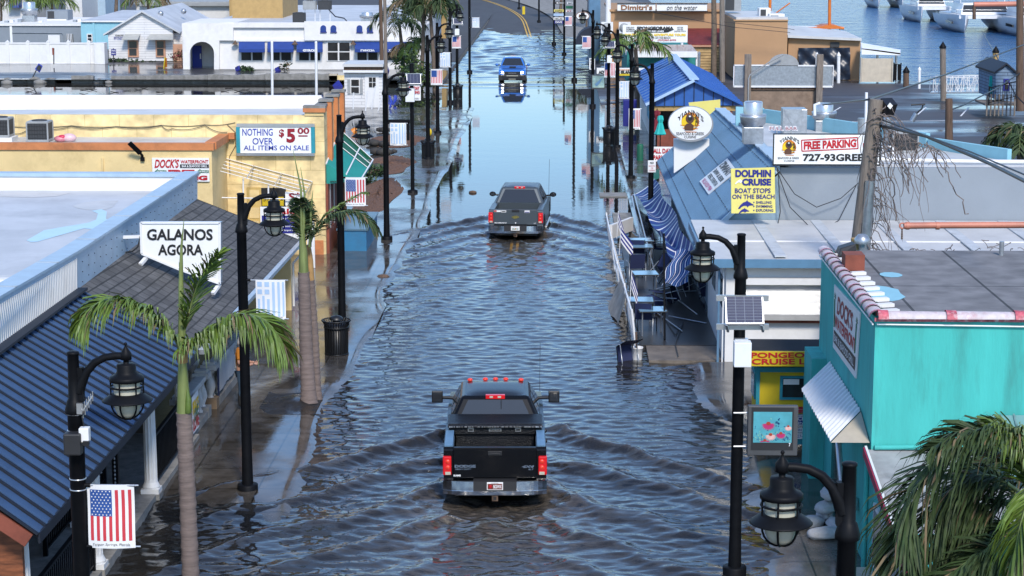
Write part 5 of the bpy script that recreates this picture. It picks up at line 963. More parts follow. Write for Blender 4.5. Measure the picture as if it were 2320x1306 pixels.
for side, lst, rz in (('l', LEFT, 0), ('r', RIGHT, math.pi)):
    for i, (p, lab) in enumerate(lst):
        g = toppx(*p); o = lp if not LAMPS else dup(lp, label=lab); o['label'] = lab; o['group'] = 'black street lamps along the kerbs'
        z = 0.0; o.location = (g.x, g.y, z); o.rotation_euler.z = rz; LAMPS.append(o); POLE[side+str(i)] = g
def plain_post(name, label, base, h, r=.08, cat='post'):
    t = thing(name, label, cat, base, 'plain black posts by the kerbs'); b = Vector(base); mb = MB(); mb.tube([b, b+V(0, 0, h)], r, K['black_paint'], 10); mb.build('pole', t)
    mb = MB(); mb.lathe([(.22, -.1), (.22, .16), (.1, .2)], K['black_paint'], b, 16); mb.build('base', t); return t
P5 = G(935, 440)
plain_post('black_post', 'black post on the left pavement carrying a solar panel and white box', P5, 5.6, .085)
plain_post('black_post', 'tall black post standing in the flood right of the blue pickup', G(1301, 182), 9.5, .1)
plain_post('black_post', 'black post carrying small street name boards in the far flood', G(1278, 124), 6.2, .1)
plain_post('black_post', 'black post on the left kerb carrying the farthest Greek flag', G(1064, 165), 8, .1)
plain_post('black_post', 'black post on the left kerb with a small solar panel far off', G(1036, 205), 6.0, .1)
for k, (b, h) in enumerate((((1176, 20), 4), ((1221, 50), 6), ((1255, 100), 6))):
    g = G(*b, .9 if k < 2 else .1); plain_post('black_post', ['black post at the bend of the dry far road', 'black post on the far pavement past the flood edge', 'black post beside the direction boards'][k], g, h, .1)
# ---- flag banners
def banner(kind, label, px0, py0, px1, py1, Y, polex, big=False, caption=True, skew=0.0):
    a, b = YP(px0, py1, Y), YP(px1, py0, Y); w_, h_ = b.x-a.x, b.z-a.z; rr = random.Random(px0); bow = .02+.03*rr.random()
    t = thing('flag_banner', label, 'banner', (a.x, Y, a.z), 'flag banners on the street lamps')
    def P(u, v, d=0): return V(a.x+w_*u+(skew*h_*(1-v) if skew else 0)*(.5-abs(v-.5))*2, Y-d-bow*math.sin(3.1416*u)-.015*math.sin(5*v+px0), a.z+h_*v)
    mb = MB(); mb.grid(lambda u, v: P(u, v), 12, 8, K['flag_white']); mb.build('cloth', t)
    def rect(mb, u0, u1, v0, v1, m, d, n=5): mb.grid(lambda u, v: P(u0+(u1-u0)*u, v0+(v1-v0)*v, d), max(1, int((u1-u0)*12)), n, m)
    mb = MB()
    if kind == 'us':
        wd = .88/13
        for k in range(7):
            u = .06+2*k*wd; rect(mb, u, u+wd, .12, .505 if k < 4 else .92, K['flag_red'], .004)
        mb.build('stripes', t); mb = MB(); rect(mb, .06, .06+7*wd, .505, .92, K['flag_blue'], .005); c = mb.build('canton', t)
        mb = MB()
        for j in range(9):
            for i in range(6 if j % 2 == 0 else 5):
                u = .06+wd*7*((i+.5+(.5 if j % 2 else 0))/6); v = .505+.415*(j+.5)/9; s = .018
                p = P(u, v, .008); L = []
                for q in range(10): r_ = s*w_*(1 if q % 2 == 0 else .45)*1.15; an = math.pi/2+q*math.pi/5; L.append(p+V(r_*math.cos(an), 0, r_*math.sin(an)))
                mb.add(L, [tuple(range(10))], K['flag_white'])
        if big: mb.build('stars', c)
    else:
        m = K['flag_sky'] if not big else K['flag_sky']
        for u0, u1 in ((.56, .65), (.74, .82), (.90, .96)): rect(mb, u0, u1, .08, .95, m, .004)
        for u0, u1 in ((.06, .14), (.22, .30), (.38, .47)): rect(mb, u0, u1, .08, .52 if u0 != .22 else .6, m, .004)
        mb.build('stripes', t); mb = MB()
        for u0, u1 in ((.06, .22), (.31, .47)):
            for v0, v1 in ((.64, .76), (.83, .95)): rect(mb, u0, u1, v0, v1, m, .005, 2)
        mb.build('canton', t)
    if caption:
        mb = MB(); mb.text('Tarpon Springs, Florida', P(.1, .035, .03), P(.9, .035, .03), P(.1, .085, .03), K['text_black'], 0, .2); mb.build('lettering', t)
    for v in (.985, .015):
        mb = MB(); mb.tube([(polex, Y, a.z+h_*v), (b.x+.06 if polex < b.x else a.x-.06, Y, a.z+h_*v)], .014, K['aluminium'], 6); mb.tube([(polex+.02*(1 if polex < b.x else -1), Y, a.z+h_*v), (polex+.16*(1 if polex < b.x else -1), Y, a.z+h_*v)], .03, K['black_paint'], 6); mb.build('rod', t)
    return t
yb = lambda k: POLE[k].y-.02
banner('us', 'large American flag banner on the nearest left street lamp', 202, 1098, 303, 1240, yb('l0'), POLE['l0'].x, True)
banner('gr', 'pale Greek flag banner beside the shingle roof', 581, 634, 646, 724, yb('l1'), POLE['l1'].x, True)
banner('us', 'American flag banner above the drooping palm frond', 782, 402, 828, 467, yb('l2'), POLE['l2'].x, True)
banner('gr', 'washed out Greek flag banner under the black screen arm', 884, 279, 920, 330, yb('l3'), POLE['l3'].x)
banner('us', 'faded American flag banner in front of the left palm clump', 976, 157, 1002, 193, yb('l4'), POLE['l4'].x)
banner('gr', 'faded Greek flag banner beyond the left palm clump', 997, 119, 1020, 153, yb('l5'), POLE['l5'].x)
banner('us', 'small faded American flag banner under the far solar panel', 1024, 81, 1044, 110, G(1036, 205).y-.1, YP(1036, 90, G(1036, 205).y).x, caption=False)
banner('gr', 'smallest Greek flag banner where the road comes out of the flood', 1070, 40, 1086, 63, G(1064, 165).y-.1, YP(1064, 50, G(1064, 165).y).x, caption=False)
banner('us', 'American flag banner blown askew on the right kerb before the blue roofed kiosk', 1424, 246, 1451, 294, yb('r3'), POLE['r3'].x, True)
banner('gr', 'faded Greek flag banner on the right kerb', 1397, 184, 1425, 224, yb('r4'), POLE['r4'].x)
banner('us', 'faded American flag banner above the right Greek flag', 1369, 141, 1394, 176, yb('r5'), POLE['r5'].x)
banner('us', 'faded American flag banner above the speed limit sign', 1319, 82, 1339, 111, yb('r6'), POLE['r6'].x, caption=False)
banner('us', 'tiny American flag banner beside the stacked direction boards', 1280, 37, 1296, 59, G(1301, 182).y-.1, G(1301, 182).x, caption=False)
# ---- lamp attachments
p0 = POLE['l0']; t = thing('antenna', 'small silver yagi antenna strapped to the nearest left lamp pole', 'antenna', (p0.x+.1, p0.y, 5.2)); x, y = p0.x, p0.y-.1
mb = MB(); a, b = YP(188, 932, y), YP(210, 898, y); mb.tube([a, b], .012, K['aluminium'], 6)
for q in np.linspace(0, 1, 6): c = lerp(a, b, q); mb.tube([c+V(0, 0, .09-.03*q), c-V(0, 0, .09-.03*q)], .008, K['aluminium'], 5)
mb.build('elements', t); mb = MB(); mb.yrect(y, 176, 913, 187, 937, K['aluminium'], .05); mb.build('bracket', t)
t = thing('radio_box', 'light grey radio box strapped to the nearest left lamp pole', 'box', YP(193, 1005, y)); mb = MB(); mb.yrect(y, 184, 966, 205, 998, K['white_metal'], .12); mb.build('case', t, bevel=.01); mb = MB(); mb.yrect(y-.1, 190, 998, 203, 1008, K['black'], .06); mb.build('plug', t); mb = MB(); mb.tube([YP(190, 965, y-.06), YP(186, 945, y-.06), YP(190, 932, y-.02)], .008, K['black'], 5); mb.build('wire', t)
solo(MB().yrect(y-.02, 151, 977, 188, 1026, K['plastic_dark'], .16), 'speaker', 'black speaker box strapped below the antenna on the lamp pole', 'speaker', bevel=.02)
mb = MB()
for k, yy in enumerate((919, 937, 975, 1084, 1108)): a = YP(168, yy, p0.y); mb.lathe([(.104, a.z-.008), (.107, a.z-.006), (.107, a.z+.006), (.104, a.z+.008)], K['aluminium'], (p0.x, p0.y, 0), 20)
solo(mb, 'pole_straps', 'thin silver straps around the nearest left lamp pole', 'strap')
def solar(label, px0, py0, px1, py1, Y, box=None, boxlabel=None):
    t = thing('solar_panel', label, 'solar panel', YP((px0+px1)/2, py1, Y)); s = (px1-px0)/90
    bl, br, tl, tr = YP(px0+3*s, py1, Y-.30), YP(px1+3*s, py1, Y-.30), YP(px0, py0, Y-.12), YP(px1, py0, Y-.12)
    mb = MB(); mb.hexa([bl, br, tr, tl], [p+V(0, -.02, .035) for p in (bl, br, tr, tl)], K['aluminium']); mb.build('frame', t)
    mb = MB(); f = lambda u, v: lerp(lerp(bl, br, u), lerp(tl, tr, u), v)+V(0, -.023, .038)
    for i in range(4):
        for j in range(9): mb.add([f(.035+.9325*(i+.03)/4, .04+.92*(j+.06)/9), f(.035+.9325*(i+.97)/4, .04+.92*(j+.06)/9), f(.035+.9325*(i+.97)/4, .04+.92*(j+.94)/9), f(.035+.9325*(i+.03)/4, .04+.92*(j+.94)/9)], [(0, 1, 2, 3)], K['solar'])
    mb.build('cells', t); mb = MB(); mb.add([f(a_, b_)-V(0, -.0012, .0012) for a_, b_ in ((.03, .03), (.97, .03), (.97, .97), (.03, .97))], [(0, 1, 2, 3)], mat('cell_grid', (.22, .24, .29), .7, spec=.1, var=0)); mb.build('backsheet', t)
    for yy, d in ((py0-2*s, .1), (py1-2*s, .14)): mb = MB(); mb.yrect(Y, px0-22*s, yy-6*s, px1+12*s, yy+7*s, K['aluminium'], .05, d); mb.build('rail', t)
    for x in (px0+4*s, px1-3*s): mb = MB(); mb.bar(YP(x, py1-2*s, Y-.3), YP(x+4*s, py1+14*s, Y-.16), .04, .04, K['aluminium']); mb.build('strut', t)
    if box:
        t2 = thing('control_box', boxlabel, 'box', YP(box[0], box[3], Y)); mb = MB(); mb.yrect(Y, *box, K['white_metal'], .25, .1); mb.build('case', t2, bevel=.012)
        mb = MB(); mb.yrect(Y, box[0]+4*s, box[1]-4*s, box[2]-6*s, box[1]+1*s, K['aluminium'], .1, .06); mb.build('bracket', t2)
Yr1 = POLE['r1'].y
solar('near tilted solar panel strapped to the right street lamp', 1642, 674, 1728, 738, Yr1-.05, (1659, 768, 1699, 823), 'white control box under the near solar panel')
solar('solar panel on the left pavement post beside the white hut', 921, 169, 953, 192, P5.y-.05, (920, 201, 940, 230), 'white control box under the left pavement solar panel')
Yf2 = G(1036, 205).y; solar('small solar panel far along the left kerb', 1027, 43, 1047, 56, Yf2-.1, (1031, 66, 1041, 80), 'white box under the far left solar panel')
solar('small solar panel on the right kerb in front of the cruise billboard', 1371, 95, 1393, 109, POLE['r5'].y-.2, (1375, 126, 1386, 142), 'white box under the right kerb solar panel')
# flower screen: a lit display
t = thing('flower_screen', 'dark framed display with a painting of pink daisies strapped to the right lamp pole', 'screen', YP(1750, 1028, Yr1-.1)); y = Yr1-.1
mb = MB(); mb.yrect(y, 1691, 917, 1807, 1028, K['screen_frame'], .14); mb.build('case', t, bevel=.015)
mb = MB(); mb.yrect(y-.14, 1701, 924, 1799, 1020, K['plastic_dark'], .006); mb.build('bezel', t)
sk = mat('screen_sky', tuple(.4*x for x in srgb('#4fa2b4')), .35, var=.4, scale=5, emit=srgb('#58aabb'), es=.42); y2 = y-.147
mb = MB(); mb.yrect(y2, 1706, 934, 1795, 1003, sk, .004); scr = mb.build('display', t)
pm = [mat(n_, tuple(.4*x for x in srgb(h_)), .4, var=.3, scale=20, emit=srgb(h_), es=.45) for n_, h_ in (('petal_pink', '#b5306e'), ('petal_pale', '#e0b4b0'), ('petal_core', '#a8402c'), ('stem_blue', '#1d4a78'), ('leaf_mint', '#96c4a6'))]
mb = MB(); rr = random.Random(3)
for k in range(110):
    x_, yy = rr.uniform(1708, 1793), 1003-abs(rr.gauss(0, 15))-3
    if yy < 945: continue
    a = rr.uniform(0, 6.28); l = rr.uniform(2, 5); mb.ypoly(y2-.006-.0002*k % .004, [(x_, yy), (x_+l*math.cos(a)+1, yy+l*math.sin(a)), (x_+l*1.6*math.cos(a), min(1002, yy+l*1.6*math.sin(a))), (x_+l*math.cos(a)-1, min(1002, yy+l*math.sin(a)+1.2))], pm[3] if k % 3 else pm[4], .0005)
for k in range(16): yy = 945+rr.uniform(0, 22); mb.ypoly(y2-.007, ell(1762+rr.uniform(-5, 5), yy, 1.6, 1.4, 7), pm[3], .001)
mb.build('foliage', scr); mb = MB()
for (cx, cy, r, m) in ((1741, 962, 16, 0), (1746, 987, 13, 1), (1769, 984, 12, 0), (1786, 968, 9, 1), (1733, 1000, 12, 0)):
    for q in range(13):
        a = R(200+q*12.5) if True else 0; a = R(-20+q*18); dx, dy = r*math.cos(a), r*.75*math.sin(a)+3
        if cy+dy > 1002: dy = 1002-cy
        pts = [(cx, cy-2), (cx+dx*.6-dy*.12, cy+dy*.6+dx*.08), (cx+dx, cy+dy), (cx+dx*.65+dy*.12, cy+dy*.65-dx*.08)]
        pts = [(min(1794, a_), min(1002.5, b_)) for a_, b_ in pts]; mb.ypoly(y2-.010-.0003*q, pts, pm[m], .0003)
    mb.ypoly(y2-.016, [(a_, min(1002, b_)) for a_, b_ in ell(cx, cy-2, r*.32, r*.26, 10)], pm[2], .001)
mb.build('flowers', scr); mb = MB(); mb.ytext('7', y-.15, 1787, 1004, 1791, 1012, K['text_white'], .02); mb.build('numeral', t)
mb = MB()
for yy in (936, 1012): mb.tube([YP(1662, yy, Yr1-.11), YP(1694, yy, Yr1-.11)], .02, K['aluminium'], 6)
mb.build('straps', t)
t = thing('street_screen', 'dark framed display with a pale underwater picture on the far right kerb', 'screen', YP(1356, 203, 118)); mb = MB(); mb.yrect(118, 1340, 170, 1371, 202, K['screen_frame'], .2); mb.build('case', t); mb = MB(); mb.yrect(117.79, 1342, 172, 1369, 199, mat('pic_pale', (.3, .45, .42), .4, var=.6, scale=1.5, dirt='#b8b48a', damt=.8), .01); mb.build('display', t)
mb = MB(); mb.ypoly(117.77, [(1347, 192), (1352, 187), (1356, 184), (1361, 179), (1366, 176), (1362, 184), (1358, 190), (1352, 196)], K['steel_blue'], .01); mb.build('picture', t)
t = thing('screen_back', 'black screen arm and back panel behind the washed out Greek flag', 'screen', (POLE['l3'].x, POLE['l3'].y, 3.3)); mb = MB(); yy = POLE['l3'].y+.1; mb.yrect(yy, 880, 271, 929, 278, K['black_paint'], .1); mb.yrect(yy, 922, 276, 928, 318, K['black_paint'], .1); mb.build('arm', t)
# ---- bins
def bin_(label, c):
    t = thing('trash_can', label, 'trash can', c, 'black slatted trash cans'); c = Vector(c); mb = MB(); mb.lathe([(.27, .05), (.28, .85), (0, .86)], K['black'], c, 20); mb.build('liner', t)
    mb = MB()
    for k in range(30):
        a = 6.2832*k/30; d = V(math.cos(a), math.sin(a), 0); mb.tube([c+d*.30+V(0, 0, .02), c+d*.31+V(0, 0, .78), c+d*.33+V(0, 0, .86), c+d*.38+V(0, 0, .93)], .016, K['bin_black'], 5)
    mb.build('slats', t); mb = MB()
    for z, r in ((.03, .31), (.75, .325), (.93, .385)): mb.tube([c+V(r*math.cos(q), r*math.sin(q), z) for q in np.linspace(0, 6.2832, 25)], .018, K['bin_black'], 6, False)
    mb.build('hoops', t); mb = MB(); mb.lathe([(.19, .95), (.18, 1.0), (.1, 1.05), (.03, 1.06), (0, 1.07)], K['bin_black'], c, 20); mb.tube([c+V(0, 0, .8), c+V(0, 0, 1.0)], .1, K['black'], 8); mb.build('hood', t); return t
bin_('black slatted trash can at the foot of the lamp beside the palm', G(763, 803, .04)); bin_('black slatted trash can on the far left kerb in still water', G(970, 362)); bin_('black slatted trash can at the right kerb by the cruise billboards', G(1380, 330)); bin_('black slatted trash can far along the left kerb', G(1037, 225))
# ---- palms
def frond(pts, nl, ll, m, droop=.5, seed=0, w=.02, parent=None, up=.3, name='frond', twist=0):
    rr = random.Random(seed); P = [Vector(p) for p in pts]; mb = MB(); n = len(P)-1
    def at(q): i = min(n-1, int(q*n)); f = q*n-i; a = P[max(0, i-1)]; b = P[i]; c = P[i+1]; d = P[min(n, i+2)]; return .5*((2*b)+(c-a)*f+(2*a-5*b+4*c-d)*f*f+(3*b-a-3*c+d)*f**3)
    path = [at(q) for q in np.linspace(0, .999, 16)]; mb.tube(path, [.028*(1-.8*i/15) for i in range(16)], K['crownshaft'], 5)
    for i in range(nl):
        q = .12+.87*i/nl; p = at(q); d = (at(min(.999, q+.02))-at(q-.02)).normalized(); s = d.cross(V(0, 0, 1)); s = s.normalized() if s.length > .05 else V(1, 0, 0)
        s = (s*math.cos(twist)+s.cross(d)*math.sin(twist)).normalized(); nn = s.cross(d).normalized()
        L = ll*(.55+.75*math.sin(3.1416*min(1, .15+.8*q)))*(.8+.4*rr.random())
        for sg in (-1, 1):
            dr = droop*(.6+.8*rr.random()); o = (s*sg*(.75+.2*rr.random())+d*(.75+.4*rr.random())+nn*(rr.uniform(-.45, .75))*up*2).normalized()
            a = p; b = p+o*L*.45-V(0, 0, dr*L*.10); c = p+o*L*.82-V(0, 0, dr*L*.38); e = p+o*L*.95-V(0, 0, dr*L*.72); ww = w*(.7+.6*rr.random()); x = o.cross(V(rr.uniform(-.6, .6), rr.uniform(-1, 1), .8)).normalized()*ww
            mb.add([a-x*.4, a+x*.4, b+x, b-x, c+x*.8, c-x*.8, e], [(0, 1, 2, 3), (3, 2, 4, 5), (5, 4, 6)], m if rr.random() > .06 else K['leaf_dry'])
    return mb.build(name, parent)
def trunk(root, pts, r, m='bark', rings=True):
    P = [Vector(p) for p in pts]; L = []; RR = []; rr = random.Random(5)
    n = 60
    for i in range(n+1):
        q = i/n*(len(P)-1); k = min(len(P)-2, int(q)); L.append(lerp(P[k], P[k+1], q-k)); f = i/n
        RR.append(r[0]+(r[1]-r[0])*f+(.012 if (i % 3 == 0 and rings) else 0)+.03*max(0, .12-f)/.12)
    mb = MB(); mb.tube(L, RR, K[m], 14); return mb.build('trunk', root)
Yp = 32.6; t = thing('royal_palm', 'near palm with bare grey trunk and three wind torn fronds before the porch', 'palm', G(432, 1345)); hub = YP(414, 800, Yp)
trunk(t, [G(434, 1345, -.1), YP(432, 1306, Yp), YP(424, 1100, Yp), YP(417, 935, Yp)], (.155, .13))
mb = MB(); mb.tube([YP(417, 937, Yp), YP(416, 900, Yp), YP(414, 850, Yp), YP(413, 800, Yp)], [.125, .11, .085, .06], K['crownshaft'], 12); mb.build('crownshaft', t)
mb = MB(); mb.tube([YP(414, 822, Yp), YP(413, 805, Yp), YP(412, 785, Yp)], [.09, .1, .06], K['shaft_tan'], 10); mb.build('sheath', t)
mb = MB(); mb.tube([YP(426, 935, Yp-.08), YP(427, 905, Yp-.1), YP(425, 880, Yp-.06)], [.06, .05, .01], K['leaf_palm'], 8); mb.build('bud', t)
mb = MB(); mb.tube([YP(412, 800, Yp), YP(410, 650, Yp), YP(411, 560, Yp), YP(417, 497, Yp)], [.06, .045, .022, .004], K['crownshaft'], 8); mb.tube([YP(405, 800, Yp+.1), YP(407, 700, Yp+.1), YP(406, 595, Yp+.1)], [.03, .02, .006], K['crownshaft'], 6); mb.build('spear', t)
frond([YP(411, 800, Yp), YP(388, 755, Yp-.1), YP(340, 705, Yp-.3), YP(270, 675, Yp-.6), YP(215, 690, Yp-.8), YP(188, 722, Yp-.9)], 190, .47, K['leaf_palm'], .9, 1, .019, t)
frond([YP(416, 815, Yp), YP(432, 780, Yp-.1), YP(475, 745, Yp-.2), YP(540, 712, Yp-.5), YP(600, 725, Yp-.7), YP(640, 775, Yp-.8)], 210, .53, K['leaf_palm'], 1.0, 2, .019, t)
frond([YP(414, 770, Yp), YP(425, 720, Yp), YP(445, 650, Yp-.1), YP(468, 610, Yp-.2), YP(495, 575, Yp-.3)], 110, .40, K['leaf_palm'], .35, 3, .016, t)
Yp = 46.6; t = thing('royal_palm', 'twin trunked palm in the tree pit with a frond over the far pavement', 'palm', G(702, 915, .1)); 
trunk(t, [G(700, 915, .05), YP(694, 800, Yp), YP(688, 617, Yp)], (.19, .135)); trunk(t, [G(716, 905, .05), YP(712, 780, Yp+.3), YP(703, 635, Yp+.3)], (.13, .10))
mb = MB(); mb.tube([YP(688, 618, Yp), YP(687, 570, Yp), YP(684, 530, Yp)], [.12, .10, .06], K['crownshaft'], 10); mb.build('crownshaft', t)
mb = MB(); mb.tube([YP(703, 636, Yp+.3), YP(702, 590, Yp+.3), YP(699, 555, Yp+.3)], [.1, .08, .05], K['shaft_tan'], 10); mb.build('sheath', t)
for pts in ([(684, 530), (682, 430), (664, 340)], [(688, 530), (690, 440), (681, 380)], [(702, 560), (705, 470), (709, 432)]):
    mb = MB(); mb.tube([YP(*p, Yp) for p in pts], [.045, .028, .005], K['crownshaft'], 6); mb.build('spear', t)
frond([YP(700, 560, Yp), YP(715, 525, Yp-.1), YP(750, 488, Yp-.3), YP(795, 478, Yp-.5), YP(830, 492, Yp-.6), YP(850, 515, Yp-.6)], 100, .36, K['leaf_palm_dark'], .8, 11, .02, t)
frond([YP(700, 540, Yp), YP(735, 490, Yp+.1), YP(775, 462, Yp+.2), YP(815, 440, Yp+.3), YP(830, 437, Yp+.3)], 70, .16, K['leaf_palm'], .5, 12, .015, t)
frond([YP(684, 545, Yp), YP(683, 510, Yp), YP(682, 475, Yp), YP(678, 450, Yp-.3)], 90, .38, K['leaf_palm_dark'], .8, 13, .022, t)
frond([YP(690, 560, Yp), YP(690, 520, Yp), YP(693, 490, Yp+.2), YP(692, 460, Yp+.3)], 70, .34, K['leaf_palm_dark'], .8, 14, .022, t)
# palm at the lower right corner
Yp = 23.5; t = thing('corner_palm', 'dark palm crown filling the lower right corner before the turquoise wing', 'palm', (5.6, 24.5, 0)); hub = YP(2330, 1120, Yp)
trunk(t, [(hub.x+.2, Yp+.4, 0), (hub.x+.1, Yp+.2, 2), hub], (.18, .14))
FR = [([(2330, 1100), (2240, 1020), (2150, 1030), (2070, 1110), (2045, 1200), (2040, 1270)], .62, 0), ([(2330, 1130), (2250, 1080), (2180, 1090), (2120, 1160), (2080, 1260), (2070, 1330)], .6, .5), ([(2330, 1150), (2260, 1140), (2200, 1190), (2160, 1270), (2150, 1340)], .55, .8),
      ([(2330, 1080), (2290, 1000), (2240, 975), (2180, 980), (2120, 1010)], .48, -.3), ([(2340, 1090), (2320, 1010), (2290, 975), (2250, 960)], .4, -.2), ([(2340, 1200), (2300, 1200), (2250, 1250), (2230, 1330)], .5, .3), ([(2345, 1120), (2325, 1060), (2335, 1020)], .5, -.2), ([(2340, 1230), (2280, 1230), (2210, 1260), (2120, 1330)], .5, -.5), ([(2340, 1180), (2290, 1110), (2220, 1110), (2160, 1190), (2130, 1310)], .5, .9), ([(2345, 1260), (2300, 1210), (2240, 1200), (2200, 1240), (2190, 1330)], .45, 1.0), ([(2340, 1140), (2300, 1060), (2250, 1040), (2190, 1080), (2150, 1150)], .5, 1.1)]
for k, (pts, ll, dy) in enumerate(FR): frond([YP(x, yy, Yp+dy-.08*i) for i, (x, yy) in enumerate(pts)], 150, ll*.9, K['leaf_palm_dark'] if k not in (4, 6) else K['leaf_palm'], .75, 40+k, .016, t, .5)
frond([YP(2340, 1080, Yp-1), YP(2330, 1130, Yp-1.2), YP(2310, 1200, Yp-1.3), YP(2290, 1300, Yp-1.3)], 80, .35, K['leaf_palm'], .9, 60, .016, t)
# ---- person
t = thing('person', 'person in an orange shirt, blue jeans and dark boots holding a phone beside the balustrade', 'person', G(549, 925, .06)); c = G(549, 925, .06)
def skin_mesh(name, nodes, edges, m, parent, sub=2):
    me = bpy.data.meshes.new(name); me.from_pydata([(c+Vector(n[0])-ORG[parent.name])[:] for n in nodes], edges, []); me.materials.append(m); o = bpy.data.objects.new(name, me); col.objects.link(o); o.parent = parent
    s = o.modifiers.new('s', 'SKIN'); sub_ = o.modifiers.new('d', 'SUBSURF'); sub_.levels = sub; sub_.render_levels = sub
    for i, n in enumerate(nodes): r = n[1] if isinstance(n[1], tuple) else (n[1], n[1]); me.skin_vertices[0].data[i].radius = r
    me.skin_vertices[0].data[0].use_root = True
    for p in me.polygons: p.use_smooth = True
    s.use_smooth_shade = True; ORG[o.name] = ORG[parent.name]; return o
# facing +x, head bowed over a phone
B_ = [((0, 0, .95), (.13, .15)), ((0, 0, 1.15), (.12, .15)), ((0, 0, 1.38), (.12, .17)), ((.03, 0, 1.5), (.06, .07)), ((.06, 0, 1.58), (.075, .07)), ((.09, 0, 1.68), (.095, .08)), ((.08, 0, 1.76), (.07, .06)),
      ((0, .2, 1.40), .058), ((-.02, .25, 1.14), .045), ((.22, .14, 1.08), .036), ((.30, .1, 1.1), .028), ((0, -.2, 1.40), .058), ((-.02, -.25, 1.14), .045), ((.22, -.14, 1.08), .036), ((.30, -.08, 1.1), .028),
      ((0, .1, .88), .095), ((.03, .11, .5), .07), ((0, .11, .09), .045), ((.14, .12, .04), .04), ((0, -.1, .88), .095), ((.02, -.11, .5), .07), ((-.02, -.11, .09), .045), ((.12, -.12, .04), .04)]
EE = [(0, 1), (1, 2), (2, 3), (3, 4), (4, 5), (5, 6), (2, 7), (7, 8), (8, 9), (9, 10), (2, 11), (11, 12), (12, 13), (13, 14), (0, 15), (15, 16), (16, 17), (17, 18), (0, 19), (19, 20), (20, 21), (21, 22)]
skin_mesh('body', B_, EE, K['skin'], t)
for s in (-1, 1):
    for k in range(5):
        a = c+V(.32, s*.09, 1.1); d = V(.06, s*(-.02+.012*k), .02-.012*k) if k < 4 else V(.03, -s*.04, .03)
        mb = MB(); mb.tube([a, a+d, a+d*1.5+V(0, -s*.012, .012)], [.011, .010, .007], K['skin'], 6); mb.build('finger', t)
skin_mesh('shirt', [((0, 0, .93), (.15, .17)), ((0, 0, 1.15), (.14, .175)), ((0, 0, 1.38), (.14, .185)), ((.01, 0, 1.46), (.09, .12)), ((0, .2, 1.41), .08), ((-.01, .25, 1.2), .068), ((0, -.2, 1.41), .08), ((-.01, -.25, 1.2), .068)], [(0, 1), (1, 2), (2, 3), (2, 4), (4, 5), (2, 6), (6, 7)], K['shirt'], t)
skin_mesh('jeans', [((0, 0, .96), (.135, .16)), ((0, .1, .85), .11), ((.03, .11, .5), .085), ((0, .11, .25), .07), ((0, -.1, .85), .11), ((.02, -.11, .5), .085), ((-.02, -.11, .25), .07)], [(0, 1), (1, 2), (2, 3), (0, 4), (4, 5), (5, 6)], K['jeans'], t)
for s in (-1, 1): skin_mesh('boot', [((0 if s > 0 else -.02, s*.11, .42), .075), ((0 if s > 0 else -.02, s*.11, .1), .065), ((.15, s*.12, .05), .055)], [(0, 1), (1, 2)], K['rubber'], t)
skin_mesh('hood', [((-.02, 0, 1.5), (.09, .12)), ((.03, 0, 1.63), (.115, .105)), ((.05, 0, 1.75), (.11, .1))], [(0, 1), (1, 2)], K['hood_grey'], t)
mb = MB()
for s in (-1, 1): mb.ball(c+V(.178, s*.03, 1.69), .011, K['black'], 8)
mb.build('eyes', t); mb = MB(); mb.prism([c+V(.17, -.012, 1.68), c+V(.17, .012, 1.68), c+V(.2, 0, 1.645)], (0, 0, -.02), K['skin']); mb.build('nose', t); mb = MB(); mb.box(c.x+.165, c.x+.176, c.y-.022, c.y+.022, c.z+1.615, c.z+1.624, K['text_maroon']); mb.build('mouth', t)
solo(MB().cbox(c+V(.40, 0, 1.12), .13, .075, .012, K['black'], 0, 0, -.4), 'phone', 'dark phone held by the person in the orange shirt', 'phone')
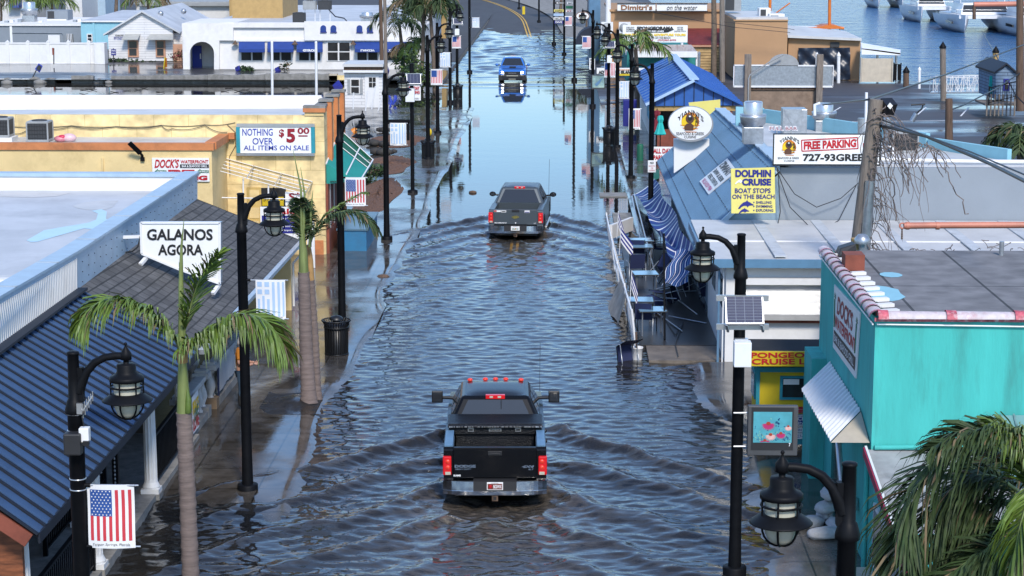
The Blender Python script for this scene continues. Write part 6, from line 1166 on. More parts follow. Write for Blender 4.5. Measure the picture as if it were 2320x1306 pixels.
# ================================================================== PICKUPS
def pickup(label, paint, W=2.02, roof=1.93, belt=1.3, tg=1.37, L=5.8, bed=2.0, towmir=False, roofy=(2.25, 3.75)):
    t = thing('pickup_truck', label, 'pickup truck'); h = W/2; pm_ = K[paint]
    def arch(y0, r, z0, n=10): return [(y0+r*math.cos(a), z0+r*math.sin(a)) for a in np.linspace(0, math.pi, n)]
    prof = [(0.03, .62), (.06, tg), (bed, tg), (bed, .5)] ; wy1, wy2, wr = 1.05, L-1.0, .50
    for s in (-1, 1):
        q = [(.02, .66), (.03, tg-.03), (.1, tg), (bed, tg), (bed, .52)]+[(y, z) for y, z in arch(wy1, wr, .5)]
        mb = MB(); mb.prism([(s*h, y, z) for y, z in q], (-s*.2, 0, 0), pm_); mb.build('bed_side', t, bevel=.035)
        mb = MB(); mb.tube([(s*(h-.02), wy1+(wr+.01)*math.cos(a), .5+(wr+.01)*math.sin(a)) for a in np.linspace(0, math.pi, 12)], .04, K['plastic_dark'] if paint != 'car_black' else pm_, 6); mb.build('fender_flare', t)
    mb = MB(); mb.box(-h+.2, h-.2, .07, bed, .72, .78, K['plastic_dark']); mb.box(-h+.21, h-.21, bed-.06, bed, .78, tg, pm_); mb.build('bed_floor', t)
    mb = MB(); mb.box(-h+.19, h-.19, -.015, .06, .76, tg-.01, pm_); mb.bar((-h+.2, .02, tg-.005), (h-.2, .02, tg-.005), .09, .035, pm_); mb.build('tailgate', t, bevel=.015)
    hd = belt-.06
    q = [(bed+.02, .5), (bed+.02, belt), (L-1.55, belt), (L-1.3, hd), (L-.15, hd-.12), (L-.02, hd-.25), (L, .62), (L-.1, .5)]+[(y, z) for y, z in arch(wy2, wr, .5)]
    mb = MB(); mb.prism([(-h, y, z) for y, z in q], (W, 0, 0), pm_); mb.build('body', t, bevel=.05)
    b = [(-h+.06, bed+.02, belt-.01), (h-.06, bed+.02, belt-.01), (h-.06, L-1.5, belt-.01), (-h+.06, L-1.5, belt-.01)]; k = .31; u = [(-h+k, roofy[0], roof), (h-k, roofy[0], roof), (h-k, roofy[1], roof), (-h+k, roofy[1], roof)]
    B4, U4 = [Vector(x) for x in b], [Vector(x) for x in u]
    mb = MB(); mb.hexa(B4, U4, pm_); mb.build('cab', t, bevel=.07)
    mb = MB(); mb.grid(lambda u, v: lerp(lerp(U4[0], U4[1], .06+.88*u), lerp(U4[3], U4[2], .06+.88*u), .03+.94*v)+V(0, 0, .045*(1-(2*u-1)**4)*(1-(2*v-1)**4)-.004), 14, 10, pm_); mb.build('roof', t)
    def win(i, j, u0, u1, v0, v1, nme):
        a, bb, cc, dd = B4[i], B4[j], U4[j], U4[i]; f = lambda u_, v_: lerp(lerp(a, bb, u_), lerp(dd, cc, u_), v_); nrm = (bb-a).cross(dd-a).normalized()
        mid = (a+bb+cc+dd)/4-(sum(B4+U4, V(0, 0, 0))/8); nrm = nrm if nrm.dot(mid) > 0 else -nrm
        mb = MB(); q_ = [f(u0, v0), f(u1, v0), f(u1-.035*(u1 > .9), v1), f(u0+.035*(u0 < .1), v1)]; mb.prism([p+nrm*.012 for p in q_], -nrm*.006, K['glass']); mb.build(nme, t, bevel=0)
    win(0, 1, .085, .915, .10, .86, 'rear_window'); win(2, 3, .06, .94, .08, .9, 'windscreen')
    for i, j in ((1, 2), (3, 0)): win(i, j, .08, .46, .12, .86, 'side_window'); win(i, j, .52, .88, .12, .86, 'side_window')
    mb = MB(); mb.box(-.2, .2, roofy[0]-.05, roofy[0]+.05, roof-.05, roof+.03, K['tail_red']); mb.box(-.12, -.05, roofy[0]-.056, roofy[0]-.05, roof-.03, roof+.01, K['lamp_glass']); mb.box(.05, .12, roofy[0]-.056, roofy[0]-.05, roof-.03, roof+.01, K['lamp_glass']); mb.build('brake_light', t, bevel=.008)
    for s in (-1, 1):
        mb = MB(); mb.box(s*h-.155 if s > 0 else s*h-.012, s*h+.012 if s > 0 else s*h+.155, -.035, .16, .82, 1.2, K['tail_red']); tl = mb.build('tail_light', t, bevel=.02)
        mb = MB(); mb.box(min(s*(h-.035), s*(h-.14)), max(s*(h-.035), s*(h-.14)), -.04, -.034, .83, .89, K['lamp_glass'])
        for z in (.98, 1.1): mb.lathe([(.045, 0), (.045, .008), (0, .012)], K['marker_red'], (s*(h-.085), -.034, z), 12, True, (0, -1, 0))
        mb.build('lens', tl)
        if towmir: mb = MB(); mb.tube([(s*(h-.1), 4.0, belt+.08), (s*(h+.14), 3.98, belt+.1)], .04, K['black'], 6); mb.cbox((s*(h+.25), 3.97, belt+.12), .24, .1, .26, K['black']); m_ = mb.build('mirror', t, bevel=.03); mb = MB(); mb.cbox((s*(h+.25), 3.912, belt+.12), .19, .01, .2, K['glass']); mb.build('mirror_glass', m_)
        else: mb = MB(); mb.tube([(s*(h-.1), 4.0, belt+.05), (s*(h+.08), 3.98, belt+.07)], .035, K['black'], 6); mb.ball((s*(h+.18), 3.97, belt+.1), .13, K['car_black' if paint != 'car_blue' else paint], 12, (1, .5, .75)); m_ = mb.build('mirror', t); mb = MB(); mb.cbox((s*(h+.18), 3.90, belt+.1), .17, .012, .11, K['glass']); mb.build('mirror_glass', m_)
        for y in (wy1, wy2):
            mb = MB(); x = s*(h-.14); mb.lathe([(.2, -.13), (.36, -.14), (.42, -.1), (.43, 0), (.42, .1), (.36, .14), (.2, .13)], K['rubber'], (x, y, .42), 26, True, (1, 0, 0)); wh = mb.build('wheel', t); mb = MB(); mb.lathe([(.24, -.12), (.24, .12), (.05, .125), (0, .1)], K['aluminium'], (x, y, .42), 16, True, (s, 0, 0)); mb.build('rim', wh)
    return t
def rear_trim(t, W, chrome, plate_txt, plate_red, bk):
    h = W/2; mb = MB()
    n = 24; Lp = [(-h-.01+(2*h+.02)*i/n, -.17+.12*abs(2*i/n-1)**4) for i in range(n+1)]
    for i in range(n):
        (xa, ya), (xb, yb_) = Lp[i], Lp[i+1]; side = abs((xa+xb)/2) > .40
        m = K['chrome'] if (chrome and side) or chrome == 2 else K['plastic_dark']
        mb.hexa([(xa, ya, .47), (xb, yb_, .47), (xb, .02, .47), (xa, .02, .47)], [(xa, ya+.012, .72), (xb, yb_+.012, .72), (xb, .02, .74), (xa, .02, .74)], m)
        if chrome == 1: mb.hexa([(xa, ya-.01, .45), (xb, yb_-.01, .45), (xb, .02, .45), (xa, .02, .45)], [(xa, ya-.012, .53), (xb, yb_-.012, .53), (xb, .02, .53), (xa, .02, .53)], K['chrome'])
    mb.build('bumper', t); mb = MB(); mb.box(-.16, .16, -.20, -.185, .56, .72, K['sign_white']); pl = mb.build('number_plate', t, bevel=.004)
    mb = MB(); 
    if plate_red: mb.box(-.145, .145, -.203, -.2, .575, .69, mat('plate_red', (.16, .03, .02), .5)); mb.ball((-.09, -.204, .635), .035, K['text_red'], 8, (1, .05, 1)); mb.text(plate_txt, (-.03, -.206, .595), (.135, -.206, .595), (-.03, -.206, .67), K['text_white'], .02)
    else: mb.text(plate_txt, (-.12, -.206, .59), (.12, -.206, .59), (-.12, -.206, .66), K['text_green'], .02); mb.ball((0, -.204, .625), .03, K['text_orange'], 8, (1, .05, 1))
    mb.text('FLORIDA', (-.07, -.206, .698), (.07, -.206, .698), (-.07, -.206, .713), K['text_black']); mb.build('lettering', pl)
    mb = MB(); mb.cbox((0, -.05, .38), .12, .2, .12, K['wood_brown']); mb.cbox((0, -.16, .38), .06, .01, .06, K['black']); mb.bar((-.2, 0, .42), (.2, 0, .42), .06, .05, K['wood_brown']); mb.build('tow_hitch', t)
    mb = MB(); mb.box(-.14, .14, -.028, -.016, 1.22, 1.31, K['black']); mb.box(-.1, .1, -.036, -.027, 1.235, 1.27, K['black']); mb.build('tailgate_handle', t, bevel=.008)
    mb = MB(); mb.box(-h+.22, h-.22, .3, .34, .3, .55, K['black']); mb.box(-.6, .6, .4, 4.5, .32, .48, K['black']); mb.build('underbody', t)
tr1 = pickup('near black pickup truck with a diamond plate toolbox and five roof marker lights', 'car_black', 2.04, 1.89, 1.35, 1.37, 5.9, 2.0, True)
rear_trim(tr1, 2.04, 1, 'BGIWX', True, 0)
dp = mat('diamond_plate', (.02, .021, .023), .28, metal=.6, var=.3, scale=40, bump=1.0, bs=55)
mb = MB(); mb.box(-.95, .95, 1.35, 1.93, 1.30, 1.52, dp); mb.hexa([(-.97, 1.27, 1.46), (.97, 1.27, 1.46), (.97, 1.95, 1.46), (-.97, 1.95, 1.46)], [(-.97, 1.29, 1.50), (.97, 1.29, 1.50), (.97, 1.95, 1.58), (-.97, 1.95, 1.58)], dp); mb.box(-.80, .80, 1.42, 1.9, .85, 1.30, dp); tb = mb.build('toolbox', tr1, bevel=.008)
mb = MB()
for x in (-.5, .47): mb.box(x-.06, x+.06, 1.325, 1.35, 1.36, 1.44, K['aluminium']); mb.box(x-.04, x+.04, 1.315, 1.326, 1.385, 1.415, K['black'])
mb.build('latch', tb); mb = MB(); rr = random.Random(2)
for k in range(90): x = -.95+1.9*rr.random(); mb.box(x, x+.012+.02*rr.random(), 1.262, 1.272, 1.465, 1.487, K['aluminium'])
mb.build('edge_glints', tb); mb = MB(); mb.box(-.13, .13, 1.34, 1.349, 1.36, 1.42, K['aluminium']); mb.text('TRACTOR', (-.11, 1.335, 1.37), (.11, 1.335, 1.37), (-.11, 1.335, 1.41), K['text_black'], .02); mb.build('badge', tb)
mb = MB(); mb.text('DODGE', (-.80, -.022, .97), (-.38, -.022, .97), (-.80, -.022, 1.03), K['chrome'], .06); mb.text('HEAVY DUTY', (-.79, -.022, .925), (-.47, -.022, .925), (-.79, -.022, .955), K['chrome'], .03, .2); mb.text('4X4', (.53, -.022, .965), (.78, -.022, .965), (.53, -.022, 1.02), K['chrome'], .05, .3); mb.text('SLT', (.66, -.022, .92), (.77, -.022, .92), (.66, -.022, .95), K['chrome'], .03, .2); mb.build('badges', tr1)
mb = MB(); mb.text('RAMS', (-.82, -.022, .79), (-.68, -.022, .79), (-.82, -.022, .83), K['text_white'], .03); mb.build('sticker', tr1)
for x in (-.55, -.22, 0, .22, .55): mb = MB(); mb.ball((x, 3.72-.25*x*x, 1.92), .05, K['marker_red'], 10, (1.2, 1.4, .7)); mb.build('marker_light', tr1)
for s in (-1, 1):
    for y in (1.0, 1.55): mb = MB(); mb.ball((s*1.03, y, 1.32 if y > 1.2 else 1.25), .05, K['black'], 8, (.7, 1, 1)); mb.build('stake_hook', tr1)
    mb = MB(); mb.bar((s*.92, .1, 1.385), (s*.92, 1.3, 1.385), .16, .03, K['steel_blue_dark']); mb.build('bed_rail_cap', tr1)  # blue-grey cap colour stands in for the reflection on the inner bed faces
mb = MB()
for k in range(9): mb.ball((-.6+.14*k, .5+.25*(k % 3), .85), .09, K[('wood_brown', 'tan_board', 'hvac_dark', 'red_paint', 'teal_paint')[k % 5]], 8, (1.2, 1, .8))
mb.build('load', tr1)
mb = MB(); mb.box(.115, .13, 2.13, 2.145, 1.45, 1.84, K['black']); mb.build('window_divider', tr1); mb = MB(); mb.tube([(.98, 5.2, 1.3), (.99, 5.25, 2.4)], .006, K['black'], 4); mb.build('aerial', tr1)
tr1.location = (-1.24, 38.25, -.23); tr1.rotation_euler.z = R(1.6)
tr2 = pickup('dark grey pickup truck with stickers and a gold emblem driving away mid street', 'car_grey', 1.99, 1.86, 1.26, 1.3, 5.8, 1.9)
rear_trim(tr2, 1.99, 1, 'GKA Y52', False, 0)
mb = MB(); mb.prism([(-.13, -.03, 1.06), (-.07, -.03, 1.06), (-.06, -.03, 1.09), (.07, -.03, 1.09), (.08, -.03, 1.06), (.14, -.03, 1.06), (.12, -.03, 1.01), (.06, -.03, 1.01), (.05, -.03, .98), (-.08, -.03, .98), (-.09, -.03, 1.01), (-.15, -.03, 1.01)], (0, .012, 0), mat('gold', (.6, .42, .12), .25, metal=1, var=0)); mb.build('emblem', tr2)
mb = MB(); mb.box(-.8, -.55, -.022, -.016, 1.22, 1.29, K['sign_white']); mb.box(-.8, -.7, -.026, -.022, 1.23, 1.28, K['text_red']); mb.box(-.53, -.35, -.022, -.016, 1.21, 1.29, K['sign_white']); mb.box(-.51, -.37, -.026, -.022, 1.23, 1.265, K['text_black']); mb.box(.33, .52, -.022, -.016, 1.2, 1.29, K['sign_white']); mb.box(.34, .51, -.026, -.022, 1.21, 1.24, K['text_navy']); mb.build('stickers', tr2)
mb = MB(); mb.text('SILVERADO', (-.78, -.022, .80), (-.33, -.022, .80), (-.78, -.022, .835), K['text_white'], .03); mb.text('LT', (.68, -.022, .80), (.75, -.022, .80), (.68, -.022, .83), K['text_white'], .03); mb.box(-.02, .02, -.022, -.016, .8, .84, K['text_white']); mb.build('badges', tr2)
mb = MB(); mb.box(-.78, .78, .0, .1, 1.30, 1.315, K['black']); mb.build('tailgate_cap', tr2)
for k in range(5): mb = MB(); mb.bar((-.55+.275*k, 2.35, 1.868), (-.55+.275*k, 3.6, 1.868), .02, .012, K['car_grey']); mb.build('roof_rib', tr2)
mb = MB(); mb.tube([(.95, 5.0, 1.2), (.97, 5.1, 2.6)], .008, K['black'], 4); mb.build('aerial', tr2); mb = MB(); mb.tube([(1.02, 1.9, .42), (1.03, 4.2, .42)], .05, K['aluminium'], 8); mb.build('side_step', tr2)
tr2.location = (-1.58, 72.75, -.27); tr2.rotation_euler.z = R(-2.8)
tr3 = pickup('bright blue pickup truck with lit headlights driving toward the camera', 'car_blue', 2.0, 1.98, 1.36, 1.3, 5.5, 1.7, False, (2.0, 3.55)); L = 5.5
mb = MB(); mb.box(-.62, .62, L-.01, L+.05, .82, 1.06, K['plastic_dark'])
for k in range(5): mb.box(-.56, .56, L+.05, L+.06, .85+.045*k, .868+.045*k, K['black'])
mb.text('TOYOTA', (.3, L+.065, .92), (-.3, L+.065, .92), (.3, L+.065, .98), K['text_grey'], .03); mb.build('radiator_grille', tr3, bevel=.01)
for s in (-1, 1): mb = MB(); mb.prism([(s*.62, L-.02, .9), (s*.93, L-.1, .94), (s*.95, L-.16, 1.07), (s*.66, L-.02, 1.07)], (0, .06, 0), K['headlight']); mb.build('headlight', tr3)
mb = MB(); mb.box(-1.02, 1.02, L-.1, L+.12, .42, .82, K['plastic_dark']); mb.box(-.72, .72, L+.12, L+.16, .5, .78, K['black']); mb.build('front_bumper', tr3, bevel=.04)
mb = MB(); mb.box(-.42, .42, L+.16, L+.2, .74, .79, K['lamp_glass'])
for x in (-.78, -.66, .66, .78): mb.ball((x, L+.13, .77), .035, K['lamp_glass'], 8)
mb.box(-.26, .26, L+.165, L+.18, .5, .54, K['lamp_glass']); mb.build('light_bar', tr3); mb = MB(); mb.hexa([(-.25, L-1.35, 1.31), (.25, L-1.35, 1.31), (.25, L-.85, 1.29), (-.25, L-.85, 1.29)], [(-.22, L-1.3, 1.36), (.22, L-1.3, 1.36), (.23, L-.85, 1.345), (-.23, L-.85, 1.345)], K['plastic_dark']); mb.build('hood_scoop', tr3)
tr3.location = (-3.46, 147.6+5.5, -.28); tr3.rotation_euler.z = math.pi
# ================================================================== BACKGROUND, LEFT
def bx(mb, Y, x0, y0, x1, y1, depth, m): a = YP(x0, y1, Y); b = YP(x1, y0, Y); mb.box(a.x, b.x, Y, Y+depth, a.z, b.z, m); return mb
rr = random.Random(8)
for k, (x0, x1, y0, y1) in enumerate(((0, 60, 180, 191), (62, 124, 178, 191), (162, 211, 172, 190), (252, 330, 172, 188), (331, 470, 171, 188), (471, 600, 170, 187), (601, 745, 168, 186))):
    lab = ['low broken seawall stump at the left frame edge', 'rubble seawall piece beside the tilted blue sign', 'square broken seawall block between two gaps', 'seawall length just right of the gap', 'seawall length below the small clapboard house', 'seawall length below the arched restaurant porch', 'seawall length below the blue awnings'][k]
    Y = 146.6; a = YP(x0, y1, Y); b = YP(x1, y0, Y); mb = MB(); n = max(4, int((b.x-a.x)/.5))
    def fn(u, v): return V(a.x+(b.x-a.x)*u, 0, 0)
    tops = [b.z+rr.uniform(-.05, .04)*(3 if k < 2 else 1) for i in range(n+1)]
    for i in range(n):
        xa, xb = a.x+(b.x-a.x)*i/n, a.x+(b.x-a.x)*(i+1)/n
        mb.hexa([(xa, Y, -.2), (xb, Y, -.2), (xb, Y+.5, -.2), (xa, Y+.5, -.2)], [(xa, Y, tops[i]), (xb, Y, tops[i+1]), (xb, Y+.5, tops[i+1]), (xa, Y+.5, tops[i])], K['concrete'])
    solo(mb, 'seawall', lab, 'seawall', 'seawall pieces along the flooded lot')
mb = MB(); Y = 146.4; bx(mb, Y, 746, 168, 764, 185, .6, K['vinyl']); bx(mb, Y, 746, 172, 790, 184, .55, K['block_yellow']); solo(mb, 'block_wall', 'yellow block wall end joining the seawall by the white hut', 'wall')
for k in range(7): x = rr.choice((rr.uniform(0, 120), rr.uniform(212, 250))); g = G(x, 186+rr.uniform(0, 4)); mb = MB(); mb.ball((g.x, g.y-.3, .05), rr.uniform(.2, .4), K['concrete'], 7, (1.3, 1, .7)); o = solo(mb, 'rubble_stone', 'loose pale stone tumbled from the broken seawall', 'stone', 'loose stones by the seawall')
def sign_post(name, label, Y, px, ytop, ybot, rect, board, post='hvac_dark', r=.05, txt=(), tilt=0):
    a = YP(px, ybot, Y); t = thing(name, label, 'sign', a); p = YP(px+tilt, ytop, Y); mb = MB(); mb.tube([a, p], r, K[post], 6); mb.build('post', t)
    mb = MB(); L = [YP(*q, Y-.06) for q in rect]; mb.prism(L, (0, -.04, 0), K[board]); mb.build('board', t)
    if txt:
        mb = MB()
        for s, x0, y0, x1, y1, m in txt: mb.ytext(s, Y-.11, x0, y0, x1, y1, K[m], .02)
        mb.build('lettering', t)
    return t
sign_post('tilted_sign', 'blue sign knocked askew on its post above the seawall', 147, 73, 160, 178, ((79, 157), (88, 144), (97, 150), (90, 165)), 'text_blue', tilt=9)
mb = MB(); mb.prism([YP(*q, 146.8) for q in ((82, 156), (88, 147), (94, 152), (89, 161))], (0, -.02, 0), K['window_dark']); o = mb.build('dark_panel', bpy.data.objects['tilted_sign'])
sign_post('marker_sign', 'thin rusty brown marker sign in front of the white fence', 160, 122, 110, 146, ((118, 109), (122, 109), (122.5, 125), (119, 125)), 'wood_red')
sign_post('parking_notice', 'small blue and white stacked notice beside the clapboard house', 164, 257, 110, 148, ((252, 112), (263, 112), (263, 126), (252, 126)), 'text_navy', txt=(('PARKING', 253, 114, 262, 117, 'text_white'), ('ONLY', 253, 120, 262, 123, 'text_white')))
F = thing('vinyl_fence', 'long white vinyl privacy fence with square posts', 'fence', (-45, 163, .3)); Y = 163
mb = MB(); bx(mb, Y, -20, 98, 216, 147, .08, K['white_paint']); mb.build('panel', F); mb = MB(); bx(mb, Y-.05, -20, 144, 216, 148, .15, K['white_paint']); bx(mb, Y-.05, -20, 97, 216, 100, .15, K['white_paint']); mb.build('rails', F)
for x in (17, 63, 109, 155, 201): mb = MB(); bx(mb, Y-.1, x-2.5, 95, x+2.5, 148, .3, K['white_paint']); a = YP(x, 95, Y); mb.lathe([(.18, 0), (0, .14)], K['white_paint'], (a.x, Y+.02, a.z), 4); mb.build('post', F)
mb = MB(); bx(mb, Y-.5, 215, 98, 236, 149, 1.2, K['white_paint']); mb.build('end_panel', F)
# row of low buildings behind
b_ = thing('grey_block_building', 'long slate grey block building with a cluttered roof behind the fence', 'building', (-46, 178, .3)); Y = 178
mb = MB(); bx(mb, Y, -40, 59, 184, 112, 14, K['bldg_grey']); mb.build('wall', b_); mb = MB(); bx(mb, Y-.15, -40, 56, 185, 59, 14.4, K['white_stucco']); mb.build('roof', b_)
mb = MB(); bx(mb, Y-.1, 110, 80, 135, 112, .1, K['white_paint']); mb.build('door', b_); mb = MB(); bx(mb, Y-.1, 151, 78, 165, 98, .1, K['window_dark']); 
for k in range(4): bx(mb, Y-.14, 152+k*3.5, 77, 152.6+k*3.5, 99, .03, K['white_metal'])
mb.build('window', b_); mb = MB(); bx(mb, Y-.1, 24, 60, 27, 112, .1, K['white_metal']); mb.tube([YP(28, 74.5, Y-.06), YP(140, 75, Y-.06), YP(144, 80, Y-.06), YP(144, 95, Y-.06)], .04, K['bldg_grey'], 5); mb.build('drainpipe', b_)
b_ = thing('pale_blue_house', 'pale turquoise flat fronted house with a small white window', 'house', (-41, 176, .3)); Y = 176
mb = MB(); bx(mb, Y, 185, 50, 300, 112, 12, K['sky_wall']); mb.build('wall', b_); mb = MB(); bx(mb, Y-.2, 184, 47.5, 300, 50.5, .5, K['white_stucco'])
mb.hexa([YP(184, 48, Y), YP(310, 48, Y), YP(310, 48, Y)+V(0, 14, -.4), YP(184, 48, Y)+V(0, 14, -.4)], [YP(184, 47, Y), YP(310, 47, Y), YP(310, 47, Y)+V(0, 14, .35), YP(200, 47, Y)+V(0, 14, .35)], K['pale_roof']); mb.build('roof', b_)
mb = MB(); bx(mb, Y-.1, 197, 77, 209, 95, .1, K['white_paint']); o = mb.build('window', b_); mb = MB()
for y0, y1 in ((79, 85), (87, 93)): bx(mb, Y-.13, 199, y0, 207, y1, .03, K['glass'])
mb.build('pane', o); mb = MB(); bx(mb, Y-.1, 211.5, 50, 214, 112, .1, K['sky_wall']); mb.build('drainpipe', b_)
h_ = thing('clapboard_house', 'small white clapboard house with a pale blue roof and peach window frames', 'house', (-34.5, 166, .3)); Y = 166
mb = MB(); gl, gr, ap = YP(245, 76, Y), YP(395, 68, Y), YP(323, 28, Y); lo = [YP(247, 141, Y), YP(393, 141, Y)]
mb.prism([lo[0], lo[1], V(lo[1].x, Y, gr.z), V(ap.x, Y, ap.z), V(lo[0].x, Y, gl.z)], (0, 16, 0), K['siding_white']); bx(mb, Y+.5, 392, 76, 425, 141, 5, K['siding_white']); mb.build('wall', h_)
mb = MB(); o_ = V(0, 17.5, 0); f_ = V(0, -.35, 0); up = V(0, 0, .14)
for a, b in ((V(gl.x-.35, Y, gl.z-.18), ap), (ap, V(gr.x+.5, Y, gr.z-.3))): mb.hexa([a+f_, b+f_, b+o_, a+o_], [a+f_+up, b+f_+up, b+o_+up, a+o_+up], K['pale_roof'])
mb.build('roof', h_)
for k, (x, y) in enumerate(((364, 31), (416, 26))):
    p = G(x, y, 4.1); mb = MB(); mb.ball(p, .25, K['galvanised'], 8); mb.build('roof_vent', h_)
for x0, x1, ax0, ax1, tx0, tx1 in ((290, 313, 275, 312, 284, 318), (353, 374, 331, 392, 341, 393)):
    mb = MB(); bx(mb, Y-.12, x0, 92, x1, 130, .12, K['peach']); w_ = mb.build('window', h_); mb = MB(); bx(mb, Y-.16, x0+3, 94, x1-4, 109, .04, K['window_dark']); bx(mb, Y-.16, x0+3, 111, x1-4, 126, .04, K['window_dark']); mb.build('pane', w_)
    mb = MB(); a, b = YP(tx0, 79, Y-.02), YP(tx1, 79, Y-.02); c, d = YP(ax1, 91, Y-1), YP(ax0, 91, Y-1); mb.hexa([a, b, c, d], [p+V(0, 0, .06) for p in (a, b, c, d)], mat('awning_grey', (.38, .38, .35), .5)); mb.build('window_awning', h_)
mb = MB(); mb.ytext('CHALKIS', Y-.05, 261, 79, 280, 82.5, K['text_black'], .03); mb.ytext('ENTRANCE', Y-.05, 258, 84, 284, 88, K['text_navy'], .03); mb.ytext('727 934-8800', Y-.05, 258, 89, 280, 91, K['text_blue'], .01); mb.build('lettering', h_)
mb = MB(); bx(mb, Y-.3, 393, 101, 415, 141, .3, K['peach']); mb.build('lower_panel', h_); mb = MB(); bx(mb, Y-1.2, 296, 142, 372, 149, 1.1, K['peach']); mb.build('planter_edge', h_)
def clump(name, label, cat, c, rx, ry, rz, n, m, leaf=.12, seed=0, group=None, parent=None):
    rr = random.Random(seed); mb = MB(); c = Vector(c); ms = m if isinstance(m, (list, tuple)) else [m]
    lobes = [(c+V(rr.uniform(-.6, .6)*rx, rr.uniform(-.6, .6)*ry, rr.uniform(-.5, .7)*rz), rr.uniform(.35, .6)) for _ in range(9)]
    for i in range(n):
        lc, s = rr.choice(lobes); d = V(rr.gauss(0, 1), rr.gauss(0, 1), rr.gauss(0, 1)).normalized()*(rr.random()**.4)
        p = lc+V(d.x*rx*s, d.y*ry*s, d.z*rz*s); a = V(rr.gauss(0, 1), rr.gauss(0, 1), rr.gauss(0, .6)).normalized()*leaf*rr.uniform(.6, 1.5); b = a.cross(V(rr.gauss(0, 1), rr.gauss(0, 1), rr.gauss(0, 1))).normalized()*leaf*rr.uniform(.25, .5)
        mb.add([p-a, p+b, p+a, p-b], [(0, 1, 2, 3)], ms[i % len(ms)])
    if parent: return mb.build(name, parent)
    return solo(mb, name, label, cat, group)
clump('hedge', 'low green hedge along the clapboard house foot', 'hedge', YP(300, 142, 165), 3.6, .5, .35, 500, ['leaf_dark', 'leaf_mid'] and [K['leaf_dark'], K['leaf_mid']], .14, 1)
clump('bush', 'reddish leafless bush between the house and the arched porch', 'bush', YP(405, 130, 164), .9, .6, .8, 330, [K['leaf_dry'], K['leaf_dark'], K['maroon_cloth']], .11, 2)
t = thing('yellow_sign', 'yellow folding sign standing on the wet road by the house', 'sign', YP(373, 160, 158)); mb = MB(); mb.bar(YP(371, 161, 158), YP(374, 130, 158), .25, .06, K['yellow_bright']); mb.bar(YP(376, 152, 158.4), YP(375, 132, 158), .2, .05, K['text_orange']); mb.build('panel', t)
# Greek restaurant with blue awnings
g_ = thing('greek_restaurant', 'long white restaurant with an arched porch, blue awnings and blue niches', 'restaurant', (-21, 157, .3)); Y = 157
mb = MB(); a, b = YP(497, 165, Y), YP(960, 62, Y); mb.box(a.x, b.x, Y, Y+12, .2, b.z, K['white_stucco']); bx(mb, Y+3, 415, 54, 527, 164, 9, K['white_stucco']); mb.build('wall', g_)
mb = MB(); bx(mb, Y-.3, 415, 53, 528, 92, 3.3, K['white_stucco'])                                   # porch with a real arched opening
L = [(415, 165), (430, 165)]+[(457.5-27.5*math.cos(q), 121-26*math.sin(q)) for q in np.linspace(0, math.pi, 14)]+[(485, 165), (497, 165), (497, 92), (415, 92)]
mb.prism([YP(x, y, Y-.3) for x, y in L], (0, .45, 0), K['white_stucco']); bx(mb, Y, 415, 92, 420, 165, 3, K['white_stucco']); mb.build('porch', g_)
mb = MB(); bx(mb, Y+2.8, 432, 104, 456, 153, .15, K['text_blue']); bx(mb, Y+2.78, 432, 153, 456, 161, .1, K['aluminium']); bx(mb, Y+2.74, 453, 122, 455.5, 134, .05, K['sign_white']); mb.build('door', g_)
mb = MB(); bx(mb, Y-.25, 500, 52, 860, 63, .5, K['white_stucco']); bx(mb, Y-.3, 690, 49, 870, 92, .3, K['white_stucco']); mb.box(YP(497, 92, Y).x, b.x, Y-.12, Y, YP(600, 92, Y).z-.08, YP(600, 92, Y).z+.1, K['white_stucco']); mb.build('parapet', g_)
for x in (726, 749, 808, 831.5):
    mb = MB(); L = [(x, 73)]+[(x+6.5-6.5*math.cos(q), 64-6.5*math.sin(q)) for q in np.linspace(0, math.pi, 9)]+[(x+13, 73)]; mb.prism([YP(p, q, Y-.31) for p, q in L], (0, -.06, 0), K['awning_blue']); bx(mb, Y-.42, x-.5, 72.5, x+14, 74.5, .15, K['text_navy']); mb.build('niche', g_)
for k, (x0, x1, s) in enumerate(((541, 600, ''), (606, 665, ''), (672, 731, 'GYROS'), (804, 861, 'ΓΝΗΣΙΑ'), (871, 945, 'ΣΠΙΤΙΚΗ'))):
    mb = MB(); a, b = YP(x0, 93, Y), YP(x1, 93, Y); c, d = YP(x1+.0, 112, Y-.9), YP(x0, 112, Y-.9); e, f = YP(x1, 119, Y-.9), YP(x0, 119, Y-.9)
    mb.add([a, b, c, d, e, f, V(a.x, Y, f.z), V(b.x, Y, f.z)], [(0, 1, 2, 3), (3, 2, 4, 5), (0, 3, 5, 6), (1, 7, 4, 2)], K['awning_blue']); aw = mb.build('awning', g_)
    if s: mb = MB(); w0 = {'GYROS': (686, 716), 'ΓΝΗΣΙΑ': (817, 849), 'ΣΠΙΤΙΚΗ': (880, 921)}[s]; mb.ytext(s, Y-.92, w0[0], 112, w0[1], 117.5, K['text_white'], .06); mb.build('lettering', aw)
    mb = MB(); bx(mb, Y-.06, x0+4, 118, x1-4, 138.5, .06, K['white_paint']); w_ = mb.build('window', g_); mb = MB(); m_ = (x0+x1)/2; bx(mb, Y-.1, x0+6, 119, m_-2, 137, .04, K['window_dark']); bx(mb, Y-.1, m_+2, 119, x1-6, 137, .04, K['window_dark']); mb.build('pane', w_)
mb = MB(); bx(mb, Y-.06, 740, 94, 795, 139, .06, K['white_paint']); w_ = mb.build('window', g_); mb = MB()
for x0, x1 in ((743, 765), (769, 792)):
    for y0, y1 in ((97, 116), (119, 137)): bx(mb, Y-.1, x0, y0, x1, y1, .04, K['window_dark'])
mb.build('pane', w_)
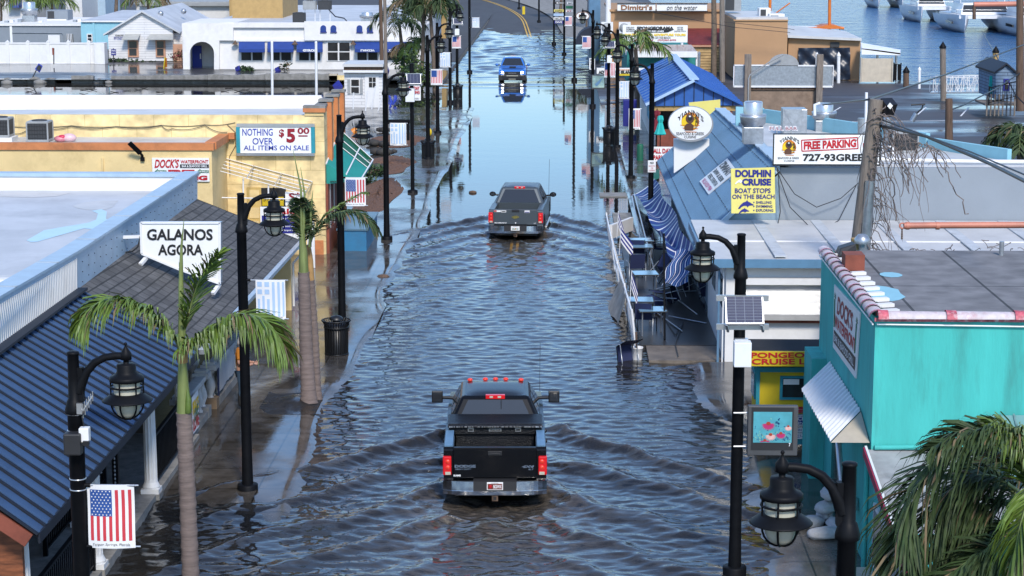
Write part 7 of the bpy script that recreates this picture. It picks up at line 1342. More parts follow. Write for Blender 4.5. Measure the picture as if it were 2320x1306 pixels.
for x in (533, 668, 800): mb = MB(); p = YP(x, 98, Y-.3); mb.lathe([(.28, -.1), (.1, .05), (.06, .2)], K['wood_brown'], p, 10); mb.build('wall_lantern', g_)
mb = MB(); mb.hexa([(-29, Y+3, 3.5), (-13, Y+3, 3.5), (-13, Y+40, 3.5), (-29, Y+40, 3.5)], [(-29, Y+3, 3.6), (-13, Y+3, 3.6), (-15, Y+40, 3.75), (-27, Y+40, 3.75)], K['pale_roof']); mb.build('roof', g_)
mb = MB(); bx(mb, Y+14, 527, 0, 640, 62, 10, K['tan_board']); mb.build('upper_block', g_)
for k, (x0, y0, x1, y1, dk) in enumerate(((688, 3, 716, 22, 0), (722, 2, 750, 22, 1), (665, 30, 691, 55, 1))):
    Yk = Y+5 if k < 2 else Y+1; a, b = YP(x0, y1, Yk), YP(x1, y0, Yk); w_ = b.x-a.x; o = ac_unit('condenser_unit', ['grey condenser on legs above the blue niches, left of the pair', 'dark condenser on legs above the blue niches, right of the pair', 'black condenser box at the parapet step'][k], ((a.x+b.x)/2, Yk, a.z), w_, .8, b.z-a.z, 'hvac_dark' if dk else 'hvac_grey', 'hvac_dark' if dk else 'hvac_grey', coil=False)
    if k < 2:
        for sx in (-.4, .4): mb = MB(); mb.tube([((a.x+b.x)/2+sx*w_, Yk, a.z), ((a.x+b.x)/2+sx*w_, Yk, 3.55)], .04, K['white_metal'], 5); mb.build('leg', o)
p = YP(832, 50, Y+2); exhaust('broad low exhaust fan above the right pair of blue niches', p, .62, .75)
cable('roof_cable', 'black cable sloping from the condensers down to the restaurant parapet', [YP(745, 22, Y+3), YP(760, 38, Y+2), YP(780, 42, Y+1), YP(787, 50, Y)], .05)
for k, x in enumerate((617, 717)): a = G(x, 222); t = thing('white_pole', ['bare white pole in the flooded lot left of the GYROS awning', 'bare white pole in the flooded lot beside the hut'][k], 'pole', a); mb = MB(); mb.tube([a-V(0, 0, .3), YP(x-1, 98, a.y)], .09, K['white_metal'], 8); mb.build('shaft', t); mb = MB(); mb.ball(YP(x-1, 97, a.y), .1, K['white_metal'], 8); mb.build('cap', t)
for k, x in enumerate((611, 641, 687)): g = YP(x, 221, 130); solo(MB().lathe([(.13, 0), (.13, .22), (.08, .28), (0, .3)], K['text_orange'], (g.x, 130, -.05), 10), 'orange_cap', 'orange topped stub in the flooded lot behind the yellow store', 'bollard', 'orange stubs behind the yellow store')
for k, (x, y) in enumerate(((535, 160), (625, 162), (870, 160))): p = YP(x, y, 155); mb = MB(); mb.tube([p, p+V(.35, 0, .12)], [.25, .3], K['text_navy'], 10); solo(mb, 'plant_pot', ['blue plant pot lying by the first awning', 'blue plant pot lying with a leggy plant', 'blue plant pot lying by the palms'][k], 'plant pot')
clump('fallen_plant', 'green plant fallen out of its blue pot by the first awning', 'plant', YP(556, 160, 155), .7, .4, .35, 220, [K['leaf_mid'], K['leaf_dark']], .16, 4); clump('fallen_plant', 'twiggy plant fallen out of its pot below the awnings', 'plant', YP(645, 155, 155), .6, .4, .6, 90, [K['leaf_dry'], K['leaf_dark']], .16, 5)
# backdrop row
for k, (nm, x0, y0, x1, y1, Yb, dp_, m, lab) in enumerate((('white_building', -30, -90, 60, 40, 235, 10, 'bldg_white', 'white building with a blue awning at the upper left edge'), ('white_building', 150, -90, 182, 50, 232, 10, 'bldg_white', 'tall white building behind the grey block building'), ('white_building', 185, -90, 235, 48, 240, 8, 'pale_blue_metal', 'white building with a dark arched bay in the upper left'),
    ('long_building', 310, 10, 530, 60, 225, 12, 'bldg_white', 'long white building with a grey roof edge beyond the clapboard house'), ('yellow_building', 520, -60, 560, 40, 215, 8, 'tan_board', 'yellow building behind the restaurant at the top edge'), ('white_building', 860, -40, 1010, 40, 205, 12, 'bldg_white', 'white building behind the left palm clump'), ('tan_building', 1000, -60, 1010, 60, 200, 3, 'tan_board', 'narrow tan building edge behind the lamps'))):
    t = thing(nm, lab, 'building', YP((x0+x1)/2, y1, Yb)); mb = MB(); a, b = YP(x0, y1, Yb), YP(x1, y0, Yb); mb.box(a.x, b.x, Yb, Yb+dp_, .3, b.z, K[m]); mb.build('wall', t)
    mb = MB(); mb.box(a.x-.2, b.x+.2, Yb-.3, Yb+dp_, b.z, b.z+.3, K['hvac_grey']); mb.build('roof', t); w_ = b.x-a.x
    if k == 0: mb = MB(); a = YP(24, 0, Yb); c = YP(50, 17, Yb); mb.hexa([(a.x, Yb-1.2, c.z), (c.x, Yb-1.2, c.z), (c.x, Yb, c.z), (a.x, Yb, c.z)], [(a.x, Yb-.6, c.z+1.6), (c.x, Yb-.6, c.z+1.6), (c.x, Yb, c.z+1.6), (a.x, Yb, c.z+1.6)], K['awning_blue']); mb.build('awning', t)
    if k == 2: mb = MB(); L = [(170, 50)]+[(186-13*math.cos(q), 10-12*math.sin(q)) for q in np.linspace(0, math.pi, 8)]+[(199, 50)]; mb.prism([YP(x+10, y, Yb) for x, y in L], (0, -.2, 0), K['hvac_dark']); mb.build('arched_bay', t)
    if k == 3: mb = MB(); bx(mb, Yb-.6, 316, 8, 530, 14, .5, K['hvac_grey']); mb.build('canopy', t)
t = thing('rooftop_unit', 'large dark grey package unit on the grey block building roof', 'air conditioner', YP(130, 55, 186)); mb = MB(); bx(mb, 186, 106, 24, 153, 54, 2, K['bldg_grey']); mb.build('casing', t); mb = MB(); bx(mb, 185.9, 106, 44, 150, 54, .1, K['white_metal']); mb.build('base', t); mb = MB(); bx(mb, 185.95, 108, 26, 122, 42, .05, K['hvac_dark']); mb.build('louvre', t)
p = YP(68, 55, 183); exhaust('shiny exhaust fan on the grey block building roof', p, .75, 2.0)
for k in range(6): x = (10, 22, 40, 88, 165, 176)[k]; mb = MB(); bx(mb, 181+k*.3, x, 48-(k % 3)*2, x+7, 56, .6, K['white_metal' if k % 2 else 'galvanised']); solo(mb, 'roof_vent', 'small pale vent box on the grey block building roof', 'vent', 'vent boxes on the grey roof')
# ---- trees
def tree(name, label, base, h, rx, rz, n, ms, leaf, seed, cat='tree', tr=.22):
    b = Vector(base); t = thing(name, label, cat, b); rr = random.Random(seed); mb = MB(); mb.tube([b, b+V(.2, 0, h*.35), b+V(0, 0, h*.7)], [tr, tr*.8, tr*.4], K['bark_far'], 8)
    for k in range(5): a = 1.256*k; mb.tube([b+V(.15, 0, h*.35), b+V(math.cos(a)*rx*.35, math.sin(a)*rx*.35, h*.6), b+V(math.cos(a)*rx*.7, math.sin(a)*rx*.7, h*.8)], [tr*.5, tr*.35, tr*.1], K['bark_far'], 6)
    mb.build('trunk', t); clump('crown', None, None, b+V(0, 0, h*.78), rx, rx, rz, n, [K[x] for x in ms], leaf, seed, parent=t); return t
def small_palm(label, px, py_base, py_hub, Y, nf, fl, seed, m='leaf_palm_dark', ll=.5, lean=0, r=.14, base=None):
    hub = YP(px, py_hub, Y); b = Vector(base) if base else YP(px+lean, py_base, Y); t = thing('palm', label, 'palm', b); rr = random.Random(seed); mb = MB()
    mb.tube([b, lerp(b, hub, .5)+V(.05, 0, 0), hub], [r*1.1, r, r*.8], K['bark_far'], 8); mb.build('trunk', t)
    for k in range(nf):
        a = 6.2832*k/nf+rr.uniform(-.3, .3); e = rr.uniform(.1, 1.1); d = V(math.cos(a)*math.cos(e), math.sin(a)*math.cos(e), math.sin(e)); L = fl*rr.uniform(.8, 1.15)
        pts = [hub, hub+d*L*.35+V(0, 0, .12*L), hub+V(d.x, d.y, d.z*.7)*L*.7+V(0, 0, .05*L), hub+V(d.x, d.y, d.z*.35)*L-V(0, 0, .2*L)]
        frond(pts, 26, ll, K[m if rr.random() > .15 else 'leaf_dry'], .9, seed*31+k, .035, t)
    return t
small_palm('thin palm with wind bent fronds left of the lamp row', 905, 178, 58, 146, 7, 2.6, 3, 'leaf_palm_dark', .7, 10); small_palm('tall palm with a dark crown behind the left lamp row', 960, 200, 12, 142, 13, 2.6, 4, 'leaf_palm_dark', .8, -6)
small_palm('bright green young palm low among the left lamp row', 938, 170, 112, 144, 9, 1.7, 5, 'leaf_palm', .6)
small_palm('leaning trunk palm in front of the white restaurant end', 975, 210, 30, 140, 10, 2.4, 6, 'leaf_palm_dark', .8, 10)
tree('shade_tree', 'dark leafy tree behind the left palm clump', (-11.5, 168, .3), 7.2, 3.0, 2.6, 2200, ['leaf_dark', 'leaf_dark', 'leaf_mid'], .19, 7)
g = G(967, 205); clump('shrub', 'dense dark green shrub at the left kerb before the far water', 'shrub', (g.x-.3, g.y, 1.2), 1.5, 2.2, 1.5, 1500, [K['leaf_dark'], K['leaf_mid'], K['leaf_palm']], .13, 8); clump('shrub', 'bright green shrub under the palms beside the lamps', 'shrub', YP(930, 150, 146), 1.5, 1.4, 1.2, 900, [K['leaf_palm'], K['leaf_mid']], .14, 9)
small_palm('green palm with drooping crown at the top left corner', 68, 60, 5, 222, 13, 3.2, 21, 'leaf_palm', .9); small_palm('green palm before the dark arched bay', 118, 60, 8, 224, 11, 2.8, 22, 'leaf_palm', .9); small_palm('palm at the top edge beside the dark tree', 335, 45, 5, 212, 11, 2.8, 23, 'leaf_palm', .9); small_palm('palm left edge of the top left corner', 2, 70, 2, 222, 9, 2.6, 24, 'leaf_palm_dark', .8)
tree('shade_tree', 'big dark round tree at the top left beyond the grey building', YP(262, 45, 215), 7.5, 2.9, 2.4, 2200, ['leaf_dark'], .2, 11); tree('shade_tree', 'dark tree overhanging the road bend at the top centre', (-15.5, 296, .5), 8, 5, 2.6, 1800, ['leaf_dark', 'leaf_mid'], .26, 12)
tree('shade_tree', 'dark tree behind the direction boards at the top centre', YP(1330, 70, 225), 9, 3.6, 3, 2600, ['leaf_dark', 'leaf_mid', 'leaf_dry'], .2, 13); tree('shade_tree', 'olive tree left of the direction boards at the top', YP(1268, 50, 245), 8, 2.4, 2.6, 1500, ['leaf_dark', 'leaf_dry', 'leaf_mid'], .2, 14); tree('shade_tree', 'dark tree at the top edge above the road bend', (-6, 330, 1), 9, 6, 3, 1800, ['leaf_dark', 'leaf_mid'], .3, 15)
# ================================================================== BACKGROUND, RIGHT
d_ = thing('dock_restaurant', 'tan dock restaurant with a flat roof behind the cruise billboard', 'restaurant', (9, 165, 0)); Y = 165
mb = MB(); bx(mb, Y, 1380, 26, 1668, 175, 14, K['tan_wall']); mb.build('wall', d_); mb = MB(); bx(mb, Y-.2, 1378, 22, 1670, 26.5, 14.4, K['tan_wall']); mb.build('parapet', d_)
mb = MB(); bx(mb, 158, 1560, 106, 1668, 186, 6.9, K['siding_tan']); bx(mb, 157.8, 1555, 103, 1670, 107, .3, K['peach']); mb.build('lower_wing', d_); mb = MB(); a, b = YP(1560, 103, 158), YP(1665, 103, 158); mb.hexa([a, b, b+V(0, 6.9, .9), a+V(0, 6.9, .9)], [p+V(0, 0, .08) for p in (a, b, b+V(0, 6.9, .9), a+V(0, 6.9, .9))], K['red_roof']); mb.build('wing_roof', d_)
S = thing('dock_sign', 'long white rooftop sign reading Dimitri\'s on the water', 'sign', YP(1500, 25, 164)); mb = MB(); bx(mb, 164.2, 1399, 9, 1485, 25, .2, K['sign_white']); bx(mb, 164.2, 1488, 8.5, 1602, 26, .2, K['sign_white']); mb.build('board', S); mb = MB(); mb.ytext("Dimitri's", 164.15, 1407, 11, 1478, 23, K['text_brown'], .03); mb.ytext('on the water', 164.15, 1511, 12, 1580, 23, K['text_black'], .0, .25); mb.build('lettering', S)
mb = MB()
for q in ((1398, 7.5, 1604, 9), (1398, 25, 1604, 26.5)): bx(mb, 164.1, *q, .1, K['hvac_dark'])
mb.build('frame', S)
t_ = thing('tan_building', 'plain tan building block beside the dock restaurant', 'building', (15, 149, 0)); Y = 149
mb = MB(); bx(mb, Y, 1663, 46, 1785, 180, 12, K['tan_wall']); mb.build('wall', t_); mb = MB(); bx(mb, Y+.3, 1668, 40, 1785, 46, 11.6, K['white_roof']); bx(mb, Y-.1, 1662, 45, 1786, 48, .1, K['tan_wall']); mb.build('roof', t_)
mb = MB(); bx(mb, Y+.5, 1784, 88, 1950, 186, 8, K['tan_wall']); mb.build('low_wing', t_); mb = MB(); a, b = YP(1785, 86, Y), YP(1952, 93, Y); mb.hexa([a, b, b+V(0, 9, .0), a+V(0, 9, .3)], [p+V(0, 0, .18) for p in (a, b, b+V(0, 9, .1), a+V(0, 9, .4))], K['white_roof']); mb.build('wing_roof', t_)
mb = MB(); bx(mb, Y+.4, 1881, 96, 1902, 107, .1, K['hvac_dark']); mb.build('vent', t_)
mb = MB(); a, b, c, d = YP(1809, 109, Y+.3), YP(1926, 108, Y+.3), YP(1926, 181, Y+.3), YP(1809, 183, Y+.3); mb.grid(lambda u, v: lerp(lerp(a, b, u), lerp(d, c, u), v)+V(0, -.12*math.sin(9*u+5*v)**2-.08*math.sin(17*u-11*v), 0), 40, 24, K['tarp']); solo(mb, 'tarpaulin', 'dark navy tarpaulin covering the tan wing opening', 'tarpaulin')
t = thing('white_awning', 'sloping white awning at the right end of the tan wing', 'awning', YP(1980, 120, 148)); mb = MB(); a, b, c, d = YP(1950, 100, 148.8), YP(2040, 116, 148.8), YP(2040, 124, 147), YP(1952, 112, 147); mb.hexa([a, b, c, d], [p+V(0, 0, .1) for p in (a, b, c, d)], K['white_metal']); mb.hexa([YP(1952, 124, 147), YP(2040, 126, 147), YP(2040, 126, 147.1), YP(1952, 124, 147.1)], [YP(1952, 110, 147), YP(2040, 119, 147), YP(2040, 119, 147.1), YP(1952, 110, 147.1)], K['white_metal']); mb.build('canopy', t)
for x in (2031, 1988): mb = MB(); mb.tube([YP(x, 186, 148), YP(x, 122, 148)], .09, K['aluminium'], 6); mb.build('post', t)
t = thing('beige_fence', 'beige vinyl fence panel below the white awning', 'fence', YP(1985, 186, 146.5)); mb = MB(); bx(mb, 146.5, 1952, 133, 2022, 186, .1, K['vinyl']); mb.build('panel', t)
for x in (1951, 2022): mb = MB(); bx(mb, 146.4, x-2, 131, x+2, 187, .25, K['vinyl']); mb.build('post', t)
railing('dock_railing', 'small black dock railing beside the beige fence', YP(2024, 186, 146.5), YP(2040, 186, 150), 1.3)
S = thing('cruise_billboard', 'white billboard reading SPONGEORAMA CRUISE LINES DOLPHIN ADVENTURE TOURS', 'sign', YP(1485, 96, 140)); Y = 140
mb = MB(); bx(mb, Y, 1410.5, 58, 1558, 96.5, .3, K['sign_white']); mb.build('board', S); mb = MB(); y = Y-.03
mb.ypoly(y, [(1441, 67), (1528, 67), (1512, 74), (1456, 74)], K['text_black'], .01); mb.ytext('SPONGEORAMA', y-.02, 1443, 60.5, 1526, 67.5, K['text_black'], .05); mb.ytext('CRUISE LINES', y-.03, 1465, 69.5, 1504, 73.2, K['text_white'], .03); mb.ytext('DOLPHIN ISLAND ADVENTURE TOURS', y-.02, 1416, 76.5, 1554, 82, K['text_yellow'], .05); mb.ytext('BOAT STOPS ON THE BEACH', y-.02, 1455, 84, 1519, 88, K['text_black'], .02); mb.ytext('(727)943-2164', y-.02, 1437, 89.5, 1480, 94, K['text_red'], .03); mb.ytext('(727)365-8793', y-.02, 1490, 89.5, 1532, 94, K['text_red'], .03)
for k, s_ in enumerate(('SHELLING', 'SWIMMING', 'EXPLORING')): mb.ytext(s_, y-.02, 1419, 61+4.3*k, 1437, 64+4.3*k, K['text_black'], .02)
for k, s_ in enumerate(('NATURE', 'CRUISE', 'DOLPHIN WATCH')): mb.ytext(s_, y-.02, 1534-(6 if k == 2 else 0), 61+4.3*k, 1548+(6 if k == 2 else 0), 64+4.3*k, K['text_black'], .02)
mb.build('lettering', S); mb = MB(); mb.tube([YP(1420, 97, Y+.1), YP(1420, 125, Y+.1)], .1, K['white_metal'], 6); mb.build('post', S); mb = MB(); mb.tube([YP(1545, 97, Y+.1), YP(1545, 125, Y+.1)], .1, K['white_metal'], 6); mb.build('post', S)
h_ = thing('cruise_shop', 'teal walled cruise shop with a rusty tin porch roof under the billboard', 'shop', (6, 139, 0)); mb = MB(); bx(mb, 139, 1420, 118, 1578, 190, 12, mat('shop_teal', (.02, .20, .19), .7, var=.2)); mb.build('wall', h_)
mb = MB(); a, b = YP(1440, 104, 139), YP(1566, 104, 139); c, d = YP(1580, 121, 136.6), YP(1428, 120, 136.6); mb.hexa([a, b, c, d], [p+V(0, 0, .07) for p in (a, b, c, d)], mat('rusty_tin', (.42, .36, .32), .5, dirt='#6a2418', damt=.95, ds=1.3, stretch=(3, .5, 1))); mb.box(d.x, c.x, 136.5, 136.6, d.z-.3, d.z+.1, K['white_paint']); mb.build('porch_roof', h_)
for x in (1506, 1578): mb = MB(); mb.tube([YP(x, 118, 136.7), YP(x, 190, 136.7)], .07, K['white_paint'], 6); mb.build('post', h_)
S = thing('shop_sign_strip', 'long white and yellow strip sign reading ADVENTURE ISLAND CRUISE behind the banners', 'sign', YP(1490, 175, 128)); mb = MB(); bx(mb, 128, 1352, 155, 1576, 168, .2, K['sign_white']); bx(mb, 127.9, 1400, 168, 1450, 172, .2, K['yellow_bright']); mb.build('board', S); mb = MB(); mb.ytext('SPONGEORAMA', 127.95, 1402, 157, 1428, 160, K['text_orange'], .03); mb.ytext('ADVENTURE ISLAND CRUISE', 127.95, 1356, 160, 1464, 168, K['text_black'], .05); mb.build('lettering', S)
b_ = thing('teal_corner_shop', 'narrow weathered blue corner building with a dark dome awning', 'building', YP(1350, 100, 172)); mb = MB(); bx(mb, 172, 1334, -190, 1362, 160, 10, K['steel_blue_dark']); mb.build('wall', b_)
mb = MB(); L = [YP(1304, 97, 171)]; mb.prism([YP(1342-38*math.cos(q), 97-38*math.sin(q), 171.5) for q in np.linspace(0, math.pi/2, 10)]+[YP(1342, 97, 171.5)], (0, -3, 0), mat('awning_dark', (.012, .02, .04), .7)); mb.build('dome_awning', b_)
for k in range(2): x = 1362+k*40; t = thing('wall_unit', ['white split air conditioner left on the tan restaurant wall', 'white split air conditioner right on the tan restaurant wall'][k], 'air conditioner', YP(x+10, 75, 164)); mb = MB(); bx(mb, 163.6, x, 51, x+27, 76, .8, K['white_metal']); mb.build('case', t); mb = MB(); p = YP(x+12, 63, 163.55); mb.lathe([(.38, 0), (.38, .03), (.1, .04)], K['hvac_grey'], p, 16, True, (0, -1, 0)); mb.build('fan', t)
S = thing('oval_shop_sign', 'oval cream sign behind the farthest right street lamp', 'sign', YP(1320, 38, 170)); mb = MB(); mb.ypoly(170, ell(1320, 37, 15.5, 10, 24), K['text_brown'], .2); mb.build('case', S); mb = MB(); mb.ypoly(169.75, ell(1320, 37, 14, 8.7, 24), K['sign_white'], .05); mb.build('face', S); mb = MB(); mb.ytext('Bakery', 169.65, 1311, 33, 1330, 41, K['text_brown'], .04, .2); mb.build('lettering', S)
g = G(1301, 182); x = g.y
for k, (x0, y0, x1, y1, m, s_, tm) in enumerate(((1256, 4.5, 1280, 10, 'text_black', '', 'text_white'), (1285, 5, 1298, 10, 'sign_white', 'BAY', 'text_black'), (1255, 22, 1277, 27.5, 'yellow_sign', 'COSTAS', 'text_black'), (1254, 31, 1277, 37, 'flag_sky', '', ''), (1254, 40, 1277, 45.5, 'sign_white', 'HELLAS', 'text_black'), (1256, 47.5, 1276, 54, 'text_navy', 'DIVE', 'text_white'), (1282, 14, 1298, 20, 'text_green', '', ''), (1282, 23, 1298, 28, 'sign_white', 'ST', 'text_red'))):
    S = thing('direction_board', ['black arrow board topmost of the far direction boards', 'white street name board at the top right of the direction post', 'yellow direction board in the far stack', 'pale blue direction board in the far stack', 'white direction board in the far stack', 'navy direction board lowest of the far stack', 'green board right of the far direction stack', 'white and red board right of the far stack'][k], 'sign', YP(x0, y1, 178)); mb = MB(); bx(mb, 178, x0, y0, x1, y1, .1, K[m]); mb.build('board', S)
    mb = MB()
    if s_: mb.ytext(s_, 177.95, x0+2.5, y0+1.2, x1-2.5, y1-1.2, K[tm], .03); mb.build('lettering', S)
    elif k == 0: mb.ypoly(177.95, [(1259, 7.2), (1264, 5.4), (1264, 6.6), (1277, 6.6), (1277, 7.9), (1264, 7.9), (1264, 9)], K['text_white'], .02); mb.build('arrow', S)
sign_post('median_sign', 'tall narrow yellow marker sign on the far median', 243, 1186, 20, 36, ((1183.5, 15), (1189.5, 15), (1189.5, 33), (1183.5, 33)), 'yellow_bright')
sign_post('speed_sign', 'white SPEED LIMIT 15 sign on the right kerb', 132, 1341, 132, 190, ((1335, 132), (1348, 132), (1348, 158), (1335, 158)), 'sign_white', txt=(('SPEED', 1337, 134, 1346, 138, 'text_black'), ('LIMIT', 1337, 140, 1346, 144, 'text_black'), ('15', 1338, 146, 1346, 156, 'text_black')))
# blue roofed kiosk
k_ = thing('blue_kiosk', 'open kiosk with a bright blue standing seam gable roof', 'kiosk', (6.9, 108, 0)); Yk = 103.0
el, ap, er = YP(1462, 241, Yk), YP(1572, 186, Yk), YP(1682, 239, Yk); yb_ = XP(1523, 149, ap.x).y; back = V(0, yb_-Yk, 0)
mb = MB(); up = V(0, 0, .1)
for a, b in ((el, ap), (ap, er)):
    mb.hexa([a-V(0, .3, 0), b-V(0, .3, 0), b+back, a+back], [a-V(0, .3, 0)+up, b-V(0, .3, 0)+up, b+back+up, a+back+up], K['kiosk_blue'])
    for i in range(14): q = i/13; mb.bar(lerp(a, a+back, q)+up+V(0, 0, .03), lerp(b, b+back, q)+up+V(0, 0, .03), .05, .06, K['kiosk_blue'])
mb.build('roof', k_); mb = MB(); mb.bar(ap+V(0, -.3, .16), ap+back+V(0, 0, .16), .5, .06, K['flag_sky']); mb.bar(el+V(0, -.33, .1), ap+V(0, -.33, .1), .08, .14, K['flag_sky']); mb.build('ridge_cap', k_)
mb = MB(); mb.prism([el, er, ap], (0, .12, 0), K['kiosk_blue'])
for i in range(1, 10): q = i/10; xx = el.x+(er.x-el.x)*q; zt_ = el.z+(ap.z-el.z)*(1-abs(2*q-1)); mb.box(xx-.02, xx+.02, Yk-.04, Yk, el.z, zt_, K['blue_roof_dark'])
mb.build('gable', k_); mb = MB(); mb.box(el.x+.2, er.x-.2, Yk+.1, Yk+.3, el.z-.25, el.z, K['tan_board']); mb.build('lintel', k_)
mb = MB(); mb.box(el.x+.5, el.x+.6, Yk+1, yb_-.5, 0, el.z, K['white_paint']); mb.box(el.x+.48, el.x+.5, Yk+3, Yk+9, .9, 2.0, K['sky_wall']); mb.box(el.x+.6, er.x-.4, Yk+3, Yk+3.1, 0, el.z, K['window_dark']); mb.build('wall', k_)
for x in (el.x+.7, el.x+1.9, er.x-.6): mb = MB(); mb.box(x-.1, x+.1, Yk+.15, Yk+.35, 0, el.z, K['wood_red']); mb.build('post', k_)
mb = MB(); mb.box(el.x+.8, er.x-.5, Yk+.4, Yk+.5, 0, .95, K['wood_red']); mb.build('counter', k_)
mb = MB(); mb.text('2222', YP(1503, 302, Yk), YP(1503, 282, Yk), YP(1497+8.5, 302, Yk)+V(.0, 0, 0), K['text_white'], .02)
def umbrella(label, px, y0, y1, Y, m):
    t = thing('folded_umbrella', label, 'umbrella', YP(px, y1+14, Y)); a, b = YP(px, y0, Y), YP(px, y1, Y); mb = MB(); h = a.z-b.z; vs = []; n = 14
    prof = [(.02, h), (.1, h*.97), (.13, h*.8), (.09, h*.62), (.12, h*.5), (.16, h*.3), (.24, h*.05), (.2, 0)]
    for r, z in prof:
        for k in range(n): q = r*(1+.3*(k % 2)); vs.append((b.x+q*math.cos(6.2832*k/n), Y+q*math.sin(6.2832*k/n), b.z+z))
    mb.add(vs, [(i*n+k, i*n+(k+1) % n, (i+1)*n+(k+1) % n, (i+1)*n+k) for i in range(len(prof)-1) for k in range(n)], K[m]); mb.build('canopy', t); mb = MB(); mb.tube([(b.x, Y, 0.05), (b.x, Y, a.z+.08)], .025, K['black_paint'], 6); mb.build('pole', t)
umbrella('folded turquoise parasol beside the blue kiosk', 1496, 262, 306, 99, 'turq_cloth'); umbrella('folded maroon parasol behind the turquoise one', 1488, 250, 300, 101, 'maroon_cloth')
S = thing('all_day_parking_sign', 'white sign with red letters reading ALL DAY PARKING below the parasols', 'sign', YP(1500, 365, 95)); mb = MB(); mb.yrect(95, 1477, 333, 1526, 366, K['sign_white'], .05); mb.build('board', S); mb = MB(); mb.ytext('ALL DAY', 94.93, 1480, 337, 1522, 348, K['text_red'], .04); mb.ytext('PARKING', 94.93, 1480, 352, 1522, 363, K['text_red'], .04); mb.build('lettering', S)
S = thing('notice_plate', 'small white NO notice strapped to the lamp by the blue kiosk', 'sign', YP(1478, 392, POLE['r2'].y-.12)); y = POLE['r2'].y-.12; mb = MB(); mb.yrect(y, 1467.5, 364, 1486, 391, K['sign_white'], .02); mb.build('plate', S, bevel=.01); mb = MB(); mb.ytext('NO', y-.03, 1473, 367, 1481, 372, K['text_black'], .02)
for k, s_ in enumerate(('SOLICITATION', 'OR', 'LOITERING')): mb.ytext(s_, y-.03, 1470 if k != 1 else 1475, 375+5*k, 1484 if k != 1 else 1480, 378+5*k, K['text_red'])
mb.build('lettering', S)
solo(MB().prism([YP(x, yy, 92) for x, yy in ((1560, 233), (1632, 226), (1632, 262), (1566, 262))], (0, .06, 0), K['yellow_sign']), 'yellow_signboard', 'plain yellow panel leaning above the blue kiosk eave behind the oval sign', 'panel')
solo(MB().lathe([(.16, 0), (.16, .75), (.13, .82), (0, .84)], K['green_dark'], G(1450, 365, .03), 12), 'green_bollard', 'dark green bollard on the wet pavement by the kiosk', 'bollard')
solo(MB().yrect(112, 1411, 225, 1442, 285, K['text_navy'], .5), 'cash_machine', 'blue cash machine housing behind the askew flag banner', 'cash machine', bevel=.02)
mb = MB(); mb.grid(lambda u, v: G(1472+22*u, 392-10*u+22*v, .25-.2*abs(v-.5)), 8, 5, K['green_dark']); solo(mb, 'green_hose', 'green folded canvas lying on mulch beside the steel blue roof', 'canvas')
small_palm('wind torn palm in front of the cruise billboard', 1440, 250, 112, 118, 9, 2.3, 31, 'leaf_palm', .62, 4)
# timber framed sign
w_ = thing('timber_sign', 'grey metal backed sign with an arched top on two weathered timber posts', 'sign', (13, 113.5, 0)); Y = 113.5
for x, yb2 in ((1694, 292), (1857, 268)): mb = MB(); bx(mb, Y-.2, x-9, 124, x+9, yb2, .35, K['wood_grey']); mb.build('post', w_)
mb = MB(); bx(mb, Y+.16, 1664, 149, 1886, 196, .12, K['galvanised']); L = [(1742, 150)]+[(1776-34*math.cos(q), 148-25*math.sin(q)) for q in np.linspace(0, math.pi, 14)]+[(1810, 150)]; mb.prism([YP(x, y, Y+.16) for x, y in L], (0, .12, 0), K['hvac_grey']); mb.build('board', w_)
mb = MB()
for q in ((1662, 147, 1744, 150), (1808, 148, 1888, 151), (1662, 195, 1887, 198.5), (1661, 147, 1664, 198), (1886, 148, 1889, 198)): bx(mb, Y+.1, *q, .06, K['white_metal'])
mb.build('frame', w_); mb = MB(); bx(mb, Y+.2, 1688, 197, 1866, 204, .1, K['wood_brown']); bx(mb, Y+.3, 1690, 204, 1850, 292, .1, mat('ply_stained', (.24, .17, .12), .85, dirt='#3a1c12', damt=.8, ds=.7, var=.2)); mb.build('lower_boarding', w_); mb = MB(); mb.tube([YP(1775, 124, Y-.25), YP(1745, 140, Y-.25), YP(1700, 170, Y-.25), YP(1696, 178, Y-.25), YP(1694, 290, Y-.25)], .045, K['hvac_grey'], 6); mb.build('conduit', w_)
# pilings, docks, gangway, blue hut
for k, (x, yt, yb2, Yq, r, m) in enumerate(((2138, 110, 212, 131, .2, 'wood_grey'), (2256, 120, 200, 130, .2, 'tan_board'), (2053, 165, 195, 143, .22, 'wood_brown'), (2083, 160, 198, 142, .1, 'white_metal'), (1900, 128, 183, 147, .13, 'white_paint'), (1851, 128, 183, 147.5, .12, 'white_paint'), (1584, 124, 178, 152, .1, 'white_paint'), (2238, 187, 215, 128, .1, 'white_metal'))):
    a = YP(x, yb2, Yq); b = YP(x-(2 if k == 0 else 0), yt, Yq); t = thing('piling', ['leaning dark piling with a pointed cap at the lot edge', 'brown piling with a black cap beside the blue hut', 'short black piling at the dock end', 'thin white pipe post at the dock end', 'white post in front of the navy tarpaulin', 'white post left of the navy tarpaulin', 'white post before the yellow siding', 'short white post beside the blue hut'][k], 'post', a); mb = MB(); mb.tube([a-V(0, 0, .5), b], r, K[m], 10); mb.build('shaft', t)
    mb = MB(); mb.lathe([(r*1.15, 0), (r*1.15, .1), (0, .1+r*1.8)], K['black_paint'] if k < 3 else K[m], b, 10); mb.build('cap', t)
t = thing('gangway', 'white aluminium truss gangway at the dock edge', 'gangway', YP(2160, 212, 131)); A_, B_2 = YP(2110, 210, 132), YP(2225, 208, 131); mb = MB(); mb.bar(A_, B_2, 1.2, .12, K['aluminium']); mb.build('deck', t)
mb = MB()
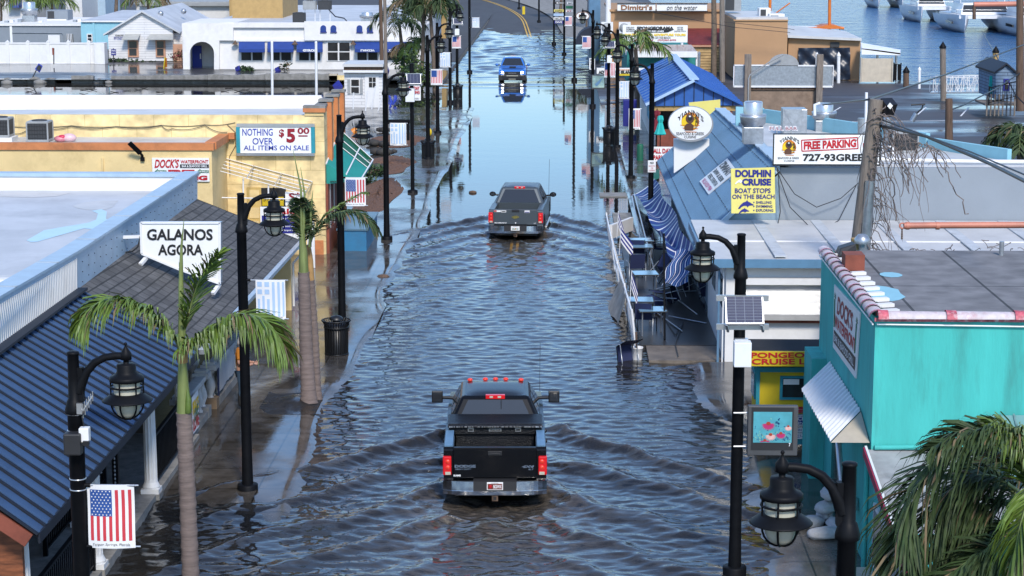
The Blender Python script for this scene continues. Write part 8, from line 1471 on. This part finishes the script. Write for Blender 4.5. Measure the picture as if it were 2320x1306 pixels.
for dy in (-.6, .6):
    for i in range(9):
        a, b = lerp(A_, B_2, i/9)+V(0, dy, 0), lerp(A_, B_2, (i+1)/9)+V(0, dy, 0); mb.tube([a, a+V(0, 0, 1)], .025, K['white_metal'], 5); mb.tube([a, b+V(0, 0, 1)] if i % 2 else [a+V(0, 0, 1), b], .02, K['white_metal'], 5)
    mb.tube([A_+V(0, dy, 1), B_2+V(0, dy, 1), B_2+V(0, dy, 0)], .03, K['white_metal'], 5)
mb.build('truss', t)
h_ = thing('blue_hut', 'small blue clapboard hut on stilts with a gable roof by the water', 'hut', YP(2280, 240, 121)); Y = 121
mb = MB(); L = [YP(2256, 226, Y), YP(2303, 232, Y), YP(2303, 168, Y), YP(2281, 149, Y), YP(2256, 166, Y)]; mb.prism(L, (0, 5, 0), K['siding_blue']); mb.build('wall', h_)
mb = MB(); a, p_, c = YP(2253, 168, Y-.2), YP(2281, 147, Y-.2), YP(2307, 170, Y-.2)
for q, s_ in ((a, p_), (p_, c)): mb.hexa([q, s_, s_+V(0, 5.6, 0), q+V(0, 5.6, 0)], [x_+V(0, 0, .12) for x_ in (q, s_, s_+V(0, 5.6, 0), q+V(0, 5.6, 0))], K['blue_roof_dark'])
mb.build('roof', h_); mb = MB(); bx(mb, Y-.06, 2273, 179, 2288, 206, .06, K['text_navy']); o = mb.build('window', h_); mb = MB(); bx(mb, Y-.09, 2277, 182, 2285, 203, .03, K['window_dark']); bx(mb, Y-.11, 2277, 190, 2285, 192, .03, K['white_paint']); mb.build('pane', o)
mb = MB(); bx(mb, Y-1.6, 2232, 236, 2310, 240, 3, K['wood_grey'])
for k in range(8): a = YP(2236+9*k, 237, Y-1.6); mb.bar(a+V(0, 0, -.7), a+V(0, 0, .6), .08, .08, K['wood_grey'])
mb.build('deck', h_); railing('hut_railing', 'grey handrail climbing to the blue hut door', YP(2240, 238, 119.2), YP(2306, 222, 119.2), 1.0)
mb = MB()
for k in range(5): a = YP(2244+2.4*k, 172, 122); mb.tube([a, a+V(-.05, 0, -1.0), a+V(.08, 0, -1.1), a+V(.06, 0, -.05)], .045, K['turq_cloth'], 6)
solo(mb, 'hose_coil', 'coiled turquoise hose hanging on the piling by the blue hut', 'hose')
def upole(label, px, yt, yb2, Y, r, m='wood_grey', lean=0):
    a = YP(px+lean, yb2, Y); b = YP(px, yt, Y); t = thing('utility_pole', label, 'utility pole', a); mb = MB(); mb.tube([a, lerp(a, b, .5), b], [r*1.12, r, r*.92], K[m], 12); mb.build('shaft', t); return t
upole('dark utility pole beside the blue hut at the right edge', 2311, -60, 252, 118, .22, 'wood_brown'); upole('brown timber post standing alone in the parking lot', 2150, 224, 362, 98, .19, 'wood_brown')
upole('weathered utility pole behind the blue kiosk roof', 1636, -60, 192, 148, .2); t = small_palm('bare reddish palm trunk rising beside the grey utility pole', 1616, 180, -60, 148.5, 5, 1.5, 35, 'leaf_dry', .5, 1, .2); upole('white concrete pole beside the dock sign', 1378, -60, 60, 165, .22, 'white_paint'); upole('dark utility pole in front of the white restaurant', 861, -60, 145, 141, .13, 'wood_brown', 4); upole('pale utility pole leaning behind the left lamp row', 871, -30, 300, 112, .1, 'wood_grey', 6)
# boats
def boat(label, px0, px1, yb2, Y, L, mast=False):
    a, b = YP(px0, yb2, Y), YP(px1, yb2, Y); t = thing('catamaran', label, 'boat', ((a.x+b.x)/2, Y, -.25)); w2 = (b.x-a.x)
    for s in (0, 1):
        cx = a.x+w2*(.17 if s == 0 else .83); hw = w2*.16; mb = MB(); vs = []; N = 12
        for i in range(N+1):
            q = i/N; y = Y+L*q; k = min(1, .05+1.9*q**.7) if q < .5 else 1; zt_ = 1.75-.25*q; vs += [(cx-hw*k, y+.3, zt_), (cx-hw*k*.85, y+.5*(1-q), .6), (cx, y+1.2*(1-q), -.5), (cx+hw*k*.85, y+.5*(1-q), .6), (cx+hw*k, y+.3, zt_)]
        mb.add(vs, [(i*5+j, i*5+j+1, (i+1)*5+j+1, (i+1)*5+j) for i in range(N) for j in range(4)], K['white_metal'], True); mb.add(vs[:5], [(0, 1, 2, 3, 4)], K['white_metal']); hl = mb.build('hull', t)
        mb = MB(); mb.hexa([(cx-hw*.9, Y+1.6, 1.0), (cx-hw*.85, Y+1.6, .75), (cx-hw*.85, Y+5, .75), (cx-hw*.9, Y+5, 1.05)], [(cx-hw*1.02, Y+1.6, 1.0), (cx-hw*1.02, Y+1.6, .75), (cx-hw*1.02, Y+5, .75), (cx-hw*1.02, Y+5, 1.05)], K['glass']); mb.build('hull_window', hl)
    mb = MB(); mb.box(a.x+w2*.1, a.x+w2*.9, Y+1.2, Y+L, 1.3, 1.7, K['white_metal']); mb.build('deck', t); mb = MB(); mb.hexa([(a.x+w2*.16, Y+3, 1.7), (a.x+w2*.84, Y+3, 1.7), (a.x+w2*.84, Y+9, 1.7), (a.x+w2*.16, Y+9, 1.7)], [(a.x+w2*.22, Y+4.2, 2.9), (a.x+w2*.78, Y+4.2, 2.9), (a.x+w2*.8, Y+9, 3.0), (a.x+w2*.2, Y+9, 3.0)], K['white_metal']); cb = mb.build('cabin', t, bevel=.1)
    mb = MB(); mb.hexa([(a.x+w2*.19, Y+3.25, 1.95), (a.x+w2*.81, Y+3.25, 1.95), (a.x+w2*.81, Y+3.4, 1.95), (a.x+w2*.19, Y+3.4, 1.95)], [(a.x+w2*.22, Y+3.95, 2.7), (a.x+w2*.78, Y+3.95, 2.7), (a.x+w2*.78, Y+4.2, 2.7), (a.x+w2*.22, Y+4.2, 2.7)], K['glass']); mb.build('windscreen', cb)
    mb = MB(); mb.box(a.x+w2*.15, a.x+w2*.85, Y+4.5, Y+9.5, 3.9, 4.05, K['white_metal'])
    for x in (.2, .8):
        for y in (5, 9): mb.tube([(a.x+w2*x, Y+y, 2.9), (a.x+w2*x, Y+y, 3.95)], .05, K['white_metal'], 6)
    mb.build('flybridge', t); mb = MB()
    for x in (.05, .95): mb.tube([(a.x+w2*x, Y+1, 1.7), (a.x+w2*x, Y+.6, 2.3), (a.x+w2*x, Y+6, 2.35)], .03, K['aluminium'], 5)
    mb.tube([(a.x+w2*.05, Y+.6, 2.3), (a.x+w2*.95, Y+.6, 2.3)], .03, K['aluminium'], 5); mb.build('guard_rail', t); return t
boat('white power catamaran moored bow on at the top right', 2073, 2168, 50, 246, 12); boat('larger white catamaran cut by the right frame edge', 2160, 2330, 72, 222, 13); boat('white and blue boat cut by the top frame edge', 1978, 2060, 8, 290, 10); boat('white catamaran hull at the extreme right edge', 2300, 2420, 82, 214, 12)
t = thing('sponge_boat', 'white work boat with an orange mast and canopy behind the tan wing', 'boat', YP(1830, 85, 168)); Y = 168; a, b = YP(1750, 92, Y), YP(1915, 92, Y); mb = MB(); n = 10; vs = []
for i in range(n+1): q = i/n; x = a.x+(b.x-a.x)*q; hw = 1.7*math.sin(3.14*min(1, .12+.88*q))**.5; z = 1.0+.7*(1-q)**2; vs += [(x, Y-hw, z), (x, Y-hw*.7, 0), (x, Y, -.5), (x, Y+hw*.7, 0), (x, Y+hw, z)]
mb.add(vs, [(i*5+j, i*5+j+1, (i+1)*5+j+1, (i+1)*5+j) for i in range(n) for j in range(4)], K['white_metal'], True); mb.build('hull', t); mb = MB(); bx(mb, Y-1, 1792, 62, 1868, 82, 2, K['white_paint']); mb.build('cabin', t, bevel=.05)
mb = MB(); mb.tube([YP(1879, 85, Y-1), YP(1880, -40, Y-1)], .13, K['orange_paint'], 8); mb.tube([YP(1795, 65, Y-1), YP(1850, 65, Y-1), YP(1880, 59, Y-1), YP(1912, 65, Y-1)], .12, K['orange_paint'], 6); mb.build('mast', t); mb = MB(); a, c = YP(1845, 66, Y-1.4), YP(1912, 66, Y-1.4); mb.hexa([a, c, c+V(0, 2.8, 0), a+V(0, 2.8, 0)], [a+V(.9, 0, .3), c+V(-.6, 0, .3), c+V(-.6, 2.8, .3), a+V(.9, 2.8, .3)], K['orange_paint']); mb.build('canopy', t); mb = MB()
for x in (1903, 1850): mb.tube([YP(x, 66, Y-1), YP(x, 84, Y-1)], .06, K['white_metal'], 6)
mb.build('stanchions', t)
for k, (p, q, lab) in enumerate((((1745, -20), (1744, 40), 'orange mast behind the tan building roof'), ((1758, 30), (1790, 7), 'thin orange boom sloping above the tan roof'))): solo(MB().tube([YP(*p, 172), YP(*q, 172)], .13 if k == 0 else .06, K['orange_paint'], 6), 'boat_mast', lab, 'mast')
for k, (x0, y0, x1, y1, Yq, m, lab) in enumerate(((1720, 19, 1746, 43, 152, 'white_metal', 'pale rooftop unit on the tan building'), (1743, 32, 1778, 45, 151, 'white_paint', 'long white box on the tan building roof'), (1640, -10, 1680, 26, 156, 'hvac_grey', 'large grey chiller on the dock restaurant roof'))): t = thing('rooftop_unit', lab, 'air conditioner', YP((x0+x1)/2, y1, Yq)); mb = MB(); bx(mb, Yq, x0, y0, x1, y1, 1.5, K[m]); mb.build('casing', t, bevel=.03); mb = MB(); bx(mb, Yq-.04, x0+3, y0+3, x0+(x1-x0)*.6, y1-3, .04, K['hvac_dark' if k != 1 else 'hvac_grey']); mb.build('louvre', t)
# ================================================================== CLUTTER
# white hut on the left pavement
h_ = thing('white_hut', 'small white clapboard ticket hut with a broken flat roof edge', 'hut', G(820, 245)); Y = 126
mb = MB(); bx(mb, Y, 781, 165, 866, 245, 3, K['siding_white']); mb.build('wall', h_); mb = MB(); bx(mb, Y-.4, 777, 160, 868, 165, 3.6, K['white_metal']); bx(mb, Y-.3, 779, 152, 866, 160, 3, K['wood_brown']); bx(mb, Y-.5, 776, 146, 868, 152, 3.8, K['white_roof']); mb.build('roof', h_)
mb = MB(); bx(mb, Y-.06, 827, 168, 858, 244, .06, K['white_paint']); d_ = mb.build('door', h_); mb = MB()
for x0, x1 in ((836, 843), (844.5, 851)):
    for y0, y1 in ((176, 186), (188, 198)): bx(mb, Y-.1, x0, y0, x1, y1, .04, K['window_dark'])
mb.build('pane', d_); mb = MB(); bx(mb, Y-.06, 794, 179, 815, 213, .06, K['white_paint']); o = mb.build('window', h_); mb = MB(); bx(mb, Y-.1, 796, 181, 813, 195, .04, K['window_dark']); bx(mb, Y-.1, 796, 198, 813, 211, .04, K['window_dark']); mb.build('pane', o)
for x in (787.5, 815.5): mb = MB(); bx(mb, Y-.08, x, 180, x+6, 213, .08, K['hvac_grey']); mb.build('shutter', h_)
for k, x in enumerate((800, 828, 842, 856)): a = G(x, 250+(k % 2)*4); solo(MB().tube([a, a+V(.05+.1*k, 0, 1.1+.2*(k % 3))], .04, K['white_metal'], 6), 'leaning_pipe', ['white pipe leaning on the hut window side', 'white pipe leaning left of the hut door', 'tall white pipe leaning on the hut door', 'white pipe leaning at the hut right corner'][k], 'pipe')
t = thing('blue_tent', 'collapsed navy pop up tent beside the white hut', 'tent', YP(768, 205, 124)); mb = MB(); mb.add([YP(753, 194, 124), YP(777, 196, 124), YP(767, 181, 124.8), YP(765, 216, 124), YP(778, 200, 124.6)], [(0, 1, 2), (0, 1, 4, 3)], K['text_navy']); mb.build('canopy', t)
# day parking sign behind the solar post
S = thing('day_parking_sign', 'white sign with red letters behind the left solar panel post', 'sign', YP(938, 230, 92)); mb = MB(); bx(mb, 92, 922, 192, 953, 228, .08, K['sign_white']); mb.build('board', S); mb = MB(); mb.ytext('ALL DAY', 91.95, 925, 196, 951, 204, K['text_red'], .04); mb.ytext('PARKING', 91.95, 924, 206, 951, 213, K['text_red'], .04); mb.ytext('EVENT ONLY', 91.95, 928, 222, 950, 225, K['text_black'], .02); mb.build('lettering', S)
# planting strip left of the far pavement: mulch, rocks, shrubs, toys
mb = MB()
for x, y, rx, ry in ((-7.7, 84, .9, 6), (-8.2, 95, 1.2, 4), (-8.6, 106, 1.4, 3.5)):
    rr = random.Random(int(y)); mb.grid(lambda u, v: V(x+rx*v*math.cos(6.2832*u)*(1+.15*math.sin(31.4*u)), y+ry*v*math.sin(6.2832*u), .06+(.10*(1-v**3)+rr.uniform(-.03, .03)*(v < .98))), 60, 16, K['mulch'], False)
struct(mb, 'mulch_bed')
for k, (px, py) in enumerate(((848, 385), (860, 330), (870, 350), (880, 300))):
    g = G(px, py, .1); mb = MB(); rr = random.Random(k)
    for q in range(5): mb.ball(g+V(rr.uniform(-.5, .5), rr.uniform(-.3, .3), .12), rr.uniform(.16, .34), K['rock_dark'], 7, (1.3, 1, .7))
    solo(mb, 'rock_pile', ['dark rocks bordering the mulch nearest the green awning', 'dark rocks in the mulch below the second lantern', 'dark rocks at the planting strip middle', 'dark rocks at the far planting strip end'][k], 'rocks')
clump('shrub', 'drooping green shrub beside the green awning', 'shrub', G(838, 395, .4), .8, 1.3, .5, 800, [K['leaf_dark'], K['leaf_mid']], .12, 71)
solo(MB().lathe([(.22, 0), (.05, .6), (0, .62)], K['text_orange'], G(800, 300, .1), 12, True, (.4, 0, .3)), 'traffic_cone', 'orange cone tipped over beside the second left lantern', 'cone')
mb = MB(); rr = random.Random(9)
for k in range(7): g = G(868+rr.uniform(0, 30), 235+rr.uniform(0, 14)); mb.bar(g+V(0, 0, .1), g+V(rr.uniform(-.6, .6), .3, .5), .1, .06, K['text_blue'])
solo(mb, 'blue_debris', 'heap of blue broken chairs and crates by the palms', 'debris')
solo(MB().ball(G(972, 300, .8)+V(0, 0, 0), .16, K['text_yellow'], 10, (1, 1, 1.4)), 'yellow_bag', 'yellow bag poking out of the far left trash can', 'bag')
rr = random.Random(12)
for k in range(26):
    x = rr.uniform(40, 720); g = G(x, rr.uniform(196, 216), -.02); mb = MB()
    for q in range(2): a = rr.uniform(-.5, .5)+3.14*q; mb.tube([g, g+V(math.cos(a)*.3, math.sin(a)*.3, .02+.07*rr.random())], .02+.02*rr.random(), K['rock_dark'], 4)
    solo(mb, 'driftwood', 'dark twigs afloat in the flooded lot', 'twigs', 'floating twigs in the flooded lot')
for k, (px, py, s) in enumerate(((1071, 436, .13), (868, 628, .16), (1430, 300, .12))): solo(MB().ball(G(px, py, .03), s, K['wood_brown'], 8, (1.4, 1, .6)), 'floating_debris', ['dark lump afloat left of the grey pickup', 'dark clump at the water edge by the pavement', 'dark lump afloat by the right kerb'][k], 'debris')
# utility pole wrapped in vines
Yu = 49.5; t = thing('utility_pole', 'leaning timber utility pole wrapped in dead vines beside the parking billboard', 'utility pole', G(1932, 780)); top, bot = YP(1986, 226, Yu), YP(1930, 700, Yu)
mb = MB(); mb.tube([bot+V(-.1, 0, -1.6), bot, lerp(bot, top, .5), top], [.25, .23, .21, .18], K['wood_grey'], 14); mb.build('shaft', t); mb = MB(); a, b = YP(1958, 600, Yu-.24), YP(1972, 410, Yu-.24); mb.tube([a, b], .13, K['galvanised'], 10); mb.build('conduit', t)
mb = MB(); mb.tube([YP(1983, 235, Yu+.1), YP(1968, 420, Yu-.1), YP(1975, 500, Yu-.2), YP(1962, 590, Yu-.2)], .05, K['black'], 6); mb.build('cable', t)
t = thing('meter_head', 'grey weatherhead pipe standing on the turquoise roof edge', 'pipe', YP(1953, 600, 44)); mb = MB(); mb.tube([YP(1953, 612, 44), YP(1953, 548, 44)], .075, K['galvanised'], 10); mb.build('riser', t); mb = MB(); mb.lathe([(.17, 0), (.18, .1), (.1, .2), (0, .22)], K['galvanised'], YP(1953, 552, 44), 12); mb.build('cap', t); mb = MB(); mb.tube([YP(1940, 590, 44.2), YP(1940, 540, 44.2)], .12, K['tan_board'], 8); mb.build('meter', t)
solo(MB().cbox(YP(2010, 244, Yu), .32, .3, .36, K['black'], .4, .5), 'cable_box', 'black cable box with a white diamond label at the pole top', 'box'); mb = MB(); mb.prism([YP(x, y, Yu-.26) for x, y in ((2016, 233), (2023, 240), (2017, 248), (2010, 241))], (0, -.01, 0), K['sign_white']); o = mb.build('diamond_label', bpy.data.objects['cable_box'])
t = thing('vines', 'tangle of bare grey vines hanging from the leaning utility pole', 'vine', YP(2000, 420, Yu)); rr = random.Random(77); mb = MB()
for k in range(70):
    q = rr.uniform(.30, .98); p = lerp(bot, top, q)+V(rr.uniform(-.1, .3), -.25, 0); pts = [p]; d = V(rr.uniform(-.2, .6), rr.uniform(-.2, .2), rr.uniform(.0, .5)); L = rr.uniform(8, 26)
    for i in range(int(L)): d = d*.86+V(rr.gauss(.012, .09), rr.gauss(0, .07), -.10+rr.gauss(0, .07)); pts.append(pts[-1]+d*.17)
    mb.tube(pts, [.016*(1-.7*i/len(pts)) for i in range(len(pts))], K['vine'], 4, False)
for x, ye in ((2200, 490), (2030, 500), (2060, 420)):
    a = YP(2100 if x == 2200 else x-20, 320, Yu+.3); e = YP(x, ye, Yu+.3); pts = [lerp(a, e, i/14)+V(rr.gauss(0, .04), 0, rr.gauss(0, .04)) for i in range(15)]; mb.tube(pts, .018, K['vine'], 4)
for k in range(60):
    u = rr.random(); p = lerp(YP(1990, 275, Yu), YP(2130, 335, Yu-1), u)-V(0, 0, .1); pts = [p]; d = V(rr.gauss(0, .3), rr.gauss(0, .2), .1)
    for i in range(rr.randint(5, 20)): d = d*.85+V(rr.gauss(0, .09), rr.gauss(0, .07), -.08+rr.gauss(0, .06)); pts.append(pts[-1]+d*.16)
    mb.tube(pts, .011, K['vine'], 4, False)
mb.build('strands', t)
mb = MB()
for k in range(45):
    p = YP(rr.uniform(2030, 2310), rr.uniform(562, 590), 42.6); pts = [p]; d = V(rr.gauss(0, .5), rr.gauss(0, .2), rr.uniform(.1, .6))
    for i in range(rr.randint(6, 14)): d = d*.9+V(rr.gauss(0, .18), rr.gauss(0, .1), -.09+rr.gauss(0, .1)); pts.append(pts[-1]+d*.09)
    mb.tube(pts, .009, K['vine'], 4, False)
solo(mb, 'dead_creeper', 'dead creeper strands along the gutter behind the turquoise roof', 'creeper')
def wire(label, P, Ys, r=.025, sag=.0):
    pts = [YP(x, y, Y) for (x, y), Y in zip(P, Ys)]; L = []
    for i in range(len(pts)-1):
        for k in range(10): q = k/10; L.append(lerp(pts[i], pts[i+1], q)-V(0, 0, sag*4*q*(1-q)))
    return solo(MB().tube(L+[pts[-1]], r, K['black'], 5), 'power_cable', label, 'cable')
wire('thick black power cable from the vine wrapped pole to the right edge', ((1995, 285), (2100, 310), (2240, 370), (2330, 415)), (Yu, 46, 41, 37), .04)
wire('second black power cable below the thick one', ((1992, 270), (2090, 305), (2200, 345), (2330, 400)), (Yu, 46, 42, 38), .018)
wire('black service drop rising from the pole top to the upper right', ((1865, 238), (1970, 226), (2140, 170), (2330, 98)), (60, Yu, 75, 100), .03)
wire('black cable between the lot post and the blue hut', ((2153, 250), (2180, 240), (2260, 200), (2312, 165)), (98, 100, 112, 118), .04)
wire('thin cable crossing the tan building walls', ((1480, 28), (1660, 62), (1790, 74)), (140, 147, 147), .02)
wire('second thin cable crossing the tan building walls', ((1640, 50), (1790, 66), (1800, 68)), (147, 147, 147), .02)
for k, P in enumerate(([(1758, 378), (1800, 440), (1850, 470), (1905, 450), (1945, 415)], [(1760, 385), (1790, 470), (1850, 530), (1900, 500), (1940, 420)], [(1762, 380), (1768, 480), (1760, 520), (1785, 545), (1800, 575)])): cable('loop_cable', ['shallow cable loop hanging on the grey wall below the billboard', 'deep cable loop hanging onto the pale roof', 'cable dropping from the dolphin board across the pale roof'][k], [YP(x, y, 57.2-(2.2*(y > 505)*(y-505)/60)) for x, y in P], .014, 'hvac_dark')
t = thing('boom_pipe', 'salmon pink horizontal pipe with a ring and chain above the shed roof', 'pipe', YP(2180, 520, 45)); mb = MB(); mb.tube([YP(2048, 512, 45), YP(2110, 511, 45), YP(2340, 510, 45)], .075, K['pipe_salmon'], 14); mb.build('pipe', t); mb = MB()
for x in (2052, 2120): mb.tube([YP(x, 512, 45), YP(x+8, 512, 45)], .09, K['pipe_salmon'], 14)
mb.build('collar', t); mb = MB(); c = YP(2044, 512, 45); mb.tube([c+V(.06*math.cos(a), 0, .06*math.sin(a)) for a in np.linspace(0, 6.2832, 15)], .018, K['pipe_salmon'], 6, False); mb.build('ring', t); mb = MB()
for k in range(5): mb.ball(c+V(0, 0, -.09-.05*k), .022, K['wood_brown'], 6, (1, 1, 1.5))
mb.build('chain', t)
t = thing('crane_boom', 'salmon pink boom with a hook block above the right catamaran', 'boom', YP(2260, 10, 150)); mb = MB(); mb.tube([YP(2206, 11, 150), YP(2340, 9, 150)], .2, K['pipe_salmon'], 12); mb.build('pipe', t); mb = MB(); mb.tube([YP(2207, 12, 150), YP(2207, 44, 150)], .13, K['wood_brown'], 8); mb.build('hook_block', t)
wire('white mooring rope falling from the right catamaran', ((2225, 72), (2255, 122), (2300, 215), (2330, 245)), (215, 130, 118, 116), .04)
t = thing('bent_bracket', 'bent signal mast tipped over above the lot', 'mast', YP(2070, 275, 70)); mb = MB(); mb.tube([YP(2066, 275, 70), YP(2076, 258, 70)], .09, K['galvanised'], 8); mb.build('socket', t); mb = MB(); mb.tube([YP(2076, 258, 70), YP(2089, 246, 70), YP(2091, 238, 70)], .03, K['black'], 6); mb.tube([YP(2064, 238, 70), YP(2096, 237, 70)], .03, K['black'], 6); mb.build('arm', t)
small_palm('palm crown poking above the grey wall at the right edge', 2310, 420, 335, 70, 11, 1.6, 81, 'leaf_palm_dark', .45)
mb = MB()
for k in range(5): mb.ball(V(13.2+.9*k, 84+rr.uniform(-1, 1), .45), .55, K['tank_white'], 10, (1.5, 1, .7))
solo(mb, 'covered_boats', 'row of white covered hulls at the lot edge behind the wall', 'boat')
solo(MB().box(5.62, 6.0, 38.6, 39.1, 4.67, 4.98, K['wood_red']), 'rusty_box', 'rusty brown box on the turquoise roof behind the tiles', 'box'); t = thing('roof_pipe', 'short grey vent pipe on the turquoise roof', 'pipe', (9.1, 40.6, 4.66)); mb = MB(); mb.tube([(9.1, 40.6, 4.66), (9.1, 40.6, 4.95)], .05, K['galvanised'], 8); mb.build('riser', t)
solo(MB().hexa([(5.7, 40.2, 4.68), (6.1, 40.2, 4.68), (6.1, 40.7, 4.68), (5.7, 40.7, 4.68)], [(5.75, 40.25, 4.85), (6.05, 40.2, 4.95), (6.05, 40.6, 4.95), (5.75, 40.6, 4.85)], K['plastic_dark']), 'roof_light', 'grey floodlight head behind the tile coping', 'lamp', bevel=.02)
